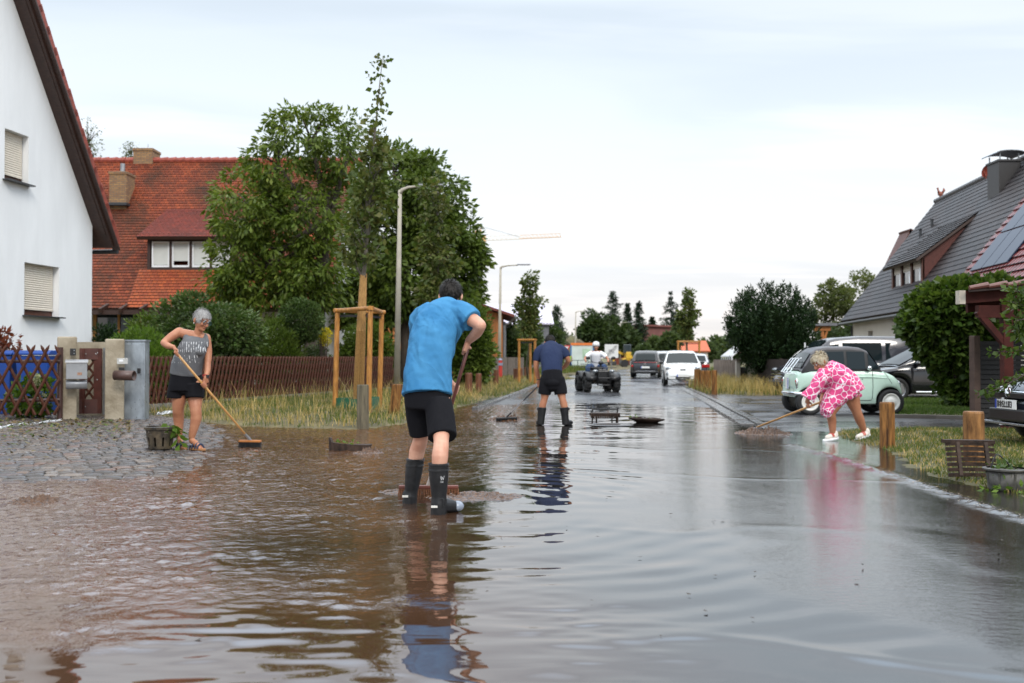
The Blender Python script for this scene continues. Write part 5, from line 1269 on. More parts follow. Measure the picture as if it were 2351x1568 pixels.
lamp('street lamp behind the dark parked car, fifth of the row', V((at(1507, 822, 186).x, 186, .1)), 6.4, 1.1, .12, .1)
for x, Y, lab in ((1582, 215, 'thin far street lamp behind the third staked tree'), (1609, 250, 'tiny far street lamp left of the bus stop sign'), (1642, 270, 'faint far street lamp near the bus stop sign')):
    lamp(lab, V((at(x, 822, Y).x, Y, 0)), 6.4, 1.1 if x < 1630 else -1.2, .12, 0)
# ---- small street things
h_ = thing('hydrant_marker', 'small red hydrant post with white collar below the second lamp', 'hydrant post', V((at(1149, 822, 54).x, 54, .1)))
q = V((at(1149, 822, 54).x, 54, .1)); m_ = MB(); m_.tube([q, q + V((0, 0, 1.0))], .10, 10); m_.build('post', mat('signal_red', (.42, .03, .02), .5), h_)
m_ = MB(); m_.tube([q + V((0, 0, .72)), q + V((0, 0, .86))], .13, 10); m_.ball(q + V((0, 0, 1.02)), (.11, .11, .08), 6); m_.build('collar', mat('blue_grey', (.2, .22, .3), .5), h_)
gf = thing('board_fence', 'grey brown board fence panels below the barn wall', 'fence', V((at(1115, 822, 55).x, 55, 0)))
for i in range(4):
    xa, xb = at(1128 + i * 19, 822, 55.3 + i).x, at(1146 + i * 19, 822, 55.3 + i).x; m_ = MB(); m_.box(((xa + xb) / 2, 55.3 + i, .68), (xb - xa, .05, 1.16)); m_.build('panel', mat('panel_boards', (.12, .10, .085), .8, var=.25, vs=6, st=(8, 1, 1)), gf)
xa = at(1117, 822, 55).x; m_ = MB(); m_.box((xa, 55, .75), (.42, .2, 1.3)); tag(m_.build('meter_cabinet', GALV, None, origin=(xa, 55, 0), bevel=.01), 'pale grey meter cabinet at the left end of the board fence', 'cabinet')
# bicycle rail & notice board & signs
nb = thing('notice_board', 'big pale notice board with orange top strip and blue posts', 'notice board', V((7.0, 100, 0)))
m_ = MB(); m_.box((7.05, 100, 1.4), (2.15, .06, 2.3)); m_.build('board', mat('board_pale', (.50, .56, .52), .4, var=.12, vs=.8), nb)
m_ = MB(); m_.box((7.05, 99.95, 2.62), (2.3, .1, .24)); m_.build('top_strip', mat('sign_orange', (.62, .16, .03), .5), nb)
for s_ in (-1, 1): m_ = MB(); m_.box((7.05 + s_ * 1.12, 99.98, 1.3), (.12, .14, 2.6)); m_.build('post', mat('sign_blue', (.03, .14, .32), .5), nb)
m_ = MB(); m_.box((7.45, 99.96, 1.7), (.75, .02, .9)); m_.build('map', mat('map_green', (.34, .46, .33), .5, var=.25, vs=3), nb)
rl = thing('hand_rail', 'dark green tubular rail in front of the notice board', 'rail', V((6.5, 97, 0)))
m_ = MB(); xa, xb = at(1303, 822, 97).x, at(1350, 822, 97).x
for z in (.45, 1.0): m_.tube([(xa, 97, z), (xb, 97, z)], .035, 6)
m_.build('rails', mat('dark_green_steel', (.02, .05, .04), .5), rl)
for i in range(3): m_ = MB(); x = xa + (xb - xa) * i / 2; m_.tube([(x, 97, -.1), (x, 97, 1.03)], .035, 6); m_.build('post', mat('dark_green_steel', (.02, .05, .04), .5), rl)
def sign(name, label, x, y, Y, w_, shape, face, back='sign'):
    c = at(x, y, Y); t = thing(name, label, 'sign', V((c.x, Y, 0)))
    m_ = MB(); m_.tube([(c.x, Y + .05, -.1), (c.x, Y + .05, c.z + w_ * .5)], .035, 6); m_.build('post', ZINC, t)
    m_ = MB(); m_.prism([(a * w_, b * w_) for a, b in shape], c - V((0, .0, 0)), (1, 0, 0), (0, 0, 1), (0, .03, 0)); o = m_.build('plate', face, t)
    return t, o, c
SQ = [(-.5, -.5), (.5, -.5), (.5, .5), (-.5, .5)]
SW = mat('sign_white', (.62, .62, .60), .4, var=.03); SRED = mat('sign_red', (.5, .03, .03), .4); SBLK = mat('sign_black', (.03, .03, .03), .5)
t, o, c = sign('end_of_zone_sign', 'square white sign crossed by a dark diagonal, behind the quad', 1404, 806, 88, 1.2, SQ, SW)
m_ = MB(); m_.bar(c + V((-.5, -.012, -.5)), c + V((.5, -.012, .5)), .02, .09, (0, 1, 0)); m_.bar(c + V((-.35, -.012, -.5)), c + V((.5, -.012, .35)), .02, .04, (0, 1, 0)); m_.bar(c + V((-.5, -.012, -.35)), c + V((.35, -.012, .5)), .02, .04, (0, 1, 0)); m_.build('diagonal', SBLK, o)
m_ = MB(); m_.box(c + V((-.1, -.008, .05)), (.3, .01, .2)); m_.box(c + V((.15, -.008, -.12)), (.2, .01, .16)); m_.build('pictogram', mat('sign_grey', (.35, .35, .36), .5), o)
t, o, c = sign('give_way_sign', 'red and white triangular sign left of the notice board', 1298, 803, 95, 1.0, [(-.5, .43), (.5, .43), (0, -.43)][::-1], SRED)
m_ = MB(); m_.prism([(-.33, .32), (.33, .32), (0, -.24)][::-1], c + V((0, -.012, 0)), (1, 0, 0), (0, 0, 1), (0, .01, 0)); m_.build('centre', SW, o)
t, o, c = sign('round_sign', 'round pale sign seen from behind, left of the fourth lamp trees', 1475, 795, 120, .65, [(.5 * math.cos(a), .5 * math.sin(a)) for a in np.linspace(0, 2 * PI, 20, False)], mat('sign_back', (.40, .41, .41), .5))
t, o, c = sign('bus_stop_sign', 'small yellow bus stop sign far down the street', 1668, 808, 160, 1.3, [(-.5, -.75), (.5, -.75), (.5, .75), (-.5, .75)], mat('sign_yellow', (.62, .60, .12), .5))
m_ = MB(); m_.lathe([(.36, 0), (.36, .02)], c + V((0, -.004, .45)), 16, Matrix.Rotation(PI / 2, 3, 'X')); m_.build('disc', mat('sign_green', (.05, .25, .10), .5), o)
for s_ in (-.12, .12): m_ = MB(); m_.box(c + V((s_, -.04, .45)), (.07, .02, .4)); m_.build('letter_stroke', mat('sign_yellow', (1, 1, 1)), o)
m_ = MB(); m_.box(c + V((0, -.04, .45)), (.18, .02, .07)); m_.build('letter_stroke', mat('sign_yellow', (1, 1, 1)), o)
# excavator
ex = thing('excavator', 'yellow wheel excavator parked on the earth behind the fourth lamp', 'excavator', V((at(1448, 822, 128).x, 128, .3)))
q = V((at(1448, 822, 128).x, 128, .3)); YM = mat('machine_yellow', (.55, .33, .02), .45)
m_ = MB(); m_.box(q + V((.4, 0, 1.25)), (2.2, 2.0, .9)); m_.box(q + V((.2, 0, .75)), (2.6, 1.8, .3)); m_.build('body', YM, ex, bevel=.08)
m_ = MB(); m_.box(q + V((-.5, -.2, 2.1)), (1.0, 1.0, 1.1)); m_.build('cab', GLASS, ex, bevel=.05)
m_ = MB(); m_.bar(q + V((-.9, .2, 1.4)), q + V((-2.0, .2, 1.9)), .25, .3); m_.bar(q + V((-2.0, .2, 1.9)), q + V((-2.2, .2, .5)), .2, .22); m_.build('boom', YM, ex)
m_ = MB(); m_.box(q + V((-2.15, .2, .25)), (.6, .9, .5)); m_.build('bucket', SBLK, ex, bevel=.05)
for s_ in (-.85, .95):
    m_ = MB(); m_.tube([q + V((s_, -1.05, .25)), q + V((s_, 1.05, .25))], .5, 16); m_.build('wheel', BLKM, ex)
# tower crane far away
cr = thing('tower_crane', 'orange and white tower crane jib showing beyond the dark tree', 'crane', V((at(1100, 822, 300).x, 300, 0)))
def truss(name, a, b, w_, m, r0):
    a, b = V(a), V(b); d_ = (b - a).normalized(); k = max(3, int((b - a).length / w_)); m_ = MB()
    s_ = d_.cross(V((0, 1, 0))).normalized() * w_ / 2; f_ = V((0, w_ / 2, 0)); up = s_ if s_.z > 0 or abs(d_.z) > .5 else -s_
    rails = [lambda p: p + up, lambda p: p - up + f_, lambda p: p - up - f_]
    for g_ in rails: m_.tube([g_(a), g_(b)], r0, 4)
    for i in range(k):
        p, q = a.lerp(b, i / k), a.lerp(b, (i + .5) / k); e = a.lerp(b, (i + 1) / k)
        for g_ in rails[1:]: m_.tube([rails[0](q), g_(p)], r0 * .6, 4); m_.tube([rails[0](q), g_(e)], r0 * .6, 4)
    return m_.build(name, m, cr)
OR = mat('crane_orange', (.60, .34, .13), .5); CW = mat('crane_white', (.62, .55, .45), .5)
pa, pb = at(1098, 548, 300), at(1288, 540, 300)
pm, pn = pa.lerp(pb, .07), pa.lerp(pb, .5)
truss('jib', pm, pn, 1.3, CW, .06); truss('jib', pn, pb, 1.1, OR, .06); truss('mast', (pa.x, 300, 0), (pa.x, 300, pa.z + 4), 1.6, OR, .13)
m_ = MB(); m_.box(pa + V((1.2, 0, -.2)), (2.2, 1.4, 1.6)); m_.build('cab', OR, cr)
m_ = MB(); m_.tube([(pa.x, 300, pa.z + 4), pn], .07, 4); m_.build('stay', ZINC, cr)

# ---- right side: fences, gate, greenhouse, small carport, carport
WPK = mat('weathered_plank', (.16, .13, .11), .85, var=.35, vs=5, st=(6, 6, .5))
pf = thing('picket_fence', 'weathered grey plank fence left of the yew behind the dry grass', 'fence', V((at(1642, 822, 42).x, 42, 0)))
a, b = V((at(1642, 822, 44).x, 44, 0)), V((at(1694, 822, 39).x, 39, 0)); k = 12
for i in range(k):
    p = a.lerp(b, i / k); m_ = MB(); m_.box((p.x, p.y, .62), (.17, .025, 1.05 + rnd.uniform(-.03, .03)), -.9); m_.build('plank', WPK, pf)
for z in (.35, .95): m_ = MB(); m_.bar(a + V((.05, .04, z)), b + V((.05, .04, z)), .04, .08); m_.build('rail', WPK, pf)
dg = thing('garden_gateway', 'pale concrete gate pillars with a plank across and two wooden posts', 'gateway', V((at(1714, 822, 37.5).x, 37.5, 0)))
PAL = mat('pale_concrete', (.38, .35, .31), .8, var=.15, vs=4)
for x, w_ in ((1694, .16), (1722, .18), (1731, .2)):
    q = at(x, 822, 37.4); m_ = MB(); m_.box((q.x, 37.4, .55), (w_, .18, 1.12)); m_.build('pillar', PAL, dg, bevel=.015)
m_ = MB(); q = at(1716, 826, 37.35); m_.box((q.x, 37.35, 1.15), (.85, .3, .07)); m_.build('plank', WPK, dg)
for x in (1703, 1720):
    q = at(x, 822, 37.5); m_ = MB(); m_.box((q.x, 37.5, 1.5), (.11, .11, .6)); m_.build('wooden_post', LARCH, dg)
    m_ = MB(); m_.box((q.x, 37.46, 1.28), (.17, .06, .22)); m_.build('bracket', PAL, dg)
m_ = MB(); q = at(1708, 850, 37.6); m_.box((q.x, 37.6, .45), (.42, .4, .85)); m_.build('gate_leaf', SBLK, dg)
df = thing('plank_fence', 'very dark plank fence under the yew', 'fence', V((at(1770, 822, 36).x, 35, 0)))
a, b = V((at(1735, 822, 36.5).x, 36.5, 0)), V((at(1850, 822, 32).x, 32, 0)); k = 26
m_ = MB()
for i in range(k):
    p = a.lerp(b, (i + .5) / k); m_.box((p.x, p.y, .62), (.155, .022, 1.12), -1.1)
m_.build('boards', mat('dark_plank', (.028, .02, .017), .7, var=.3, vs=6), df)
for i in range(3): p = a.lerp(b, i / 2); m_ = MB(); m_.box((p.x + .08, p.y + .06, .6), (.1, .1, 1.2)); m_.build('post', DKWOOD, df)
gn = thing('greenhouse', 'small greenhouse with white sloping roof bars behind the gateway', 'greenhouse', V((at(1722, 822, 46).x, 46, 0)))
q = V((at(1725, 822, 46).x, 46, 0)); m_ = MB()
for i in range(6): m_.bar(q + V((-.9, i * .45, 1.3)), q + V((.1, i * .45, 2.1)), .05, .05)
for i in range(6): m_.bar(q + V((1.1, i * .45, 1.3)), q + V((.1, i * .45, 2.1)), .05, .05); m_.bar(q + V((-.9, i * .45, 0)), q + V((-.9, i * .45, 1.3)), .05, .05, (0, 1, 0))
m_.bar(q + V((.1, 0, 2.12)), q + V((.1, 2.3, 2.12)), .06, .06); m_.bar(q + V((-.9, 0, 1.3)), q + V((-.9, 2.3, 1.3)), .06, .06); m_.build('frame', WHITEP, gn)
gg = glassmat('greenhouse_glass', (.30, .34, .33), .1); m_ = MB(); m_.quad(q + V((-.88, 0, 1.31)), q + V((-.88, 2.25, 1.31)), q + V((.1, 2.25, 2.09)), q + V((.1, 0, 2.09))); m_.quad(q + V((1.08, 0, 1.31)), q + V((1.08, 2.25, 1.31)), q + V((.1, 2.25, 2.09)), q + V((.1, 0, 2.09))); m_.build('glass', gg, gn)
sc_ = thing('timber_shelter', 'small orange timber shelter with flat grey roof right of the yew', 'shelter', V((at(1888, 822, 44).x, 44, 0)))
xa, xb = at(1866, 822, 44).x, at(1910, 822, 44).x; zt = at(1880, 745, 44).z
m_ = MB(); m_.box(((xa + xb) / 2, 45, zt), (xb - xa + .3, 2.6, .12)); m_.build('roof', mat('felt_grey', (.14, .14, .15), .7), sc_)
m_ = MB(); m_.box(((xa + xb) / 2 - .05, 43.9, zt - .18), (xb - xa - .1, .1, .2)); m_.box((xb - .1, 45, zt - .16), (.1, 2.1, .16)); m_.build('beam', LARCH, sc_)
for x, y in ((xa + .42, 43.95), (xa + .18, 46)): m_ = MB(); m_.box((x, y, (zt - .28) / 2), (.12, .12, zt - .28)); m_.build('post', LARCH, sc_)
m_ = MB(); m_.bar((xa + .42, 43.9, zt - .9), (xb - .25, 43.9, zt - .3), .08, .08); m_.build('brace', LARCH, sc_)
# white cover behind the small car
wc = MB(); q = at(1838, 835, 34.5); wc.smooth = True
wc.add([q + V(p) for p in ((-.75, -.2, -.35), (-.45, -.2, .12), (-.1, -.15, .42), (.18, -.1, .62), (.25, .2, .62), (.22, -.2, -.35), (.3, .5, -.35), (-.7, .4, -.35), (-.3, .4, .2), (.0, .3, .5))], [(0, 5, 3, 2), (0, 2, 1), (7, 0, 1, 8), (8, 1, 2, 9), (9, 2, 3, 4), (5, 6, 4, 3), (6, 7, 8), (6, 8, 9, 4), (0, 7, 6, 5)])
o = wc.build('tarpaulin', mat('white_tarp', (.62, .62, .60), .7, var=.05, bump=.03, bs=3), None, origin=q - V((0, 0, .35))); sm_ = o.modifiers.new('s', 'SUBSURF'); sm_.levels = sm_.render_levels = 2; tag(o, 'white crumpled tarpaulin cover in front of the dark yew', 'tarpaulin')
st_ = MB(); qq = at(1848, 800, 34.6); st_.box((qq.x, 34.6, qq.z / 2 + .1), (.04, .04, qq.z + .2)); tag(st_.build('white_pole', WHITEP, None, origin=(qq.x, 34.6, 0)), 'thin white pole beside the tarpaulin', 'pole')
# brown carport
CPW = mat('redbrown_carport_wood', (.050, .012, .009), .6, spec=.15, var=.25, vs=5)
cpt = thing('carport', 'red brown timber carport with small tiled roof edge at the right edge', 'carport', V((7.1, 14.3, 0)))
Yc = 16.2; xa = at(2216, 680, Yc).x; zt = at(2216, 680, Yc).z
SH = lambda y: .47 * (y - Yc)
for y in (Yc, Yc + 3.2): m_ = MB(); m_.bar((xa - .02 + SH(y), y, zt - .02), (xa + 5 + SH(y), y, zt + .38), .09, .20); m_.build('rafter', CPW, cpt)
m_ = MB(); m_.bar((xa + .62, Yc - .1, zt - .17), (xa + .62 + SH(Yc + 3.3), Yc + 3.3, zt - .17), .14, .16); m_.box((xa + 2.4, Yc + .02, zt - .25), (4.4, .12, .2)); m_.build('beam', CPW, cpt)
m_ = MB(); m_.box((xa - .08, Yc - .01, zt - .02), (.10, .14, .22)); m_.build('end_cap', mat('end_grain', (.45, .40, .33), .7), cpt)
pa_ = at(2313, 822, Yc); m_ = MB(); m_.box((pa_.x, Yc + .03, (zt - .1) / 2), (.15, .15, zt - .12)); m_.build('post', CPW, cpt)
m_ = MB(); a, b = at(2245, 715, Yc), at(2308, 790, Yc); m_.bar(a + V((0, .02, 0)), b + V((0, .02, 0)), .09, .11, (0, 1, 0)); m_.build('brace', CPW, cpt)
m_ = MB(); m_.rect_uv((xa - .06, Yc - .25, zt + .10), (xa + 5, Yc - .25, zt + .50), (xa + 5 + SH(Yc + 3.6), Yc + 3.6, zt + .50), (xa - .06 + SH(Yc + 3.6), Yc + 3.6, zt + .10)); slab(m_, (xa - .05, Yc - .24, zt + .095), (xa + 5, Yc - .24, zt + .495), (xa + 5 + SH(Yc + 3.5), Yc + 3.5, zt + .495), (xa - .05 + SH(Yc + 3.5), Yc + 3.5, zt + .095), .04)
m_.m[1:] = [1] * (len(m_.m) - 1); cro = m_.build('roof', [RED2_T, DKWOOD], cpt)
m_ = MB()
for i in range(15):
    x = xa - .05 + i * .30; z = zt + .12 + (x - xa) * .08; m_.tube([(x, Yc - .26, z), (x + .30, Yc - .26, z + .05)], [.035, .048], 8); 
m_.build('edge_tiles', mat('clay_edge', (.11, .038, .03), .5, var=.2), cro)
# black slatted screen behind it
ss = thing('slatted_screen', 'black slatted timber screen with grey brown end post beside the carport', 'screen', V((at(2235, 822, 17.4).x, 17.4, 0)))
xa, xb = at(2246, 822, 17.5).x, at(2430, 822, 17.5).x; m_ = MB(); z = .12
while z < 1.5: m_.box(((xa + xb) / 2, 17.55, z), (xb - xa, .025, .072 if rnd.random() > .1 else .06)); z += .085
m_.build('slats', mat('black_slats', (.012, .012, .013), .6, var=.2), ss)
m_ = MB(); m_.box((at(2262, 822, 17.65).x, 17.65, .75), (.5, .03, 1.5)); m_.build('infill', SBLK, ss)
q = at(2238, 822, 17.4); m_ = MB(); m_.box((q.x, 17.4, .8), (.13, .13, 1.62), .3); m_.build('post', mat('greybrown_post', (.075, .05, .04), .6, spec=.2, var=.25, vs=5), ss, bevel=.01)
for x in (2335, 2420): q = at(x, 822, 17.65); m_ = MB(); m_.box((q.x, 17.65, .75), (.09, .09, 1.5)); m_.build('post', SBLK, ss)

# ---- loose things in the road
DPL = mat('dirty_black_plastic', (.035, .03, .025), .45, var=.6, vs=9, col2=(.10, .075, .045), bump=.003, bs=30)
IRON = mat('cast_iron', (.024, .015, .011), .55, spec=.2, var=.45, vs=12, bump=.004, bs=40, col2=(.05, .03, .021))
DIRT = mat('wet_dirt', (.05, .033, .02), .5, var=.5, vs=10, bump=.02, bs=20)
bk = gp(368, 1027, .05); bk.z = zat(hgt_pave, bk.x, bk.y) + .008; t = thing('bucket', 'dirty black slotted bucket on the cobbles beside the woman in grey', 'bucket', bk)
m_ = MB(); n = 40; H_ = .285; ring = lambda z: .145 + .045 * z / H_
rows = [0, .035, .10, .155, .20, .235, H_]
vs = [bk + V((ring(z) * math.cos(2 * PI * j / n), ring(z) * math.sin(2 * PI * j / n), z)) for z in rows for j in range(n)]
fs = []
for i in range(len(rows) - 1):
    for j in range(n):
        if i in (1, 2) and j % 4 in (1,): continue
        if i == 4 and j % 8 in (2, 3): continue
        fs.append((i * n + j, i * n + (j + 1) % n, (i + 1) * n + (j + 1) % n, (i + 1) * n + j))
fs.append(tuple(range(n))[::-1]); m_.add(vs, fs); o = m_.build('body', DPL, t); s_ = o.modifiers.new('s', 'SOLIDIFY'); s_.thickness = .006
m_ = MB(); m_.lathe([(ring(H_) - .004, H_ - .03), (ring(H_) + .014, H_ - .03), (ring(H_) + .018, H_), (ring(H_) - .004, H_ + .004)], bk, 40, cap=False); m_.build('rim', DPL, t)
m_ = MB(); m_.lathe([(.01, .19), (.12, .185), (.172, .17)], bk, 24); m_.build('soil', DIRT, t)
r = np.random.RandomState(61); pts = np.array([[bk.x + .13 + .02 * i, bk.y - .05 + r.normal(0, .02), bk.z + H_ + .03 - .012 * i * i * .3] for i in range(9)])
v, f = clusters(pts, np.zeros((9, 3)), 3, .03, .13, .075, .5, r); tag(np_mesh('torn_leaves', v, f, LEAF4, None, origin=tuple(pts[4])), 'pale green torn leaves hanging over the rim of the black bucket', 'leaves')
# curved gully casting in the flood
q = gp(800, 1034); t = thing('gully_casting', 'curved brown iron casting with leaves lying in the flood', 'drain part', q)
m_ = MB(); k = 14; vs = []
for i in range(k + 1):
    a = math.radians(200 + 140 * i / k); x, y = .30 * math.cos(a), .30 * math.sin(a) + .22
    zt_ = .115 - .055 * i / k + (.05 if i < 2 else 0); vs += [q + V((x * 1.0, y, -.03)), q + V((x, y, zt_)), q + V((x * .9, y + .03, zt_)), q + V((x * .9, y + .03, -.03))]
m_.add(vs, [(4 * i + a, 4 * (i + 1) + a, 4 * (i + 1) + (a + 1) % 4, 4 * i + (a + 1) % 4) for i in range(k) for a in range(3)] + [(0, 1, 2, 3), (4 * k + 3, 4 * k + 2, 4 * k + 1, 4 * k)]); m_.build('rim', IRON, t)
m_ = MB(); m_.prism([(.27 * math.cos(a), .20 * math.sin(a) + .2) for a in np.linspace(math.radians(185), math.radians(355), 14)] + [(.27, .3), (-.27, .3)], q + V((0, 0, .04)), (1, 0, .0), (0, 1, 0), (0, 0, .02)); m_.build('plate', IRON, t)
C = np.array([list(q + V((x, .12, .085))) for x in (-.18, -.1, -.02, .05)]); v, f = clusters(C, np.zeros((4, 3)), 7, .05, .06, .03, 0, r, flat=.3); tag(np_mesh('wet_leaves', v, f, LEAF4, None, origin=tuple(C[1])), 'green leaves washed onto the curved iron casting', 'leaves')
# gully frame standing in the road
q = gp(1388, 966); t = thing('gully_grate', 'rusty gully grate with comb bars standing on short legs in the road', 'drain part', q)
m_ = MB(); m_.box(q + V((0, 0, .125)), (.56, .34, .06))
for i in range(13): m_.box(q + V((-.27 + .045 * i, -.18, .115)), (.028, .04, .085))
m_.build('comb', IRON, t, bevel=.004)
m_ = MB(); m_.bar(q + V((-.22, .12, .22)), q + V((.27, .12, .22)), .05, .025); m_.bar(q + V((-.24, .12, .15)), q + V((-.21, .12, .235)), .03, .03, (0, 1, 0)); m_.bar(q + V((.26, .12, .15)), q + V((.27, .12, .25)), .03, .03, (0, 1, 0)); m_.build('bar', BLKM, t)
for x, y in ((-.25, -.14), (-.15, .1), (.13, -.14), (.24, .1), (.24, -.14)): m_ = MB(); m_.tube([q + V((x, y, -.02)), q + V((x, y, .13))], [.012, .018], 6); m_.build('leg', IRON, t)
m_ = MB(); m_.bar(q + V((-.25, -.13, .06)), q + V((.24, -.13, .06)), .02, .02); m_.build('stretcher', IRON, t)
# manhole cover
q = gp(1484, 970); M_ = Matrix.Rotation(math.radians(2.5), 3, 'Y') @ Matrix.Rotation(math.radians(-2), 3, 'X'); t = thing('manhole_cover', 'round iron manhole cover lying raised on its hub in the wet road', 'manhole cover', q)
m_ = MB(); m_.lathe([(.16, -.02), (.24, .02), (.335, .055), (.345, .075), (.335, .085), (.30, .082), (.02, .086)], q, 40, M_); m_.build('disc', IRON, t)
m_ = MB()
for i in range(8): a = 2 * PI * i / 8; m_.box(q + M_ @ V((.2 * math.cos(a), .2 * math.sin(a), .088)), (.12, .03, .012), M=M_ @ Matrix.Rotation(a, 3, 'Z'))
m_.build('ribs', IRON, t)
C = np.array([list(q + V((-.26, -.1, .12))), list(q + V((.05, -.05, .11)))]); v, f = clusters(C, np.zeros((2, 3)), 6, .035, .05, .03, 0, r); tag(np_mesh('wet_leaves', v, f, LEAF4, None, origin=tuple(C[0])), 'few green leaves on the round manhole cover', 'leaves')
m_ = MB(); q = gp(1402, 976); m_.lathe([(.01, .006), (.34, .006), (.37, .012), (.41, .006)], q, 36); m_.build('x', IRON); bpy.data.objects.remove(bpy.data.objects['x'])
m_ = MB(); m_.lathe([(.01, .0), (.33, .0), (.36, .012), (.42, .004)], q + V((0, 0, .006)), 36); tag(m_.build('drain_opening', [mat('muddy_hole', (.02, .010, .005), .2)], None, origin=q), 'dark open drain hole in the road in front of the drain frame', 'drain opening')
# drain grate leaning on the bollard
yb = 9.95; q = at(2226, 1091, yb); q.z = zat(hgt_lawn, q.x, q.y) + .01; t = thing('drain_grate', 'arched brown iron drain grate leaning against the broad bollard', 'drain grate', q)
Rg = Matrix.Rotation(math.radians(1), 3, 'Y') @ Matrix.Rotation(math.radians(-16), 3, 'X')
G = lambda x, y, z: q + Rg @ V((x, y, z))
m_ = MB()
for i in range(7):
    z = .015 + i * .052; pts = [G(x, -.10 + .09 * (1 - math.cos(x / .25 * 1.0)) * 1.0, z) for x in np.linspace(-.235, .235, 11)]
    for a, b in zip(pts[:-1], pts[1:]): m_.bar(a, b, .055, .034)
m_.build('bars', IRON, t)
for x in (-.13, .15):
    m_ = MB(); m_.bar(G(x, -.105, 0), G(x, -.105, .34), .035, .03, (0, 1, 0)); m_.build('strap', IRON, t)
m_ = MB(); m_.bar(G(-.25, -.06, .355), G(.25, -.06, .355), .10, .035); m_.build('lip', IRON, t)
# tin tub on the grass
q = at(2310, 1103, 9.25); q.z = zat(hgt_lawn, q.x, q.y); t = thing('tub', 'grey dented tub full of leaves on the grass at the right edge', 'tub', q)
TIN = mat('dull_tin', (.085, .08, .072), .5, metal=.3, var=.5, vs=8, bump=.003, bs=30)
m_ = MB(); m_.smooth = True; m_.lathe([(.14, 0), (.155, .02), (.175, .19), (.168, .19), (.15, .03), (.02, .02)], q, 36, cap=True); m_.build('body', TIN, t)
m_ = MB(); m_.lathe([(.172, .18), (.20, .185), (.203, .20), (.17, .205)], q, 36, cap=False); m_.build('rim', TIN, t)
m_ = MB(); m_.tube([q + V((-.15 + .0, -.02, .2)), q + V((-.13, -.02, .27)), q + V((-.10, -.02, .33)), q + V((-.07, -.02, .32)), q + V((.0, -.02, .26)), q + V((.03, -.02, .21))], .007, 6); m_.build('handle', BLKM, t)
for a in np.linspace(0, 6.28, 9): m_ = MB(); x, y = .17 * math.cos(a), .17 * math.sin(a); m_.bar(q + V((x * .88, y * .88, .03)), q + V((x * 1.02, y * 1.02, .17)), .02, .012, (x, y, 0)); m_.build('rib', TIN, t)
C = np.array([list(q + V((x, y, .20))) for x, y in ((-.05, -.1), (.08, -.08), (0, .05), (.1, .06), (-.1, .02))]); v, f = clusters(C, np.zeros((5, 3)), 12, .06, .07, .04, .1, r); tag(np_mesh('wet_leaves', v, f, LEAF5, None, origin=tuple(C[0])), 'leaves heaped in the grey tub', 'leaves')
C = np.array([list(q + V((x, y, .03))) for x, y in ((-.2, -.1), (-.12, -.2), (.05, -.22))]); v, f = clusters(C, np.zeros((3, 3)), 12, .06, .06, .035, .1, r); v[:, 2] = np.maximum(v[:, 2], q.z); tag(np_mesh('wet_leaves', v, f, LEAF4, None, origin=tuple(C[0])), 'leaves on the grass in front of the grey tub', 'leaves')
# melting hail, leaf litter, floating bits
HAIL = mat('hail_slush', (.74, .76, .78), .45, var=.06, vs=14, bump=.012, bs=45)
def hail(label, pts, wd, seed):
    pts = [gp(x, y, .1) for x, y in pts]; rs = np.random.RandomState(seed); vs, fs = [], []
    n = 26; L = []
    for i in range(n + 1):
        t = i / n * (len(pts) - 1); k = min(int(t), len(pts) - 2); p = pts[k].lerp(pts[k + 1], t - k); w_ = wd * (.35 + .65 * math.sin(PI * min(1, (i + .6) / n * 1.02)) ** .5) * rs.uniform(.7, 1.2)
        for j in range(7):
            s_ = (j / 6 - .5) * 2; z = (1 - s_ * s_) * .05 * rs.uniform(.6, 1.3) - .015; vs.append((p.x + rs.normal(0, .012), p.y + s_ * w_, zat(hgt_pave, p.x, p.y + s_ * w_) + z if label[0] == 'l' else p.z + z))
    for i in range(n):
        for j in range(6): a = i * 7 + j; fs.append((a, a + 7, a + 8, a + 1))
    o = np_mesh('hail_pile', np.array(vs), np.array(fs), HAIL, None, origin=tuple(pts[0]), smooth=True); tag(o, label, 'hail')
hail('long strip of white melting hail at the foot of the lattice fence', [(-40, 994), (0, 984), (60, 975), (140, 965)], .22, 1)
hail('small heap of white hail beside the utility cabinet', [(362, 951), (380, 948), (398, 946)], .14, 2)
r = np.random.RandomState(77); n = 900
lx, ly = np.abs(r.normal(0, .5, n)), r.uniform(0, 1, n)
px = r.uniform(-20, 300, n); py = 962 + np.abs(r.normal(0, 34, n)) * (1 - .6 * px / 300)
P = np.array([list(gp(a, b, .1))[:2] for a, b in zip(px, py)]); Z = hgt_pave(P) + .018
LIT = leafmat('leaf_litter', [(.10, .13, .03), (.06, .08, .02), (.16, .10, .035), (.09, .05, .02), (.20, .17, .06)], .6, .1)
v, f = leaf_quads(np.column_stack([P, Z]), np.column_stack([r.normal(0, 1, (n, 2)), r.uniform(0, .35, n)]), .075, .04, r, 1.5); tag(np_mesh('leaf_litter', v, f, LIT), kind='stuff')
n = 330; P = np.column_stack([r.uniform(-4, 4.5, n), r.uniform(4.2, 22, n)]); k = (sdf(P, LAWN) < -.1) & (sdf(P, PAVE) < -.1) & (sdf(P, VERGE) < -.2); P = P[k]
v, f = leaf_quads(np.column_stack([P, np.full(len(P), .012)]), np.column_stack([r.normal(0, 1, (len(P), 2)), r.uniform(-.05, .12, len(P))]), .03, .016, r, 2); tag(np_mesh('floating_debris', v, f, mat('dark_bits', (.03, .02, .012), .6)), kind='stuff')

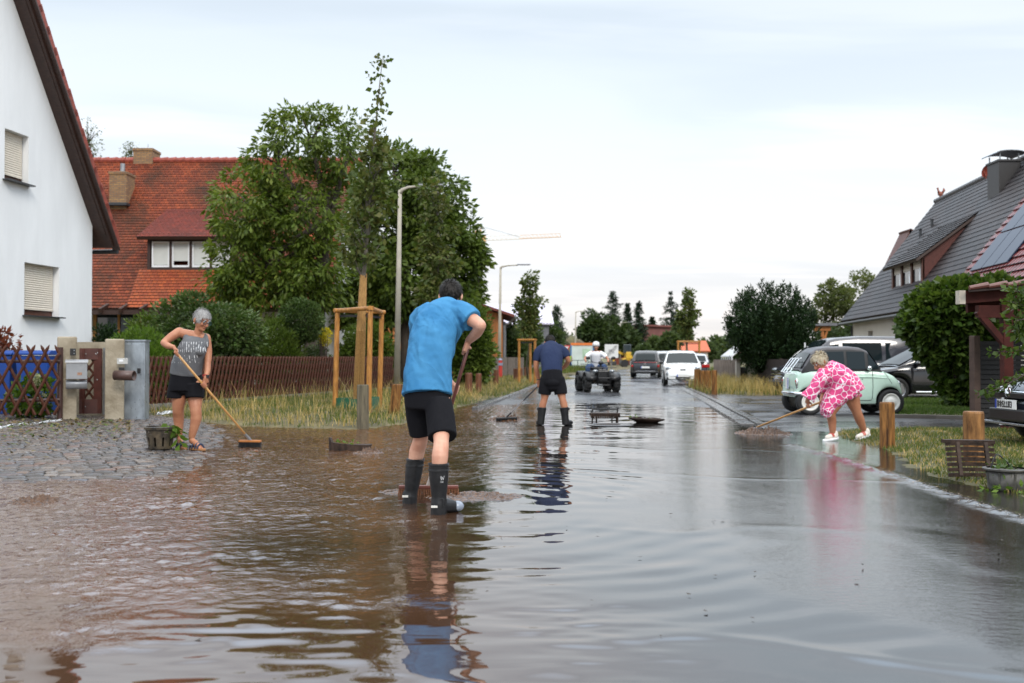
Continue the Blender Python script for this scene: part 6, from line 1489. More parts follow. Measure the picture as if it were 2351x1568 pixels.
# foam flecks drifting on the flood: along the gutter, along the cobble edge and in thin streaks of silt
r = np.random.RandomState(88)
L = np.array(g2((1815, 1022), (1900, 1045), (1990, 1072), (2080, 1100), (2180, 1136), (2270, 1166), (2420, 1215))); k = r.randint(0, len(L) - 1, 900); t_ = r.uniform(0, 1, 900)[:, None]
A = L[k] * (1 - t_) + L[k + 1] * t_ + r.normal(0, .05, (900, 2))
L2 = np.array(g2((0, 1112), (150, 1106), (280, 1103), (400, 1098), (446, 1078), (470, 1040))); k = r.randint(0, len(L2) - 1, 420); t_ = r.uniform(0, 1, 420)[:, None]
B_ = L2[k] * (1 - t_) + L2[k + 1] * t_ + r.normal(0, .07, (420, 2))
P = np.vstack([A[:420], B_[:260]]); P = P[(sdf(P, LAWN) < .02) & (sdf(P, PAVE) < .05)]
Z = hgt_water(P) + .0035; n = len(P); sz = r.uniform(.002, .008, n); an = np.linspace(0, 2 * PI, 6, endpoint=False)
v = np.stack([np.column_stack([P[:, 0] + sz * np.cos(a) * r.uniform(.7, 1.3, n), P[:, 1] + sz * np.sin(a), Z]) for a in an], 1).reshape(-1, 3); i6 = np.arange(n)[:, None] * 6
f = np.concatenate([i6 + [0, 1, 2, 3], i6 + [0, 3, 4, 5]]); tag(np_mesh('foam', v, f, mat('foam_flecks', (.30, .24, .18), .5, var=.3)), kind='stuff')
# ---- cars: a lofted body with real wheel arches, a glasshouse with panes, wheels, lamps and trim
TYRE = mat('tyre', (.012, .012, .012), .75, var=.2, vs=20)
CHROME = mat('chrome', (.75, .76, .77), .08, metal=1, var=0)
RIMG = mat('rim_grey', (.30, .30, .31), .3, metal=.8, var=.05)
RIMW = mat('rim_white', (.66, .65, .60), .35, var=.03)
UNDER = mat('underbody', (.006, .006, .006), .8)
CGLASS = glassmat('car_glass', (.010, .016, .018), .02); CGLASS.node_tree.nodes['Principled BSDF'].inputs['Specular IOR Level'].default_value = .22; CGLASS.node_tree.nodes['Principled BSDF'].inputs['Coat Weight'].default_value = 0
TRIM = mat('black_trim', (.012, .012, .013), .4)
HEADL = newmat('headlight_glass'); setp(HEADL[1], HEADL[2], col=(.22, .24, .26), rough=.08, metal=.5, coat=1)
TAILR = newmat('tail_red'); setp(TAILR[1], TAILR[2], col=(.35, .008, .008), rough=.12, coat=.6)
PLATEW = mat('plate_white', (.68, .68, .66), .4, var=.02); PLATEB = mat('plate_blue', (.02, .06, .40), .4)
def paint(name, col, rough=.22, coat=.8):
    m, nt, p = newmat(name); c = coords(nt)
    n = N(nt, 'ShaderNodeMapRange', {'Value': noise(nt, c, 3, 5, .65), 'From Min': .4, 'From Max': .7, 'To Min': rough * .8, 'To Max': rough * 1.5}).outputs[0]
    setp(nt, p, col=col, rough=n, coat=coat, coatr=.04); return m
GLY = {'N': ['101', '101', '111', '111', '101'], 'B': ['110', '101', '110', '101', '110'], 'S': ['111', '100', '111', '001', '111'], '1': ['010', '110', '010', '010', '111'], '8': ['111', '101', '111', '101', '111'], '3': ['111', '001', '011', '001', '111'], ':': ['0', '1', '0', '1', '0']}
def letters(mb, text, o, ux, uz, h, n):
    """block letters 5 rows high, built from small bars on the plate"""
    x = 0; q = h / 5
    for ch in text:
        if ch == ' ': x += q * 1.5; continue
        g = GLY[ch]
        for rI, row in enumerate(g):
            for cI, b in enumerate(row):
                if b == '1':
                    c = V(o) + V(ux) * (x + (cI + .5) * q * .82) + V(uz) * (h - (rI + .5) * q)
                    mb.bar(c - V(ux) * q * .43, c + V(ux) * q * .43, .003, q * 1.04, uz)
        x += (len(g[0]) + .75) * q * .82
    return x
def car(name, label, loc, rz, L, W, deck, roof, wheels, R, body, roofm=None, zb=.2, taper=(.16, .16), lean=.16, beltw=.95, rim=None, wins=(), ws=None, rw=None, pillar=None, rimstyle='spokes', cat='car', group=None, bul=.14, bulr=.05):
    t = thing(name, label, cat, loc, rz, group)
    def bulge(x, y): return -bul * (abs(y) / (W / 2)) ** 2.2 * max(0, (x - L * .7) / (L * .3)) ** 1.5 + bulr * (abs(y) / (W / 2)) ** 2.2 * max(0, (L * .3 - x) / (L * .3)) ** 1.5
    dx, dz = zip(*deck); rx_, rz_ = zip(*roof)
    Z = lambda x: float(np.interp(x, dx, dz)); RZ_ = lambda x: float(np.interp(x, rx_, rz_))
    def HW(x, z=None):
        e = 0
        if x < L * taper[0] * 2: e = (1 - x / (L * taper[0] * 2)) ** 2.6 * .22
        if x > L * (1 - taper[1] * 2): e = max(e, ((x - L * (1 - taper[1] * 2)) / (L * taper[1] * 2)) ** 2.6 * .26)
        return W / 2 * (1 - e)
    Ra = R * 1.17
    st = set(np.linspace(0, L, 46).tolist())
    for xw in wheels:
        for a in np.linspace(0, PI, 15): st.add(xw + Ra * math.cos(a))
        st.add(xw + Ra + .004); st.add(xw - Ra - .004)
    st = sorted(x for x in st if 0 <= x <= L)
    mb = MB(); mb.smooth = True; rings = []
    for x in st:
        zt = Z(x); w = HW(x); low = zb + .07 * max(0, 1 - x / (L * .12)) + .05 * max(0, 1 - (L - x) / (L * .12)); arch = 0
        for xw in wheels:
            if abs(x - xw) < Ra: arch = R + math.sqrt(max(0, Ra * Ra - (x - xw) ** 2))
        s = max(low, arch); zt = max(zt, s + .06)
        m1 = s + (zt - s) * .25; m2 = s + (zt - s) * .62
        prof = [(0, s), (w * .72, s), (w * .965, s), (w * .985, s + .02), (w, m1), (w * .995, m2), (w * .975, zt - .07 * (zt - s) - .02), (w * .945, zt - .012), (w * .90, zt), (w * .5, zt + .012), (0, zt + .018)]
        rings.append(prof)
    k = len(rings[0]); full = 2 * k - 2
    for x, pr in zip(st, rings):
        pts = pr + [(-y, z) for y, z in pr[-2:0:-1]]
        mb.v.extend([V((x - L / 2 + bulge(x, y), y, z)) for y, z in pts])
    for i in range(len(st) - 1):
        for j in range(full):
            a, b = i * full + j, i * full + (j + 1) % full
            mb.f.append([a, b, b + full, a + full]); mb.m.append(1 if j in (0, 1, full - 2, full - 1) else 0); mb.sm.append(j not in (0, 1, 2, full - 3, full - 2, full - 1)); mb.uv.append(None)
    mb.f.append(list(range(full))[::-1]); mb.m.append(0); mb.sm.append(False); mb.uv.append(None)
    mb.f.append([(len(st) - 1) * full + j for j in range(full)]); mb.m.append(0); mb.sm.append(False); mb.uv.append(None)
    bo = mb.build('body', [body, UNDER], t, local=True, bevel=.02)
    # glasshouse
    x0, x1 = rx_[0], rx_[-1]; xs_ = sorted(set(np.linspace(x0, x1, 30).tolist() + list(rx_)))
    def side(x, z):
        zb_, zt_ = Z(x), max(RZ_(x), Z(x) + .002); hmax = max(rz_) - .9 * 0
        f = (z - Z((x0 + x1) / 2)) / (max(rz_) - Z((x0 + x1) / 2)); f = max(0, min(1.1, f))
        return HW(x) * beltw * (1 - lean * f) - .02 * f * f
    gh = MB(); gh.smooth = True; full2 = 11
    for x in xs_:
        zt_, z0 = max(RZ_(x), Z(x) + .004), Z(x) - .03
        a = side(x, z0); m_ = side(x, (z0 + zt_) / 2); b_ = side(x, zt_)
        pr = [(a, z0), (m_, (z0 + zt_) / 2), (b_ + .005, zt_ - .055 if zt_ - z0 > .15 else zt_ - .01), (b_ * .955, zt_ - .012), (b_ * .6, zt_ + .012), (0, zt_ + .02)]
        pts = pr + [(-y, z) for y, z in pr[-2::-1]]
        gh.v.extend([V((x - L / 2, y, z)) for y, z in pts])
    for i in range(len(xs_) - 1):
        for j in range(10):
            a = i * 11 + j; gh.f.append([a, a + 1, a + 12, a + 11]); gh.m.append(0 if 2 <= j <= 7 else 1); gh.sm.append(True); gh.uv.append(None)
    gh.build('roof', [roofm or body, pillar or roofm or body], t, local=True)
    for poly in wins:
        for sg in (1, -1):
            g_ = MB(); P = []
            for x, z in poly: P.append(V((x - L / 2, sg * (side(x, z) + .009), z)))
            c_ = sum(P, V()) / len(P)
            g_.add(P, [tuple(range(len(P))) if sg > 0 else tuple(range(len(P)))[::-1]]); g_.build('window', CGLASS, t, local=True)
    def topglass(nm, xa, xb, f):
        g_ = MB(); g_.smooth = True; q = np.linspace(xa, xb, 8)
        for x in q:
            zt_ = RZ_(x); b_ = side(x, zt_)
            for y in (-1, -.55, 0, .55, 1): g_.v.append(V((x - L / 2 + (.02 if xa > L / 2 else -.02), y * b_ * f, zt_ + .030 - .018 * abs(y))))
        for i in range(7):
            for j in range(4): a = i * 5 + j; g_.f.append([a, a + 1, a + 6, a + 5]); g_.m.append(0); g_.sm.append(True); g_.uv.append(None)
        g_.build(nm, CGLASS, t, local=True)
    if ws: topglass('windscreen', ws[0], ws[1], .90)
    if rw: topglass('rear_window', rw[0], rw[1], .84)
    for xw in wheels:
        for sg in (1, -1):
            yo = sg * (W / 2 - .015); M_ = Matrix.Rotation(-sg * PI / 2, 3, 'X'); c_ = V((xw - L / 2, yo, R))
            m_ = MB(); m_.smooth = True; m_.lathe([(R * .62, -.20), (R * .9, -.20), (R, -.17), (R, -.03), (R * .93, -.003), (R * .68, .0), (R * .66, -.03)], c_, 28, M_, cap=False); wo_ = m_.build('wheel', TYRE, t, local=True)
            m_ = MB()
            if rimstyle == 'disc':
                m_.smooth = True; m_.lathe([(R * .69, -.015), (R * .66, .004), (R * .58, .0), (R * .55, -.015), (R * .36, -.004), (R * .32, .012), (R * .1, .022), (.005, .022)], c_, 28, M_)
            else:
                m_.lathe([(R * .70, -.02), (R * .68, .002), (R * .62, -.01), (R * .6, -.07), (.01, -.08)], c_, 24, M_)
                for i in range(5):
                    a = 2 * PI * i / 5 + .3; e = c_ + M_ @ V((R * .64 * math.cos(a), R * .64 * math.sin(a), -.012)); m_.bar(c_ + M_ @ V((0, 0, -.012)), e, .075, .02, M_ @ V((0, 0, 1)))
            m_.build('rim', rim or RIMG, wo_, local=True)
    t['L'] = L; del t['L']
    return t, (lambda x, y, z: V((x - L / 2 + bulge(x, y), y, z))), side, HW, Z
def panel(t, name, m, c, size, bevel=.01, rz=0, M=None):
    b = MB(); b.box(c, size, rz, M); return b.build(name, m, t, local=True, bevel=bevel)
def numberplate(t, c, ux, n, text, w_=.46, h=.105, name='number_plate'):
    ux, n = V(ux).normalized(), V(n).normalized(); c = V(c); uz = n.cross(ux); uz = uz if uz.z > 0 else -uz
    b = MB(); b.bar(c - ux * w_ / 2, c + ux * w_ / 2, .012, h, uz); o = b.build(name, PLATEW, t, local=True)
    b = MB(); b.bar(c - ux * w_ / 2 + n * .008, c - ux * (w_ / 2 - .04) + n * .008, .004, h * .98, uz); b.build('blue_band', PLATEB, o, local=True)
    if text:
        b = MB(); letters(b, text, c - ux * (w_ / 2 - .06) - uz * h * .34 + n * .009, ux, uz, h * .68, n); b.build('lettering', SBLK, o, local=True)
    return o
def mirrors(t, P, side, x, z, m, s=1):
    for sg in (1, -1):
        b = MB(); b.smooth = True; y = sg * (side(x, z) + .10 * s); b.ball(P(x, y, z), (.07 * s, .09 * s, .065 * s), 7); b.bar(P(x, sg * (side(x, z) - .01), z - .03), P(x, y, z - .03), .03, .03); b.build('mirror', m, t, local=True)
def strip(t, name, m, pts, w_, up=(0, 1, 0)):
    b = MB(); b.tube(pts, w_, 4); return b.build(name, m, t, local=True)

# ---- small pale green two-tone car, seen from its left rear... its right side faces the camera
MINT = paint('mint_paint', (.47, .63, .53), .3, .5); SLATE = paint('slate_roof', (.034, .031, .036), .4, .2)
mx0 = at(1830, 822, 20.85).x; ML = 2.30
deck = [(0, .60), (.02, .80), (.08, .90), (.3, .93), (1.62, .93), (1.86, .915), (2.06, .83), (2.18, .74), (2.25, .64), (2.30, .50)]
roof = [(.14, .93), (.24, 1.10), (.38, 1.31), (.50, 1.40), (.70, 1.435), (1.2, 1.435), (1.42, 1.41), (1.52, 1.365), (1.80, .93)]
wins = [[(.62, .965), (.62, 1.33), (1.03, 1.34), (1.03, .965)], [(1.09, .965), (1.09, 1.34), (1.46, 1.33), (1.46, .965)], [(1.53, .95), (1.53, 1.30), (1.56, 1.27), (1.745, .98)], [(.40, 1.0), (.47, 1.25), (.57, 1.29), (.57, 1.0)]]
t, P, side, HW, Zd = car('microcar', 'small mint green two tone car with dark grey roof, behind the woman in pink', V((mx0 + ML / 2, 20.85 + .70, .02)), math.radians(-1.5), ML, 1.40, deck, roof, (.305, 1.985), .275, MINT, SLATE, zb=.24, rim=RIMW, rimstyle='disc', wins=wins, ws=(1.56, 1.78), rw=(.17, .37), pillar=mat('dull_black', (.008, .008, .009), .65), lean=.17, taper=(.10, .06), bul=.07)
for sg in (1, -1):
    y = lambda x, z: sg * (HW(x) * 1.001 + .002)
    dr_ = [(.97 + .02, .935), (1.60, .935), (1.60, .60), (1.53, .30), (.99, .30)]
    strip(t, 'door_seam', TRIM, [P(1.60, y(1.6, 0) * .977, .92), P(1.60, y(1.6, 0), .6), P(1.585, y(1.58, 0), .36), P(1.55, y(1.55, 0), .315), P(.75, y(.9, 0), .315)], .005)
    strip(t, 'belt_trim', TRIM, [P(.06, sg * HW(.1) * .93, .905), P(.3, sg * HW(.3) * .962, .937), P(1.65, sg * HW(1.65) * .955, .937), P(1.86, sg * HW(1.86) * .95, .922)], .006)
    strip(t, 'body_crease', MINT, [P(.5, y(.5, 0) * 1.0, .80), P(1.3, y(1.3, 0), .80), P(1.62, y(1.6, 0), .80), P(2.0, y(2.0, 0) * .99, .77)], .010)
    strip(t, 'bonnet_seam', TRIM, [P(1.86, sg * HW(1.86) * .95, .915), P(1.93, sg * HW(1.93) * 1.0, .80), P(2.03, sg * HW(2.03) * 1.0, .66)], .004)
    b = MB(); b.smooth = True; b.ball(P(-.005 + .03, sg * .56, .66), (.03, .05, .12), 7); lo = b.build('tail_lamp', CHROME, t, local=True)
    b = MB(); b.ball(P(.004, sg * .565, .71), (.022, .022, .03), 6); b.build('red_lens', TAILR[0], lo, local=True)
    b = MB(); b.smooth = True; b.ball(P(2.22, sg * .47, .64), (.06, .09, .09), 7); b.build('headlight', HEADL[0], t, local=True)
b = MB(); b.smooth = True; b.tube([P(.09, -.68, .45), P(.0, -.55, .45), P(-.025, -.3, .45), P(-.025, .3, .45), P(.0, .55, .45), P(.09, .68, .45)], .04, 10); b.build('bumper', CHROME, t, local=True)
numberplate(t, P(-.012, 0, .66), (0, 1, 0), (-1, 0, 0), '', .26, .24, 'number_plate')
mirrors(t, P, side, 1.52, .99, CHROME, .75)
rk = MB()   # luggage rack on the tail
for y in (-.36, -.12, .12, .36): rk.tube([P(.05, y, .86), P(-.06, y, .90), P(.16, y, 1.19), P(.20, y, 1.20)], .011, 6)
for a in (0, .3, 1): rk.tube([P(-.06 + .22 * a, -.37, .90 + .29 * a), P(-.06 + .22 * a, .37, .90 + .29 * a)], .012, 6)
rk.build('luggage_rack', CHROME, t, local=True)
panel(t, 'door_handle', CHROME, P(1.12, -.705, .84), (.10, .014, .02)); panel(t, 'fuel_cap', TRIM, P(1.38, -.702, .76), (.012, .006, .02), 0)
for y_ in (-.2, .22): panel(t, 'seat', SBLK, P(.78, y_, .98), (.12, .36, .5), .05)

# ---- dark van behind it, nose to the left
VAN = paint('van_paint', (.035, .036, .045), .2)
deck = [(0, .8), (.03, 1.02), (.2, 1.06), (3.85, 1.06), (4.05, 1.08), (4.75, .94), (4.93, .80), (5.02, .55), (5.05, .4)]
roof = [(.02, 1.06), (.12, 1.4), (.3, 1.82), (.6, 1.90), (2.4, 1.92), (3.2, 1.86), (3.45, 1.80), (4.5, 1.00)]
wins = [[(3.15, 1.12), (3.15, 1.66), (3.45, 1.62), (4.0, 1.16)], [(1.75, 1.12), (1.75, 1.70), (3.03, 1.70), (3.03, 1.12)], [(.42, 1.14), (.42, 1.70), (1.62, 1.70), (1.62, 1.14)]]
Yv = 32.6; xv = at(1796, 822, Yv).x
t, P, side, HW, Zd = car('van', 'dark people carrier van parked nose left behind the mint car', V((xv + 2.52, Yv + .95, .02)), PI, 5.05, 1.9, deck, roof, (.95, 4.15), .34, VAN, wins=wins, ws=(3.5, 4.42), zb=.24, lean=.13)
gr_ = MB()
for z in (.55, .66, .77): gr_.bar(P(5.03, -.62, z), P(5.03, .62, z), .05, .04)
gr_.build('grille', CHROME, t, local=True)
for sg in (1, -1): b = MB(); b.smooth = True; b.ball(P(4.88, sg * .74, .80), (.14, .17, .09), 7); b.build('headlight', HEADL[0], t, local=True)
mirrors(t, P, side, 3.85, 1.16, VAN, 1.2)
panel(t, 'bumper', TRIM, P(4.98, 0, .36), (.2, 1.7, .2), .05)
for x in (2.0, 2.75): panel(t, 'headrest', mat('seat_grey', (.35, .34, .32), .8), P(x, side(x, 1.4) * .6, 1.38), (.12, .4, .3), .08)

# ---- black car behind the mint car, nose to the left
BLK = paint('black_paint', (.006, .006, .008), .15)
deck = [(0, .75), (.06, .95), (.5, 1.0), (3.0, .98), (3.3, .97), (4.1, .85), (4.3, .7), (4.4, .5)]
roof = [(.1, 1.0), (.35, 1.35), (.7, 1.53), (1.5, 1.60), (2.2, 1.55), (2.5, 1.47), (3.45, .97)]
wins = [[(2.0, 1.03), (2.05, 1.46), (2.45, 1.40), (3.1, 1.04)], [(.9, 1.05), (1.0, 1.46), (1.92, 1.48), (1.90, 1.03)]]
Yb = 27.3; xb_ = at(1985, 822, Yb).x
t, P, side, HW, Zd = car('black_car', 'glossy black car parked nose left between the mint car and the vine', V((xb_ + 2.2, Yb + .9, .02)), PI, 4.4, 1.82, deck, roof, (.85, 3.5), .33, BLK, wins=wins, ws=(2.52, 3.38), rw=(.12, .36), zb=.22)
mirrors(t, P, side, 2.95, 1.05, BLK, 1.1)
for sg in (1, -1): strip(t, 'sill_strip', CHROME, [P(1.25, sg * .92, .27), P(3.0, sg * .92, .27)], .018); panel(t, 'door_handle', BLK, P(2.0, sg * .915, .88), (.2, .03, .03))
for sg in (1, -1): b = MB(); b.ball(P(4.22, sg * .68, .72), (.12, .16, .07), 6); b.build('headlight', HEADL[0], t, local=True)

# ---- dark hatchback in the carport at the right edge
NAVY = paint('night_blue_paint', (.008, .010, .018), .14)
deck = [(0, .75), (.06, .92), (.5, .98), (2.9, .98), (3.2, .97), (3.95, .86), (4.12, .74), (4.20, .62), (4.22, .45), (4.25, .35)]
roof = [(.1, .98), (.3, 1.25), (.65, 1.42), (1.5, 1.47), (2.2, 1.43), (2.4, 1.38), (3.3, .97)]
wins = [[(2.0, 1.02), (2.02, 1.36), (2.35, 1.31), (2.95, 1.03)], [(.9, 1.03), (1.0, 1.36), (1.9, 1.37), (1.9, 1.02)]]
A_ = math.radians(181); fwd = V((math.cos(A_), math.sin(A_), 0)); nose = at(2311, 822, 13.0); nose.z = .08
t, P, side, HW, Zd = car('hatchback', 'dark blue black hatchback in the brown carport, cut by the right edge', nose - fwd * 2.12, A_, 4.25, 1.79, deck, roof, (.8, 3.42), .32, NAVY, wins=wins, ws=(2.45, 3.22), rw=(.12, .32), zb=.2, taper=(.12, .12), bul=.42)
panel(t, 'grille', TRIM, P(4.225, 0, .40), (.08, .9, .16), .02); panel(t, 'upper_grille', TRIM, P(4.19, 0, .655), (.08, .8, .07), .01)
panel(t, 'splitter', mat('silver_trim', (.35, .36, .38), .25, metal=.7), P(4.2, 0, .285), (.10, 1.55, .035), .01)
strip(t, 'chrome_line', CHROME, [P(4.19, -.72, .70), P(4.215, -.3, .70), P(4.215, .3, .70), P(4.19, .72, .70)], .010)
strip(t, 'red_line', mat('red_trim', (.4, .02, .02), .4), [P(4.195, -.72, .655), P(4.217, -.3, .655), P(4.217, .3, .655), P(4.195, .72, .655)], .006)
for sg in (1, -1): b = MB(); b.smooth = True; b.ball(P(4.06, sg * .64, .71), (.13, .17, .06), 7); b.build('headlight', HEADL[0], t, local=True)
numberplate(t, P(4.262, 0, .54), (0, -1, 0) if False else (0, 1, 0), (1, 0, 0), 'N:BS1183', .52, .12)
em = MB(); em.lathe([(.062, 0), (.072, .004), (.072, .012), (.062, .014)], P(4.225, 0, .70), 24, Matrix.Rotation(PI / 2, 3, 'Y'), cap=False)
for sg in (1, -1):
    q = lambda y, z: P(4.237, y, .70 + z)
    em.bar(q(sg * .022, .052), q(sg * .001, .008), .008, .012, (1, 0, 0)); em.bar(q(sg * .05, .035), q(sg * .022, -.05), .008, .012, (1, 0, 0)); em.bar(q(sg * .022, -.05), q(sg * .001, .0), .008, .012, (1, 0, 0))
em.build('emblem', CHROME, t, local=True)
mirrors(t, P, side, 2.85, 1.02, NAVY)

# ---- white hatchback facing the camera
WHT = paint('white_paint', (.72, .73, .72), .25)
deck = [(0, .6), (.05, .85), (.4, .92), (2.6, .93), (2.85, .93), (3.3, .86), (3.5, .74), (3.58, .6), (3.63, .4)]
roof = [(.08, .93), (.3, 1.3), (.6, 1.47), (1.3, 1.52), (1.9, 1.48), (2.1, 1.42), (2.9, .93)]
wins = [[(1.2, .97), (1.25, 1.40), (2.0, 1.36), (2.55, 1.0)], [(.5, 1.0), (.62, 1.36), (1.12, 1.40), (1.1, .98)]]
Yw = 43.0; cw = at(1568, 822, Yw); 
t, P, side, HW, Zd = car('hatchback', 'rounded white small hatchback facing the camera at the right kerb', V((cw.x + .22, Yw + 1.8, .03)), math.radians(-97), 3.63, 1.68, deck, roof, (.65, 2.95), .31, WHT, wins=wins, ws=(2.14, 2.84), rw=(.1, .3), zb=.24, taper=(.12, .13), lean=.23)
for sg in (1, -1):
    b = MB(); b.smooth = True; b.ball(P(3.44, sg * .60, .73), (.08, .13, .10), 8); b.build('headlight', HEADL[0], t, local=True)
    b = MB(); b.smooth = True; b.ball(P(3.55, sg * .64, .50), (.04, .09, .08), 8); ho = b.build('lower_lamp', HEADL[0], t, local=True)
    panel(t, 'air_slot', TRIM, P(3.58, sg * .62, .32), (.05, .14, .07), .01)
panel(t, 'lower_grille', TRIM, P(3.605, 0, .34), (.06, .62, .06), .01); panel(t, 'badge', mat('badge_dark', (.10, .10, .11), .3, metal=.7), P(3.56, 0, .69), (.03, .24, .05), .01)
numberplate(t, P(3.655, 0, .43), (0, 1, 0), (1, 0, 0), '', .52, .11); mirrors(t, P, side, 2.6, .99, TRIM, 1.1)
for y_ in (-.35, .35): panel(t, 'seat', SBLK, P(1.6, y_, 1.0), (.15, .45, .6), .08)

# ---- dark suv seen from behind, silver estate and old black saloon beyond
GRY = paint('graphite_paint', (.008, .008, .010), .25, .3); SIL = paint('silver_paint', (.35, .36, .38), .25)
deck = [(0, .55), (.04, .9), (.12, 1.0), (.5, 1.02), (3.1, 1.0), (3.4, .98), (4.3, .85), (4.5, .7), (4.58, .45)]
roof = [(.10, 1.02), (.45, 1.42), (.75, 1.57), (1.6, 1.63), (2.3, 1.58), (2.6, 1.5), (3.55, .99)]
wins = [[(2.1, 1.06), (2.12, 1.5), (2.5, 1.43), (3.2, 1.06)], [(.95, 1.08), (1.1, 1.5), (2.0, 1.52), (2.0, 1.05)]]
Yq = 59.5; cq = at(1487, 822, Yq)
t, P, side, HW, Zd = car('suv', 'dark grey sport utility car seen from behind on the wet road', V((cq.x + .25, Yq + 2.25, .03)), math.radians(80), 4.58, 1.85, deck, roof, (.85, 3.6), .36, GRY, GRY, wins=wins, ws=(2.65, 3.5), rw=(.13, .55), zb=.24, pillar=GRY, lean=.24)
panel(t, 'light_bar', TAILR[0], P(.045, 0, .93), (.03, 1.4, .03), .02); panel(t, 'bumper_strip', RIMG, P(-.01, 0, .40), (.05, 1.2, .04), .01); panel(t, 'bumper', TRIM, P(.01, 0, .34), (.08, 1.6, .12), .03)
for sg in (1, -1): panel(t, 'tail_lamp', TAILR[0], P(.04, sg * .78, .72), (.08, .12, .14), .02)
numberplate(t, P(-.015, 0, .64), (0, -1, 0), (-1, 0, 0), '', .52, .11)
b = MB(); b.lathe([(.01, 0), (.07, 0), (.075, .01)], P(-.0, 0, .84), 16, Matrix.Rotation(-PI / 2, 3, 'Y')); b.build('emblem', CHROME, t, local=True); mirrors(t, P, side, 3.0, 1.07, GRY)
Ye = 66; ce = at(1531, 822, Ye)
t, P, side, HW, Zd = car('estate_car', 'silver car half hidden between the dark one and the white hatchback', V((ce.x + .2, Ye + 2.2, .03)), math.radians(78), 4.5, 1.8, deck, [(x, 1.02 + (z - 1.02) * 1.03) for x, z in roof], (.85, 3.55), .33, SIL, wins=wins, ws=(2.65, 3.5), rw=(.13, .55), zb=.24)
for sg in (1, -1): panel(t, 'tail_lamp', TAILR[0], P(.04, sg * .74, .85), (.08, .12, .25), .02)
numberplate(t, P(-.015, 0, .64), (0, -1, 0), (-1, 0, 0), '')
deck = [(0, .5), (.03, .82), (.1, .92), (.9, .95), (2.9, .93), (4.2, .82), (4.4, .6), (4.45, .4)]
roof = [(.75, .95), (1.15, 1.30), (1.4, 1.38), (2.3, 1.40), (2.6, 1.34), (3.2, .92)]
wins = [[(1.95, .97), (1.95, 1.30), (2.5, 1.28), (3.0, .98)], [(1.1, .98), (1.3, 1.28), (1.88, 1.31), (1.88, .97)]]
Yo = 53; co_ = at(1608, 822, Yo)
t, P, side, HW, Zd = car('saloon', 'old black saloon with red lights behind the white hatchback', V((co_.x, Yo + 2.2, .06)), math.radians(82), 4.45, 1.7, deck, roof, (.95, 3.6), .31, BLK, SIL, wins=wins, ws=(2.66, 3.12), rw=(.8, 1.12), zb=.25, pillar=SIL)
for sg in (1, -1): panel(t, 'tail_lamp', TAILR[0], P(.0, sg * .58, .74), (.06, .42, .16), .01)
numberplate(t, P(-.02, 0, .55), (0, -1, 0), (-1, 0, 0), ''); mirrors(t, P, side, 2.85, 1.0, TRIM)

# ---- quad bike
qp = gp(1375, 901); QB = mat('quad_plastic', (.010, .010, .011), .35); A_ = math.radians(-82)
t = thing('quad_bike', 'black quad bike with knobbly tyres coming towards the camera', 'quad bike', qp + V((0, .55, .02)), A_)
TY2 = mat('knobbly_tyre', (.014, .014, .014), .8, bump=.02, bs=25)
for x, R, w_ in ((.62, .29, .24), (-.62, .30, .28)):
    for sg in (1, -1):
        M_ = Matrix.Rotation(-sg * PI / 2, 3, 'X'); c_ = V((x, sg * .52, R)); m_ = MB(); m_.lathe([(R * .5, -w_ / 2), (R * .85, -w_ / 2), (R, -w_ * .3), (R, w_ * .3), (R * .85, w_ / 2), (R * .5, w_ / 2), (R * .48, 0)], c_, 22, M_, cap=False)
        for i in range(18): a = 2 * PI * i / 18; m_.box(c_ + M_ @ V((R * math.cos(a), R * math.sin(a), .04 * (-1) ** i)), (.05, .03, w_ * .55), M=M_ @ Matrix.Rotation(a, 3, 'Z'))
        wo_ = m_.build('wheel', TY2, t, local=True); m_ = MB(); m_.lathe([(R * .5, .02), (R * .42, -.02), (.05, -.04), (.04, .02), (.005, .02)], c_, 16, M_); m_.build('rim', RIMG, wo_, local=True)
        m_ = MB(); m_.tube([(x, sg * .12, .34), (x, sg * .45, R)], .03, 6); m_.tube([(x, sg * .2, .62), (x, sg * .38, .36)], .04, 8); m_.build('suspension', BLKM, t, local=True)
        m_ = MB(); m_.smooth = True; m_.add([V((x + R * 1.3 * math.cos(a), sg * y, .34 + R * 1.25 * math.sin(a))) for a in np.linspace(.25, PI - .25, 9) for y in (.22, .62)], [(2 * i, 2 * i + 1, 2 * i + 3, 2 * i + 2) for i in range(8)]); fo = m_.build('mudguard', QB, t, local=True); s_ = fo.modifiers.new('s', 'SOLIDIFY'); s_.thickness = .02
m_ = MB(); m_.add([V(p) for p in ((-.75, -.2, .55), (.85, -.14, .5), (.85, .14, .5), (-.75, .2, .55), (-.7, -.2, .78), (.15, -.17, .76), (.85, -.16, .82), (.85, .16, .82), (.15, .17, .76), (-.7, .2, .78))], [(3, 2, 1, 0), (4, 5, 8, 9), (5, 6, 7, 8), (0, 1, 6, 5, 4), (3, 9, 8, 7, 2), (0, 4, 9, 3), (1, 2, 7, 6)]); m_.box((.05, 0, .42), (1.0, .36, .3)); m_.build('body', QB, t, local=True, bevel=.03)
m_ = MB(); m_.box((.88, 0, .62), (.10, .40, .28)); m_.box((.90, 0, .44), (.08, .34, .14)); m_.build('front_panel', QB, t, local=True, bevel=.03)
for sg in (1, -1): m_ = MB(); m_.smooth = True; m_.ball((.95, sg * .30, .74), (.06, .11, .055), 8); m_.build('headlight', HEADL[0], t, local=True)
m_ = MB()
for y in (-.4, -.2, 0, .2, .4): m_.tube([(.35, y, .86), (1.0, y, .86)], .012, 6)
for x in (.35, .68, 1.0): m_.tube([(x, -.46, .86), (x, .46, .86)], .013, 6)
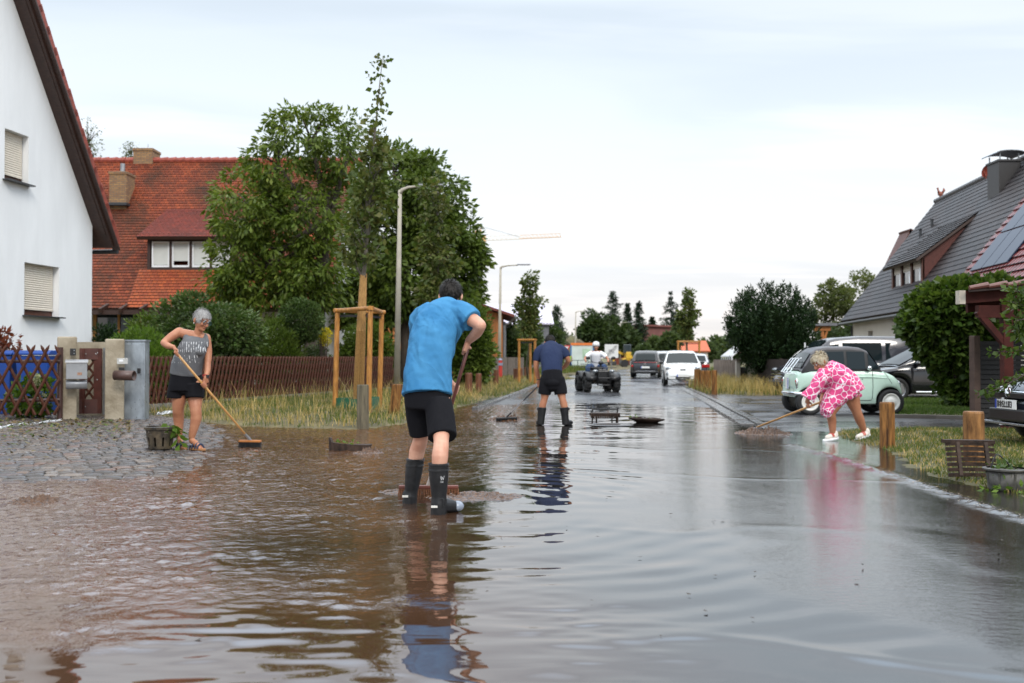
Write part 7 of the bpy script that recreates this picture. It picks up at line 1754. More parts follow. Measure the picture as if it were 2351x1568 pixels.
m_.tube([(1.02, -.46, .86), (1.02, -.46, .95)], .012, 6); m_.build('front_rack', BLKM, t, local=True)
m_ = MB()
for z in (.86, .98): m_.tube([(-.95, -.42, z), (-.95, .42, z)], .013, 6); m_.tube([(-.95, -.42, z), (-.4, -.42, z)], .013, 6); m_.tube([(-.95, .42, z), (-.4, .42, z)], .013, 6)
m_.build('rear_rack', BLKM, t, local=True)
m_ = MB(); m_.tube([(.42, -.44, 1.06), (.45, -.30, 1.06), (.52, 0, 1.0), (.45, .30, 1.06), (.42, .44, 1.06)], .016, 8); m_.tube([(.55, 0, .7), (.5, 0, 1.02)], .03, 8); m_.ball((.52, 0, 1.03), (.08, .1, .07), 6); m_.build('handlebar', BLKM, t, local=True)
for sg in (1, -1): m_ = MB(); m_.tube([(.45, sg * .28, 1.06), (.50, sg * .44, 1.2)], .01, 6); m_.ball((.50, sg * .46, 1.2), (.03, .085, .06), 6); m_.build('mirror', BLKM, t, local=True)
m_ = MB(); m_.tube([(.95, -.22, .25), (1.06, -.20, .5), (1.03, -.16, .72)], .02, 6); m_.tube([(.95, .22, .25), (1.06, .20, .5), (1.03, .16, .72)], .02, 6); m_.tube([(1.06, -.20, .5), (1.06, .20, .5)], .02, 6); m_.tube([(.95, -.22, .25), (.95, .22, .25)], .02, 6); m_.build('bumper_bar', BLKM, t, local=True)
m_ = MB(); m_.box((-.3, 0, .82), (.75, .32, .12)); m_.build('seat', SBLK, t, local=True, bevel=.04)
QUAD = t
# ---- people: overlapping tapered limbs fused by a voxel remesh into one skin; clothes made the same way a little larger
def skinmat(name, col, red):
    m, nt, p = newmat(name); c = coords(nt)
    f = N(nt, 'ShaderNodeMapRange', {'Value': noise(nt, c, 9, 4, .6), 'From Min': .35, 'From Max': .65}).outputs[0]
    setp(nt, p, col=mix(nt, f, col, red), rough=.48, sss=.0, spec=.4, normal=N(nt, 'ShaderNodeBump', {'Height': noise(nt, c, 80, 2), 'Strength': 1.0, 'Distance': .0012}).outputs[0]); return m
SKIN = skinmat('skin', (.56, .31, .215), (.50, .235, .155)); SKINT = skinmat('tanned_skin', (.40, .18, .098), (.33, .13, .07))
def cloth(name, col, col2=None, fold=.008, fs=9, st=(1, 1, .35), rough=.85, sheen=.0, rot=0):
    m, nt, p = newmat(name); c = N(nt, 'ShaderNodeMapping', {'Vector': N(nt, 'ShaderNodeMapping', {'Vector': coords(nt), 'Rotation': (0, rot, 0)}).outputs[0], 'Scale': st}).outputs[0]; n = noise(nt, c, fs, 2, .45, .7); n2 = noise(nt, coords(nt), 160, 2)
    rdg = mth(nt, 'POWER', mth(nt, 'SUBTRACT', 1.0, mth(nt, 'ABSOLUTE', mth(nt, 'SUBTRACT', mth(nt, 'MULTIPLY', noise(nt, c, fs * 1.1, 1, .4, .35), 2.0), 1.0))), 9.0); n = mth(nt, 'ADD', n, mth(nt, "MULTIPLY", rdg, .055))
    f = N(nt, 'ShaderNodeMapRange', {'Value': noise(nt, c, 4, 4), 'From Min': .3, 'From Max': .7}).outputs[0]
    setp(nt, p, col=mix(nt, f, col, col2 or tuple(x * 1.12 for x in col)), rough=rough, sheen=sheen, spec=.15, normal=N(nt, 'ShaderNodeBump', {'Height': mth(nt, 'ADD', n, mth(nt, 'MULTIPLY', n2, .03)), 'Strength': 1.0, 'Distance': fold}).outputs[0]); return m
def fuse(o, vox, it=6, f=.5):
    r = o.modifiers.new('fuse', 'REMESH'); r.mode = 'VOXEL'; r.voxel_size = vox; r.use_smooth_shade = True
    s = o.modifiers.new('soft', 'SMOOTH'); s.iterations = it; s.factor = f; return o
def limb(mb, pts, rs, n=14, up=None, sub=4):
    pts = [V(p) for p in pts]; rs = [a if isinstance(a, (tuple, list)) else (a, a) for a in rs]
    P, R = [], []
    for i in range(len(pts) - 1):
        p0, p1, p2, p3 = pts[max(0, i - 1)], pts[i], pts[i + 1], pts[min(len(pts) - 1, i + 2)]
        for k in range(sub):
            t = k / sub; a = ((p1 * 2) + (p2 - p0) * t + (p0 * 2 - p1 * 5 + p2 * 4 - p3) * t * t + (p1 * 3 - p0 - p2 * 3 + p3) * t ** 3) * .5
            P.append(a); R.append(tuple(rs[i][q] * (1 - t) + rs[i + 1][q] * t for q in (0, 1)))
    P.append(pts[-1]); R.append(rs[-1]); mb.tube(P, R, n, up=up, round_ends=False)
    for p, r in ((P[0], R[0]), (P[-1], R[-1])): mb.ball(p, min(r) * .98, 6)
def tubec(mb, pts, rs, n=20, up=(0, -1, 0), sub=4):
    """garment tube with flat open-looking ends"""
    pts = [V(p) for p in pts]; rs = [a if isinstance(a, (tuple, list)) else (a, a) for a in rs]; P, R = [], []
    for i in range(len(pts) - 1):
        p0, p1, p2, p3 = pts[max(0, i - 1)], pts[i], pts[i + 1], pts[min(len(pts) - 1, i + 2)]
        for k in range(sub):
            t = k / sub; P.append(((p1 * 2) + (p2 - p0) * t + (p0 * 2 - p1 * 5 + p2 * 4 - p3) * t * t + (p1 * 3 - p0 - p2 * 3 + p3) * t ** 3) * .5); R.append(tuple(rs[i][q] * (1 - t) + rs[i + 1][q] * t for q in (0, 1)))
    P.append(pts[-1]); R.append(rs[-1]); mb.tube(P, R, n, up=up)
def grip(mb, p, axis, wrist, rh=.016, s=1.0, flip=1):
    """hand closed round a pole at p: palm on the wrist side, four fingers and a thumb curling round the pole"""
    p, a = V(p), V(axis).normalized(); w = V(wrist) - p; w = (w - a * w.dot(a)).normalized(); t = a.cross(w) * flip
    ring = lambda f, R, z: p + w * (R * math.cos(f)) + t * (R * math.sin(f)) + a * z
    kn = p + w * (rh + .030 * s)
    limb(mb, [V(wrist), V(wrist).lerp(kn, .5), kn - t * .0], [(.024 * s, .030 * s), (.022 * s, .040 * s), (.018 * s, .042 * s)], 12, up=a)
    for k, (z, r, ext) in enumerate(((-.033, .0085, 3.3), (-.011, .0092, 3.7), (.011, .0092, 3.7), (.032, .0085, 3.45))):
        z *= s; r *= s
        limb(mb, [ring(f, rh + r * (1.0 if f > 1.2 else 1.9 - .5 * f), z) for f in np.linspace(.25, ext, 6)], [r * q for q in (1.1, 1.1, 1.05, 1, .92, .78)], 8, sub=2)
    limb(mb, [V(wrist).lerp(kn, .55) + a * .030 * s, ring(-.75, rh + .020 * s, .036 * s), ring(-1.5, rh + .013 * s, .030 * s), ring(-2.2, rh + .011 * s, .018 * s)], [.014 * s, .0125 * s, .0105 * s, .008 * s], 8, sub=2)
def head(root, mb, c, fwd, up, s, hair, hairmask, hl=.035, hw=.006, nh=2600, seed=3, face=True, hairvol=1.0, glasses=False):
    """skull, jaw, nose, lips, brow and ears go into the body's mesh; eyes and hair are children"""
    c = V(c); f = V(fwd).normalized(); u = V(up); u = (u - f * u.dot(f)).normalized(); l = u.cross(f); M = Matrix((f, l, u)).transposed()
    H = lambda x, y, z: c + M @ V((x * s, y * s, z * s))
    B = lambda x, y, z, a, b, d: mb.ball(H(x, y, z), (a * s, b * s, d * s), 10, M)
    B(-.012, 0, .035, .098, .078, .085); B(.012, 0, -.02, .078, .066, .085); B(.040, 0, -.075, .046, .044, .038); B(.075, 0, -.085, .018, .020, .016)
    limb(mb, [H(.082, 0, .025), H(.100, 0, -.010), H(.108, 0, -.026)], [.010 * s, .013 * s, .014 * s], 8)
    for y in (-.012, .012): B(.098, y, -.030, .010, .009, .008)
    B(.084, 0, -.052, .013, .022, .006); B(.082, 0, -.062, .013, .020, .007)
    for y in (-.032, .032): B(.072, y, .036, .014, .024, .008); B(.066, y * 1.25, -.022, .022, .020, .018)
    for y in (-1, 1):
        B(-.016, y * .088, -.006, .016, .011, .032); B(-.006, y * .082, -.030, .010, .008, .013)
    if face:
        for y in (-.031, .031):
            e = MB(); e.smooth = True; e.ball(H(.078, y, .012), .0125 * s, 8); eo = e.build('eye', mat('eye_white', (.6, .58, .55), .2, var=0), root)
            e = MB(); e.smooth = True; e.ball(H(.0865, y, .011), .0062 * s, 6); e.build('iris', mat('iris', (.03, .025, .02), .1, var=0), eo)
        for y in (-.031, .031):
            e = MB(); e.tube([H(.084, y - .018, .034), H(.090, y, .038), H(.084, y + .018, .034)], [.003 * s, .005 * s, .003 * s], 6); e.build('eyebrow', hair, root)
        e = MB(); e.tube([H(.088, -.022, -.057), H(.096, 0, -.056), H(.088, .022, -.057)], [.002 * s, .004 * s, .002 * s], 6); e.build('mouth', mat('lips', (.25, .07, .055), .45, var=0), root)
    if glasses:
        e = MB()
        for y in (-.033, .033): e.tube([H(.102 - .1 * abs(y + .026 * math.cos(a)) * .25, y + .026 * math.cos(a), .008 + .019 * math.sin(a)) for a in np.linspace(0, 2 * PI, 17)], .0032 * s, 5)
        e.tube([H(.102, -.009, .012), H(.106, 0, .014), H(.102, .009, .012)], .0026 * s, 5)
        for y in (-1, 1): e.tube([H(.098, y * .058, .016), H(.02, y * .079, .014), H(-.02, y * .080, .006)], .003 * s, 5)
        e.build('glasses', mat('teal_metal', (.03, .09, .12), .25, metal=.5), root)
    if hair is None: return H
    r = np.random.RandomState(seed); R = np.array([.106, .087, .094]) * (1 + .0 * hairvol); ce = np.array([-.012, 0, .033])
    cap = MB(); cap.smooth = True; n = 18
    vs, keep = [], []
    for i in range(n + 1):
        th = PI * i / n
        for j in range(2 * n):
            a = PI * j / n; d = np.array([math.sin(th) * math.cos(a), math.sin(th) * math.sin(a), math.cos(th)]); q = ce + d * R * (.985 + .02 * (hairvol - 1) * 3); vs.append(H(*q)); keep.append(hairmask(*q))
    m2 = 2 * n
    fs = [(i * m2 + j, i * m2 + (j + 1) % m2, (i + 1) * m2 + (j + 1) % m2, (i + 1) * m2 + j) for i in range(n) for j in range(m2) if all(keep[k] for k in (i * m2 + j, (i + 1) * m2 + (j + 1) % m2))]
    cap.add(vs, [x[::-1] for x in fs]); ho = cap.build('hair', hair, root)
    d = r.normal(0, 1, (nh, 3)); d /= np.linalg.norm(d, axis=1)[:, None]; Q = ce + d * R * (.99 + .03 * (hairvol - 1)); k = np.array([bool(hairmask(*q)) for q in Q]); Q, d = Q[k], d[k]
    flow = np.cross(np.cross(d, np.array([-.55, .1, .75])), d) * -1 + r.normal(0, .18, d.shape) + d * (.13 + .15 * (hairvol - 1)); flow /= np.linalg.norm(flow, axis=1)[:, None]
    sd = np.cross(flow, d); sd /= np.linalg.norm(sd, axis=1)[:, None] + 1e-9
    Lh = (hl * r.uniform(.5, 1.2, len(Q)))[:, None]; w_ = hw * .5
    mid = Q + flow * Lh * .55 + d * .004 * hairvol; end = Q + flow * Lh - d * Lh * .12
    v = np.stack([Q - sd * w_, Q + sd * w_, mid + sd * w_ * .9, mid - sd * w_ * .9, end + sd * w_ * .2, end - sd * w_ * .2], 1).reshape(-1, 3)
    A = np.array(M) * s; v = v @ A.T + np.array(c); i6 = np.arange(len(Q))[:, None] * 6
    np_mesh('strands', v, np.concatenate([i6 + [0, 1, 2, 3], i6 + [3, 2, 4, 5]]), hair, ho)['kind'] = 'stuff'
    return H
def hairmat(name, cols):
    m, nt, p = newmat(name); g = N(nt, 'ShaderNodeNewGeometry'); c = ramp(nt, g.outputs['Random Per Island'], [(i / (len(cols) - 1), k) for i, k in enumerate(cols)])
    setp(nt, p, col=c, rough=.5, spec=.25); return m
HDARK = hairmat('dark_hair', [(.007, .0055, .005), (.013, .010, .008), (.022, .017, .014)]); HGREY = hairmat('grey_hair', [(.22, .215, .21), (.34, .33, .325), (.46, .45, .44), (.16, .155, .155)]); HBLOND = hairmat('ash_blond_hair', [(.42, .34, .22), (.5, .43, .31), (.33, .26, .16), (.55, .50, .40)])
short = lambda x, y, z: not (abs(y) > .055 and x > -.05 and z < .022) and z > .075 + (x - .05) * .6 if x > .03 else z > (-.055 - .28 * (abs(y) < .05) * 0 if x < -.035 else -.01 + .6 * max(0, x + .0))
bob = lambda x, y, z: z > .062 + (x - .05) * .5 if x > .05 else z > (-.055 if x < -.02 else -.025 + .5 * max(0, x + .02))

# ================= man in the blue shirt
Y0 = 8.1
J = lambda x, y, d=0: at(x, y, Y0 + d)
bm_ = gp(975, 1168); t = thing('person', 'man in sky blue t-shirt, black shorts and black rubber boots sweeping the flood', 'person', V((bm_.x, Y0, 0)))
b = MB(); b.smooth = True
limb(b, [J(985, 890, .12), J(983, 850, .16), J(992, 790, .26), J(1012, 735, .38)], [(.155, .125), (.15, .12), (.165, .125), (.15, .115)], 18, up=(0, -1, .2))
limb(b, [J(975, 722, .40), J(1015, 716, .40), J(1062, 722, .36)], [.075, .09, .075])
limb(b, [J(1029, 718, .44), J(1033, 700, .52), J(1034, 686, .57)], [.068, .062, .066])
rw_, rh_ = J(1075, 783, .42), J(1071, 804, .47)
limb(b, [J(1062, 722, .36), J(1088, 736, .28), J(1104, 747, .22)], [.066, .058, .047])
limb(b, [J(1104, 747, .22), J(1094, 764, .31), rw_], [.047, .048, .031])
lw_, lh_ = J(1036, 880, .66), J(1046, 893, .68)
limb(b, [J(975, 724, .42), J(980, 790, .66), J(992, 838, .70)], [.064, .054, .045]); limb(b, [J(992, 838, .70), J(1016, 862, .69), lw_], [.045, .045, .030])
ax = (J(1080, 775, .40) - J(990, 1095, .80)).normalized()
grip(b, rh_, ax, rw_, .016, 1.08, -1); grip(b, lh_, ax, lw_, .016, 1.05, 1)
for hx, kx_, ky, cx_, cy_, dd in ((960, 966, 1003, 948, 1062, .30), (1008, 1013, 1012, 1007, 1072, -.25)):
    limb(b, [J(hx, 895, .14), J((hx + kx_) / 2, 950, dd * .3 + .10), J(kx_, ky, dd * .75), J((kx_ + cx_) / 2, (ky + cy_) / 2 + 6, dd * .99), J(cx_, cy_ + 30, dd)], [.098, .088, .061, .066, .050])
HM = head(t, b, J(1035, 681, .58), (.03, 1, -.42), (0, .42, 1), 1.09, HDARK, short, .032, .005, 3200, 4, face=True)
bo = fuse(b.build('body', SKIN, t), .0062, 5)
SHIRT = cloth('blue_cotton', (.030, .145, .30), (.056, .215, .40), .10, 3.2, (1.5, 1.5, .42), rot=.5)
g = MB(); g.smooth = True
tubec(g, [J(980, 907, .10), J(981, 868, .14), J(987, 820, .20), J(997, 770, .28), J(1016, 736, .37), J(1028, 712, .44), J(1034, 696, .50)], [(.213, .180), (.200, .170), (.192, .158), (.200, .158), (.204, .15), (.165, .125), (.078, .08)], 28, up=(0, -1, .15))
tubec(g, [J(1036, 722, .40), J(1064, 724, .35), J(1084, 737, .29)], [(.125, .125), (.112, .115), (.094, .102)], 20, up=(0, 0, 1))
tubec(g, [J(994, 722, .41), J(968, 738, .45), J(968, 775, .56)], [.125, .115, .095], 20)
so_ = fuse(g.build('shirt', SHIRT, t), .009, 5)
tx = bpy.data.textures.new('fold', 'CLOUDS'); tx.noise_scale = .16; tx.noise_depth = 2
dm = so_.modifiers.new('folds', 'DISPLACE'); dm.texture = tx; dm.strength = .03; dm.mid_level = .5; dm.texture_coords = 'LOCAL'
BLACKC = cloth('black_cotton', (.005, .005, .007), (.008, .008, .010), .012, 8)
g = MB(); g.smooth = True
tubec(g, [J(982, 878, .13), J(982, 915, .12), J(981, 938, .12)], [(.185, .155), (.196, .162), (.185, .16)], 26)
tubec(g, [J(959, 925, .17), J(962, 955, .20), J(968, 997, .24)], [(.108, .118), (.110, .118), (.100, .108)], 22); tubec(g, [J(1006, 925, .05), J(1011, 958, -.02), J(1016, 1004, -.12)], [(.115, .122), (.118, .124), (.117, .118)], 22)
fuse(g.build('shorts', BLACKC, t), .009, 5)
RUB = mat('black_rubber', (.009, .009, .010), .42, spec=.35, var=.25, vs=12, rvar=.12)
for top, ank, bot, dd, r0, toe in (((954, 1054), (944, 1128), (940, 1158), .31, .075, V((-.02, .22, 0))), ((1007, 1064), (1008, 1140), (1007, 1182), -.27, .079, V((.125, .10, 0)))):
    g = MB(); g.smooth = True; A0, A1, A2 = J(*top, dd), J(*ank, dd), J(*bot, dd); A2.z = .02
    tubec(g, [A0, A0.lerp(A1, .45), A1, A1.lerp(A2, .5), A2 + V((0, 0, -.03))], [(r0, r0 * 1.05), (r0 * .96, r0), (r0 * .74, r0 * .84), (r0 * .80, r0 * .95), (r0 * .82, r0)], 22)
    limb(g, [A2 + V((0, 0, .045)), A2 + toe * .6 + V((0, 0, .035)), A2 + toe + V((0, 0, .015))], [.062, .055, .045])
    bo_ = fuse(g.build('boot', RUB, t), .006, 4)
    rg = MB()
    for q in (0, .03, .17, .20): c_ = A0.lerp(A1, q); rr = r0 * (1.0 - .06 * q) + .002; rg.tube([c_ + V((rr * math.cos(a), rr * 1.05 * math.sin(a), 0)) for a in np.linspace(0, 2 * PI, 25)], .0035, 5)
    rg.build('boot_band', RUB, bo_)
    hg = MB(); hg.box(A2 + V((-.028, -.072, .045)), (.05, .012, .016)); hg.build('heel_mark', mat('worn_white', (.55, .53, .48), .6), bo_)
    if dd < 0:
        tc = MB(); tc.smooth = True; tc.ball(A2 + toe + V((.012, 0, .025)), (.058, .052, .042), 10); tc.build('toe_cap', mat('wet_toe', (.20, .23, .28), .12, var=.1), bo_)
        em = MB(); e0 = A0.lerp(A1, .42) + V((.034, -r0 * .93, 0)); cx_ = lambda x, z: e0 + V((x, -.004 + .2 * abs(x), z))
        for x0, z0, x1, z1 in ((-.018, .02, -.008, -.012), (-.008, -.012, -.002, .012), (-.002, .012, .006, -.012), (.006, -.012, .014, .02), (-.012, .02, -.004, .0)): em.bar(cx_(x0, z0), cx_(x1, z1), .003, .0045, (0, 1, 0))
        for z in (-.022, -.031): 
            for x in (-.012, -.004, .004): em.bar(cx_(x - .003, z), cx_(x + .003, z), .003, .005, (0, 1, 0))
        em.build('boot_mark', mat('mark_grey', (.5, .5, .5), .5), bo_)
        rn = MB(); c_ = A1.lerp(A2, .35) + V((.03, -.062, 0)); rn.tube([c_ + V((.022 * math.cos(a), -.004, .032 * math.sin(a))) for a in np.linspace(0, 2 * PI, 19)], .003, 5); rn.build('ankle_ring', RUB, bo_)
def broom(label, grip_pts, foot, hw, rz, hm, handle, r0=.014, bristle=None, bl=.07, name='broom', socket=None, bh=.03, bw=.06):
    p0, p1 = V(grip_pts), V(foot) + V((0, 0, bl + bh)); bt = thing(name, label, 'broom', V(foot)); m = MB(); m.smooth = True; m.tube([p0, p0.lerp(p1, .5), p1], r0, 10); m.build('handle', handle, bt)
    R = Matrix.Rotation(rz, 3, 'Z'); m = MB(); m.box(V(foot) + V((0, 0, bl + bh / 2)), (hw, bw, bh), M=R); h = m.build('head', hm, bt, bevel=.006)
    v, f = [], []; r = np.random.RandomState(9); n = 0; nx = int(hw / .008)
    m = MB()
    for i in range(nx):
        for j in range(4):
            x, y = (i + .5) / nx * hw - hw / 2, (j - 1.5) * bw * .25; k = r.normal(0, .009, 2); a = V(foot) + R @ V((x, y, bl + .004)); e = V(foot) + R @ V((x * 1.03 + k[0], y * 1.15 + k[1], -.03)); m.tube([a, e], [.0034, .0026], 4)
    m.build('bristles', bristle, bt)['kind'] = 'stuff'
    if socket: m = MB(); d = (p0 - p1).normalized(); m.tube([p1 - d * .03, p1 + d * .12], [r0 * 1.5, r0 * 1.15], 10); m.build('socket', socket, bt)
    return bt
RBR = mat('red_brown_handle', (.085, .020, .014), .4, var=.25, vs=9)
fo = gp(984, 1136); f0 = J(1083, 768, .40)
bt = broom('broom with dark red handle held by the man in blue', f0, fo, .53, 0, mat('broom_wood_red', (.13, .035, .022), .45, var=.2), RBR, .0155, mat('wet_bristle', (.20, .085, .04), .7, var=.35, vs=90), .055, socket=mat('pale_socket', (.42, .36, .32), .5))

# ================= woman in the grey top
Y0 = 13.25
bm_ = at(428, 1016, Y0); zg = zat(hgt_pave, bm_.x, bm_.y)
t = thing('person', 'grey haired woman in sleeveless grey top, black shorts and blue sandals sweeping', 'person', V((bm_.x, Y0, zg)))
b = MB(); b.smooth = True
limb(b, [J(428, 890, 0), J(430, 850, -.01), J(440, 810, -.02), J(450, 778, 0)], [(.175, .14), (.17, .145), (.165, .135), (.13, .09)], 18, up=(.3, -1, 0))
limb(b, [J(414, 764, -.03), J(448, 772, 0), J(474, 776, .04)], [.06, .075, .06])
limb(b, [J(452, 776, .0), J(457, 757, -.02), J(461, 742, -.03)], [.062, .055, .056])
lw_, lh_ = J(399, 797, -.36), J(407, 811, -.40); rw_, rh_ = J(472, 868, -.14), J(467, 884, -.15)
limb(b, [J(412, 762, -.03), J(393, 774, -.10), J(376, 787, -.16)], [.064, .058, .045]); limb(b, [J(376, 787, -.16), J(386, 794, -.27), lw_], [.046, .043, .028])
limb(b, [J(474, 778, .04), J(478, 808, .03), J(477, 834, -.02)], [.058, .052, .042]); limb(b, [J(477, 834, -.02), J(476, 852, -.07), rw_], [.042, .040, .026])
ax = (J(405, 811, -.40) - J(567, 1006, .27)).normalized(); grip(b, lh_, ax, lw_, .015, .98, 1); grip(b, rh_, ax, rw_, .015, .98, -1)
for hx, kx_, ax_, ay, tx_, dd in ((412, 409, 411, 1000, (418, 1016), .05), (449, 449, 440, 1003, (458, 1021), -.06)):
    limb(b, [J(hx, 885, 0), J(hx - 1, 915, -.01), J(kx_, 938, -.03 + dd * .5), J(kx_ + 1, 962, dd), J(ax_, ay, dd)], [.115, .098, .074, .072, .043])
    an = J(ax_, ay + 8, dd); to = J(*tx_, dd - .08); an.z = max(an.z, zg + .05); to.z = zg + .042
    limb(b, [an, an.lerp(to, .5) + V((0, 0, .005)), to], [.040, .040, .032])
    for i in range(5): s_ = (i - 2) * .017; d_ = (to - an).normalized(); sx_ = V((-d_.y, d_.x, 0)); b.tube([to + sx_ * s_, to + sx_ * s_ + d_ * .04], [.011, .009], 6)
HM = head(t, b, J(463, 736, -.04), (.80, -.50, -.42), (.35, -.1, 1), 1.16, HGREY, bob, .036, .007, 2800, 5, hairvol=1.02, glasses=True)
fuse(b.build('body', SKINT, t), .0066, 4)
m, nt, p = newmat('grey_jersey_print'); c = coords(nt); sx = N(nt, 'ShaderNodeSeparateXYZ', {0: c})
xx, zz_ = sx.outputs[0], sx.outputs[2]
strp = mth(nt, 'GREATER_THAN', mth(nt, 'FRACT', mth(nt, 'ADD', mth(nt, 'MULTIPLY', xx, 34), mth(nt, 'MULTIPLY', zz_, 2.2))), .78)
brk = mth(nt, 'GREATER_THAN', noise(nt, N(nt, 'ShaderNodeMapping', {'Vector': c, 'Scale': (34, 0, 14)}).outputs[0], 1.0, 2, .6), .50)
z1, z2 = J(0, 833, 0).z - zg, J(0, 785, 0).z - zg
zone = mth(nt, 'MULTIPLY', mth(nt, 'GREATER_THAN', zz_, z1), mth(nt, 'LESS_THAN', zz_, z2)); zone = mth(nt, 'MULTIPLY', zone, mth(nt, 'LESS_THAN', sx.outputs[1], -.02))
zone = mth(nt, 'MULTIPLY', zone, mth(nt, 'GREATER_THAN', mth(nt, 'ABSOLUTE', mth(nt, 'SUBTRACT', zz_, (z1 + z2) / 2 - .02)), .02))
fz = mth(nt, 'MULTIPLY', mth(nt, 'MULTIPLY', strp, brk), zone)
fo_ = noise(nt, N(nt, 'ShaderNodeMapping', {'Vector': c, 'Scale': (1, 1, .6)}).outputs[0], 9, 3, .5, 1)
setp(nt, p, col=mix(nt, fz, (.095, .098, .106), (.55, .56, .57)), rough=.7, normal=N(nt, 'ShaderNodeBump', {'Height': fo_, 'Strength': 1.0, 'Distance': .014}).outputs[0])
g = MB(); g.smooth = True
tubec(g, [J(426, 860, 0), J(429, 838, -.015), J(437, 815, -.03), J(445, 797, -.03), J(449, 785, -.02), J(451, 777, -.005)], [(.205, .172), (.200, .172), (.188, .165), (.182, .152), (.165, .125), (.125, .085)], 26, up=(.3, -1, 0))
for pts in ((J(424, 794, -.08), J(427, 775, -.075), J(431, 764, -.035), J(433, 766, .06)), (J(472, 795, -.04), J(473, 783, -.04), J(470, 771, -.0), J(469, 776, .08))): limb(g, pts, [(.045, .03), (.042, .024), (.040, .020), (.04, .022)], 10, up=(0, -1, 0))
for x, d in ((433, -.15), (459, -.13)): g.ball(J(x, 806, d), (.068, .055, .065), 8)
fuse(g.build('tank_top', m, t), .009, 5)
g = MB(); g.smooth = True
tubec(g, [J(427, 850, 0), J(427, 885, 0), J(427, 897, 0)], [(.19, .155), (.222, .175), (.225, .175)], 26, up=(.3, -1, 0))
g.ball(J(427, 899, 0), (.10, .15, .06), 8); tubec(g, [J(410, 880, .0), J(407, 900, .01), J(406, 914, .01)], [(.12, .15), (.128, .15), (.130, .148)], 20); tubec(g, [J(445, 880, -.02), J(447, 900, -.02), J(447, 914, -.03)], [(.12, .15), (.122, .148), (.120, .142)], 20)
fuse(g.build('shorts', BLACKC, t), .009, 4)
SAND = mat('navy_leather', (.018, .026, .055), .5, var=.15); SOLE = mat('cork_sole', (.28, .13, .05), .7)
for (ax_, ay), tx_, dd in (((411, 1000), (418, 1016), .05), ((440, 1003), (458, 1021), -.06)):
    an = J(ax_, ay + 8, dd); to = J(*tx_, dd - .08); an.z = zg; to.z = zg; d_ = (to - an).normalized(); sx_ = V((-d_.y, d_.x, 0)); c_ = an.lerp(to, .5)
    g = MB(); g.prism([(.07 * math.cos(a) * 2.25 * (1 if math.cos(a) > 0 else .95) + .03, .052 * math.sin(a)) for a in np.linspace(0, 2 * PI, 24, False)], c_ + V((0, 0, .0)), d_, sx_, (0, 0, .026)); so_ = g.build('sandal', SOLE, t, bevel=.004)
    g = MB(); g.smooth = False
    for q in (-.03, .03, .075):
        g.tube([c_ + d_ * (q + .02) + sx_ * (.054 * math.cos(a)) + V((0, 0, .02 + (.078 - .25 * max(0, q)) * math.sin(a))) for a in np.linspace(0, PI, 13)], [(.014, .005)] * 13, 6, up=d_)
    g.tube([an + sx_ * .05 + d_ * .02 + V((0, 0, .03)), an - d_ * .055 + V((0, 0, .045)), an - sx_ * .05 + d_ * .02 + V((0, 0, .03))], [(.006, .018)] * 3, 6); g.build('strap', SAND, so_)
g = MB(); c_ = rw_.lerp(J(476, 852, -.07), .25); d_ = (J(476, 852, -.07) - rw_).normalized(); ex_ = d_.cross(V((0, 1, 0))).normalized(); ey_ = d_.cross(ex_)
g.tube([c_ + ex_ * (.034 * math.cos(a)) + ey_ * (.034 * math.sin(a)) for a in np.linspace(0, 2 * PI, 21)], [(.012, .004)] * 21, 6, up=d_); wt = g.build('wrist_watch', mat('coral_band', (.62, .08, .09), .5), t)
g = MB(); g.box(c_ + V((.028, -.026, 0)), (.034, .034, .04), M=Matrix.Rotation(.8, 3, 'Z')); g.build('watch_face', BLKM, wt, bevel=.005)
g = MB(); g.ball(HM(-.008, .09, -.045), .007, 6); g.ball(HM(-.008, -.09, -.045), .007, 6); g.build('earring', mat('pearl', (.75, .73, .7), .2), t)
HON = mat('honey_handle', (.46, .24, .075), .35, var=.2, vs=10, st=(1, 1, .3))
fo = gp(574, 1027); broom('wooden broom with black bristles held by the woman in grey', J(404, 809, -.41), fo, .31, math.radians(-8), mat('broom_wood', (.36, .13, .03), .45, var=.15), HON, .0155, mat('black_bristle', (.012, .012, .014), .6, var=0), .07, socket=ZINC)

# ================= man in navy seen from behind
Y0 = 18.1
fm = gp(1270, 977); t = thing('person', 'man in navy t-shirt and black shorts bent over, seen from behind in short boots', 'person', V((fm.x, Y0, 0)))
b = MB(); b.smooth = True
limb(b, [J(1268, 880, .0), J(1266, 845, .12), J(1264, 815, .32), J(1264, 798, .45)], [(.17, .14), (.165, .13), (.18, .13), (.15, .11)], 16, up=(0, -1, .3))
limb(b, [J(1242, 806, .40), J(1264, 801, .42), J(1288, 806, .40)], [.06, .075, .06]); limb(b, [J(1263, 797, .48), J(1263, 790, .6)], [.062, .06])
lw_, lh_ = J(1238, 874, .42), J(1239, 885, .45); rw_, rh_ = J(1290, 847, .60), J(1283, 853, .64)
limb(b, [J(1239, 803, .40), J(1232, 826, .36), J(1231, 843, .36)], [.062, .055, .046]); limb(b, [J(1231, 843, .36), J(1234, 860, .40), lw_], [.046, .044, .029])
limb(b, [J(1291, 803, .40), J(1300, 816, .36), J(1305, 828, .38)], [.062, .055, .046]); limb(b, [J(1305, 828, .38), J(1300, 838, .5), rw_], [.046, .044, .029])
ax = (J(1240, 882, .45) - J(1166, 958, .8)).normalized(); grip(b, lh_, ax, lw_, .015, 1.05, 1); grip(b, rh_, ax, rw_, .015, 1.0, -1)
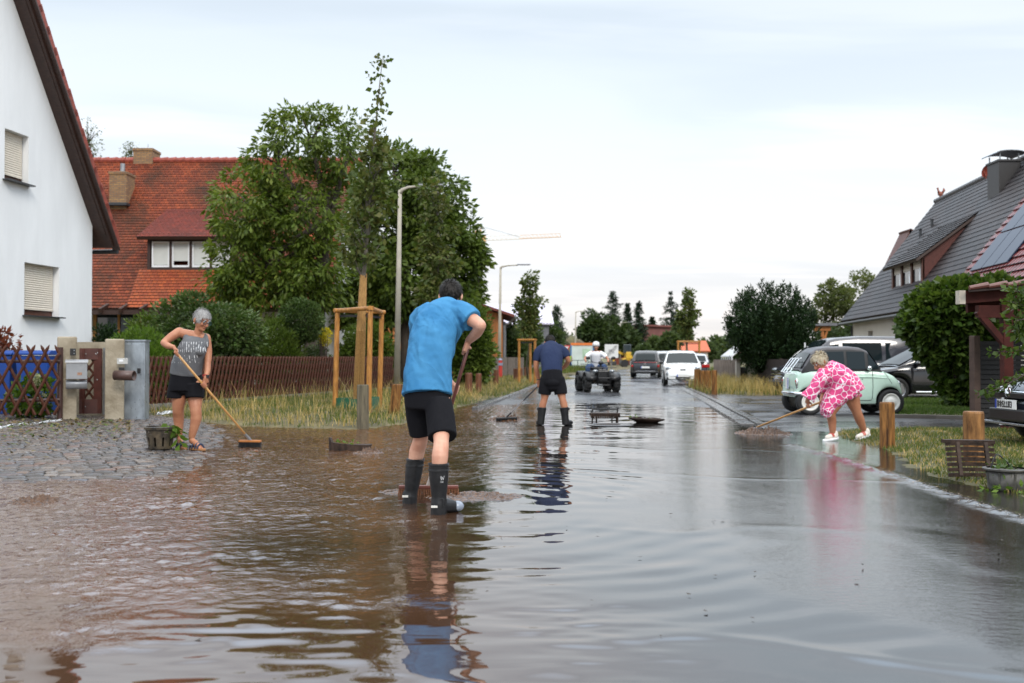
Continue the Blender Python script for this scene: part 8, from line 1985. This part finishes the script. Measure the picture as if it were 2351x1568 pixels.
for hx, kx_, ax_, dd in ((1252, 1250, 1242, .02), (1284, 1291, 1299, -.02)):
    limb(b, [J(hx, 880, .0), J((hx + kx_) / 2 + .5, 900, .02), J(kx_, 915, dd), J((kx_ + ax_) / 2, 930, dd), J(ax_, 950, dd)], [.105, .088, .062, .066, .05])
HM = head(t, b, J(1263, 787, .64), (.05, .8, -.75), (0, .8, .7), 1.12, HDARK, short, .03, .006, 1600, 6)
fuse(b.build('body', SKINT, t), .008, 4)
NAVYC = cloth('navy_cotton', (.014, .022, .055), (.018, .028, .066), .02, 7)
g = MB(); g.smooth = True
tubec(g, [J(1267, 864, .02), J(1267, 845, .08), J(1266, 820, .24), J(1265, 802, .40), J(1264, 790, .50)], [(.195, .165), (.188, .155), (.212, .16), (.205, .145), (.12, .10)], 24, up=(0, -1, .3))
tubec(g, [J(1250, 800, .42), J(1237, 809, .40), J(1233, 830, .37)], [.10, .095, .082], 16); tubec(g, [J(1280, 800, .42), J(1294, 808, .40), J(1301, 821, .37)], [.10, .095, .084], 16)
fuse(g.build('shirt', NAVYC, t), .011, 4)
g = MB(); g.smooth = True; tubec(g, [J(1267, 852, .04), J(1268, 872, .0), J(1268, 880, 0)], [(.185, .16), (.205, .17), (.20, .165)], 22); tubec(g, [J(1256, 868, 0), J(1252, 890, .02), J(1250, 905, .03)], [.12, .122, .118], 18); tubec(g, [J(1281, 868, 0), J(1286, 890, 0), J(1288, 905, -.01)], [.12, .122, .118], 18); g.ball(J(1269, 889, .0), (.15, .15, .085), 8); g.ball(J(1268, 878, -.03), (.17, .165, .11), 8); fuse(g.build('shorts', BLACKC, t), .011, 4)
for x0, x1, dd, tx_ in ((1245, 1241, .02, -.04), (1295, 1299, -.02, .10)):
    g = MB(); g.smooth = True; A2 = J(x1, 975, dd); A2.z = .01; A0 = J(x0, 935, dd); tubec(g, [A0, A0.lerp(A2, .5), A2], [.082, .068, .066], 18); limb(g, [A2 + V((0, 0, .04)), A2 + V((tx_, .17, .03))], [.06, .045]); bo_ = fuse(g.build('boot', RUB, t), .009, 3)
    g = MB(); g.box(A0 + V((.085 if x0 > 1270 else -.085, 0, -.03)), (.03, .06, .05)); g.build('buckle', BLKM, bo_)
g = MB(); c_ = lw_.lerp(J(1234, 860, .40), .2); g.tube([c_ + V((.036 * math.cos(a), .036 * math.sin(a), 0)) for a in np.linspace(0, 2 * PI, 17)], .009, 6); g.build('wrist_band', BLKM, t)
fo = gp(1163, 966); st_ = broom('squeegee with dark handle pushed through the water by the man in navy', J(1246, 876, .42), fo, .42, math.radians(20), SBLK, mat('dark_handle', (.03, .03, .034), .4), .014, BLKM, .04, name='squeegee')
m_ = MB(); p0, p1 = J(1246, 876, .42), fo + V((0, 0, .07)); m_.tube([p0.lerp(p1, .52), p0.lerp(p1, .86)], .0165, 8); m_.build('bare_section', mat('bare_alloy', (.5, .5, .51), .25, metal=.7), st_)

# ================= woman in pink
Y0 = 14.75
fm = at(1940, 1003, Y0); zl = zat(hgt_lawn, fm.x + .2, fm.y); t = thing('person', 'blond woman in pink and white patterned dress and white trainers bending to sweep', 'person', V((fm.x, Y0, .02)))
b = MB(); b.smooth = True
limb(b, [J(1946, 892, .05), J(1936, 875, .04), J(1918, 860, .02), J(1902, 850, .0)], [(.17, .16), (.16, .15), (.165, .14), (.12, .10)], 16, up=(0, -1, .2))
limb(b, [J(1905, 846, .14), J(1897, 852, 0), J(1892, 858, -.12)], [.065, .08, .065]); limb(b, [J(1898, 849, .0), J(1889, 842, -.0), J(1884, 836, .0)], [.066, .058, .06])
lw_, lh_ = J(1853, 920, -.12), J(1858, 932, -.10)
limb(b, [J(1890, 858, -.13), J(1878, 880, -.16), J(1867, 896, -.16)], [.062, .055, .045]); limb(b, [J(1867, 896, -.16), J(1859, 909, -.14), lw_], [.045, .042, .028])
rw_, rh_ = J(1886, 918, .10), J(1884, 926, .02); limb(b, [J(1905, 850, .14), J(1896, 880, .20), J(1892, 902, .16)], [.06, .052, .044]); limb(b, [J(1892, 902, .16), rw_], [.044, .03])
p_hi, p_lo = J(1912, 912, .06), gp(1738, 990) + V((0, 0, .05)); ax = (p_hi - p_lo).normalized(); grip(b, lh_, ax, lw_, .016, 1.0, 1); grip(b, rh_, ax, rw_, .016, 1.0, -1)
limb(b, [J(1938, 893, -.02), J(1921, 922, -.04), J(1908, 948, -.06), J(1910, 965, -.02), J(1912, 994, 0)], [.115, .105, .070, .066, .042]); limb(b, [J(1950, 893, .08), J(1958, 920, .10), J(1966, 943, .10), J(1974, 964, .14), J(1983, 986, .18)], [.125, .108, .072, .070, .042])
HM = head(t, b, J(1883, 832, 0), (-.78, -.18, -.58), (-.55, 0, .8), 1.12, HBLOND, bob, .045, .009, 2400, 7, hairvol=1.3)
fuse(b.build('body', SKINT, t), .0072, 4)
m, nt, p = newmat('pink_giraffe_print'); c = coords(nt)
c2 = N(nt, 'ShaderNodeVectorMath', {0: c, 1: N(nt, 'ShaderNodeVectorMath', {0: N(nt, 'ShaderNodeTexNoise', {'Vector': c, 'Scale': 9.0}).outputs['Color'], 1: (.05, .05, .05)}, operation='MULTIPLY').outputs[0]}, operation='ADD').outputs[0]
vo = N(nt, 'ShaderNodeTexVoronoi', {'Vector': c2, 'Scale': 11.5}, feature='DISTANCE_TO_EDGE').outputs['Distance']
fz = N(nt, 'ShaderNodeMapRange', {'Value': vo, 'From Min': .028, 'From Max': .06}).outputs[0]
pk = mix(nt, noise(nt, c, 7, 3), (.48, .018, .12), (.68, .075, .25))
setp(nt, p, col=mix(nt, fz, (.74, .66, .70), pk), rough=.8, sheen=.2, normal=N(nt, 'ShaderNodeBump', {'Height': noise(nt, c, 11, 3, .5, 1), 'Strength': 1.0, 'Distance': .02}).outputs[0]); PINK = m
g = MB(); g.smooth = True
tubec(g, [J(1889, 844, 0), J(1898, 850, .0), J(1914, 860, .01), J(1930, 872, .02), J(1944, 888, .04), J(1951, 903, .05)], [(.085, .085), (.175, .13), (.20, .172), (.205, .19), (.225, .205), (.235, .21)], 26, up=(0, -1, .2))
tubec(g, [J(1934, 876, 0), J(1924, 905, -.02), J(1906, 925, -.06), J(1894, 950, -.10)], [(.20, .19), (.165, .16), (.135, .13), (.07, .115)], 22, up=(0, -1, .2))
for x, y, d in ((1962, 905, -.06), (1970, 907, .08), (1950, 910, -.12), (1938, 913, -.13), (1918, 925, -.15), (1899, 952, -.12)): g.ball(J(x, y, d), (.06, .05, .05), 7)
tubec(g, [J(1894, 856, -.10), J(1880, 876, -.16), J(1866, 898, -.165), J(1854, 915, -.15)], [(.115, .115), (.095, .10), (.088, .09), (.115, .10)], 18); tubec(g, [J(1905, 852, .12), J(1896, 880, .20), J(1891, 905, .16)], [.10, .09, .09], 16)
do = fuse(g.build('dress', PINK, t), .011, 4)
tx2 = bpy.data.textures.new('frill', 'CLOUDS'); tx2.noise_scale = .09; dm = do.modifiers.new('folds', 'DISPLACE'); dm.texture = tx2; dm.strength = .035; dm.texture_coords = 'LOCAL'
TRW = mat('trainer_white', (.66, .60, .53), .6, var=.06); TRR = mat('trainer_coral', (.6, .12, .09), .6)
for hx, hy, tx_, ty, dd in ((1916, 1005, 1899, 1004, 0), (1989, 995, 1969, 1000, .18)):
    a0, a1 = J(hx, hy, dd), J(tx_, ty, dd - .06); zb_ = .03 if hx < 1950 else zl + .015; a0.z = zb_ + .035 + (.03 if hx > 1950 else 0); a1.z = zb_ + .02
    g = MB(); g.smooth = True; limb(g, [a0 + V((.01, 0, .045)), a0, a0.lerp(a1, .5), a1], [.042, .050, .046, .036]); so_ = fuse(g.build('trainer', TRW, t), .008, 3)
    g = MB(); g.smooth = True; d_ = (a1 - a0).normalized(); s_ = V((-d_.y, d_.x, 0)); g.prism([(.15 * math.cos(a) + .075, .052 * math.sin(a)) for a in np.linspace(0, 2 * PI, 20, False)], a0 + V((0, 0, -.055)), d_, s_, (0, 0, .035)); g.build('sole', WHITEP, so_)
    g = MB(); 
    for q in (.35, .5): c_ = a0.lerp(a1, q); g.tube([c_ + s_ * (.052 * math.cos(a)) + V((0, 0, .05 * math.sin(a))) for a in np.linspace(.1, PI - .1, 9)], .008, 5)
    g.build('stripe', TRR, so_)
broom('broom with pale wooden handle pushed by the woman in pink', p_hi, gp(1738, 992), .36, math.radians(60), mat('wet_grey_head', (.16, .16, .18), .35, var=.3, vs=15), HON, .0165, mat('grey_bristle', (.10, .085, .075), .7, var=0), .05)

# ================= rider on the quad, child by the board
q0 = QUAD.location; Y0 = q0.y - .05
t = thing('person', 'person in white shirt, jeans and white helmet riding the quad', 'person', V((q0.x, Y0, .8)))
b = MB(); b.smooth = True; X0 = q0.x - .05; K = lambda x, y, z: V((X0 + x, Y0 + y, z))
limb(b, [K(0, .35, .93), K(0, .25, 1.15), K(0, .16, 1.38)], [(.15, .12), (.15, .12), (.16, .11)], 14, up=(0, -1, 0)); limb(b, [K(-.18, .15, 1.42), K(.18, .15, 1.42)], [.065, .065]); limb(b, [K(0, .14, 1.44), K(0, .1, 1.56)], [.055, .055])
for sg in (-1, 1):
    w_, h_ = K(sg * .40, -.28, 1.12), K(sg * .40, -.36, 1.09); limb(b, [K(sg * .19, .15, 1.41), K(sg * .36, .05, 1.26), K(sg * .42, -.10, 1.17)], [.055, .05, .042]); limb(b, [K(sg * .42, -.10, 1.17), w_], [.042, .03]); grip(b, h_, (1, 0, 0), w_, .016, 1, sg)
    limb(b, [K(sg * .12, .3, .92), K(sg * .30, -.1, .90), K(sg * .28, -.08, .62), K(sg * .28, -.05, .42)], [.09, .07, .06, .045])
head(t, b, K(0, .08, 1.62), (0, -1, -.12), (0, -.1, 1), 1.05, HGREY, bob, .03, .01, 300, 8)
fuse(b.build('body', SKINT, t), .012, 3)
g = MB(); g.smooth = True; tubec(g, [K(0, .33, .96), K(0, .25, 1.15), K(0, .16, 1.36), K(0, .14, 1.47)], [(.19, .16), (.185, .155), (.20, .14), (.10, .09)], 18); 
for sg in (-1, 1): tubec(g, [K(sg * .14, .15, 1.40), K(sg * .26, .11, 1.34), K(sg * .36, .05, 1.25)], [.095, .085, .08], 14)
fuse(g.build('shirt', cloth('white_cotton', (.70, .71, .74), None, .015, 8), t), .014, 3)
g = MB(); g.smooth = True
for sg in (-1, 1): limb(g, [K(sg * .10, .32, .90), K(sg * .31, -.1, .90), K(sg * .29, -.07, .62), K(sg * .28, -.05, .45)], [.12, .09, .08, .07])
fuse(g.build('jeans', cloth('denim', (.05, .08, .16)), t), .014, 3)
g = MB(); g.smooth = True; hc = K(0, .09, 1.675); g.lathe([(.125, -.02), (.135, .02), (.125, .08), (.09, .125), (.03, .145), (.004, .147)], hc, 20); ho = g.build('helmet', mat('white_helmet', (.70, .71, .70), .25), t)
g = MB()
for a in (-.9, -.3, .3, .9): d_ = V((math.sin(a), -math.cos(a), 0)); g.bar(hc + d_ * .128 + V((0, 0, .045)), hc + d_ * .10 + V((0, 0, .11)), .022, .012, d_)
g.build('vent', SBLK, ho)
Y0 = 96; c0 = at(1307, 822, 96); t = thing('person', 'far person in bright green vest and dark trousers by the rail', 'person', V((c0.x, Y0, .08)))
b = MB(); b.smooth = True; K = lambda x, y, z: V((c0.x + x, Y0 + y, z))
limb(b, [K(0, 0, .9), K(0, 0, 1.2), K(0, 0, 1.42)], [(.14, .1), (.15, .1), (.15, .1)], 12, up=(0, -1, 0)); limb(b, [K(0, 0, 1.4), K(0, 0, 1.6)], [.06, .05]); b.ball(K(0, 0, 1.66), (.085, .1, .12), 8)
for sg in (-1, 1): limb(b, [K(sg * .18, 0, 1.42), K(sg * .26, 0, 1.15), K(sg * .24, -.12, .92)], [.055, .045, .03]); limb(b, [K(sg * .09, 0, .9), K(sg * .11, 0, .5), K(sg * .12, 0, .05)], [.09, .065, .045]); limb(b, [K(sg * .12, 0, .06), K(sg * .12, -.14, .05)], [.045, .04]); b.ball(K(sg * .24, -.14, .88), (.035, .03, .05), 6)
fuse(b.build('body', SKINT, t), .02, 3)
g = MB(); g.smooth = True; tubec(g, [K(0, 0, .9), K(0, 0, 1.2), K(0, 0, 1.46)], [(.19, .14), (.18, .13), (.15, .12)], 14); g.build('vest', mat('hi_vis_green', (.16, .50, .03), .6), t)
g = MB(); g.smooth = True; tubec(g, [K(0, 0, 1.0), K(0, 0, .84)], [(.17, .13), (.18, .13)], 12)
for sg in (-1, 1): tubec(g, [K(sg * .09, 0, .88), K(sg * .12, 0, .15)], [.105, .075], 12)
g.build('trousers', NAVYC, t)
g = MB(); g.smooth = True; g.ball(K(0, .015, 1.70), (.095, .105, .10), 8); g.build('hair', HDARK, t)

# ---- water churned up by the brooms
def churn(label, c, rx, ry, h, seed, fs=1.0, ang=0):
    n, m_ = int(rx * 2 / .012), int(ry * 2 / .012); xs, ys = np.linspace(-rx, rx, n), np.linspace(-ry, ry, m_); X, Y_ = np.meshgrid(xs, ys); P = np.stack([X.ravel(), Y_.ravel()], 1)
    r2 = np.clip(1 - (P[:, 0] / rx) ** 2 - (P[:, 1] / ry) ** 2, 0, 1); k = .5 + waves(P, (.30, .13), (.35, .25), seed, 14)
    Z = h * r2 * np.maximum(0, k + waves(P, (.055, .035), (.42 * fs, .28 * fs), seed + 1, 22)) - .012 + .012 * np.minimum(1, r2 * 3)
    ca, sa = math.cos(ang), math.sin(ang); W_ = np.column_stack([c.x + P[:, 0] * ca - P[:, 1] * sa, c.y + P[:, 0] * sa + P[:, 1] * ca, c.z + Z]); idx = np.arange(len(P)).reshape(m_, n)
    F = np.stack([idx[:-1, :-1], idx[:-1, 1:], idx[1:, 1:], idx[1:, :-1]], -1).reshape(-1, 4); F = F[(r2[F] > 0).any(1)]
    o = np_mesh('water_splash', W_, F, FOAM, None, origin=tuple(c), smooth=True); tag(o, label, 'splash')
m, nt, p = newmat('muddy_foam'); c = coords(nt); n = noise(nt, c, 30, 4, .6)
setp(nt, p, col=mix(nt, N(nt, 'ShaderNodeMapRange', {'Value': n, 'From Min': .35, 'From Max': .7}).outputs[0], (.036, .016, .007), (.12, .06, .03)), rough=.12, ior=1.36); FOAM = m
churn('brown churned water in front of the broom of the man in blue', gp(1090, 1140), .50, .28, .030, 101, .6)
churn('brown eddies left of the broom of the man in blue', gp(935, 1128), .3, .2, .022, 103, .6)
churn('small muddy wave pushed by the squeegee of the man in navy', gp(1163, 964), .42, .38, .06, 105, .7)
churn('thick brown wash heaped up by the broom of the woman in pink', gp(1752, 996), .50, .34, .075, 107, .8, -.5)
churn('brown bubbling water where the flood meets the cobbles', gp(85, 1152), .25, .22, .035, 109)
churn('brown eddy behind the curved iron casting', gp(845, 1040), .22, .18, .035, 111)
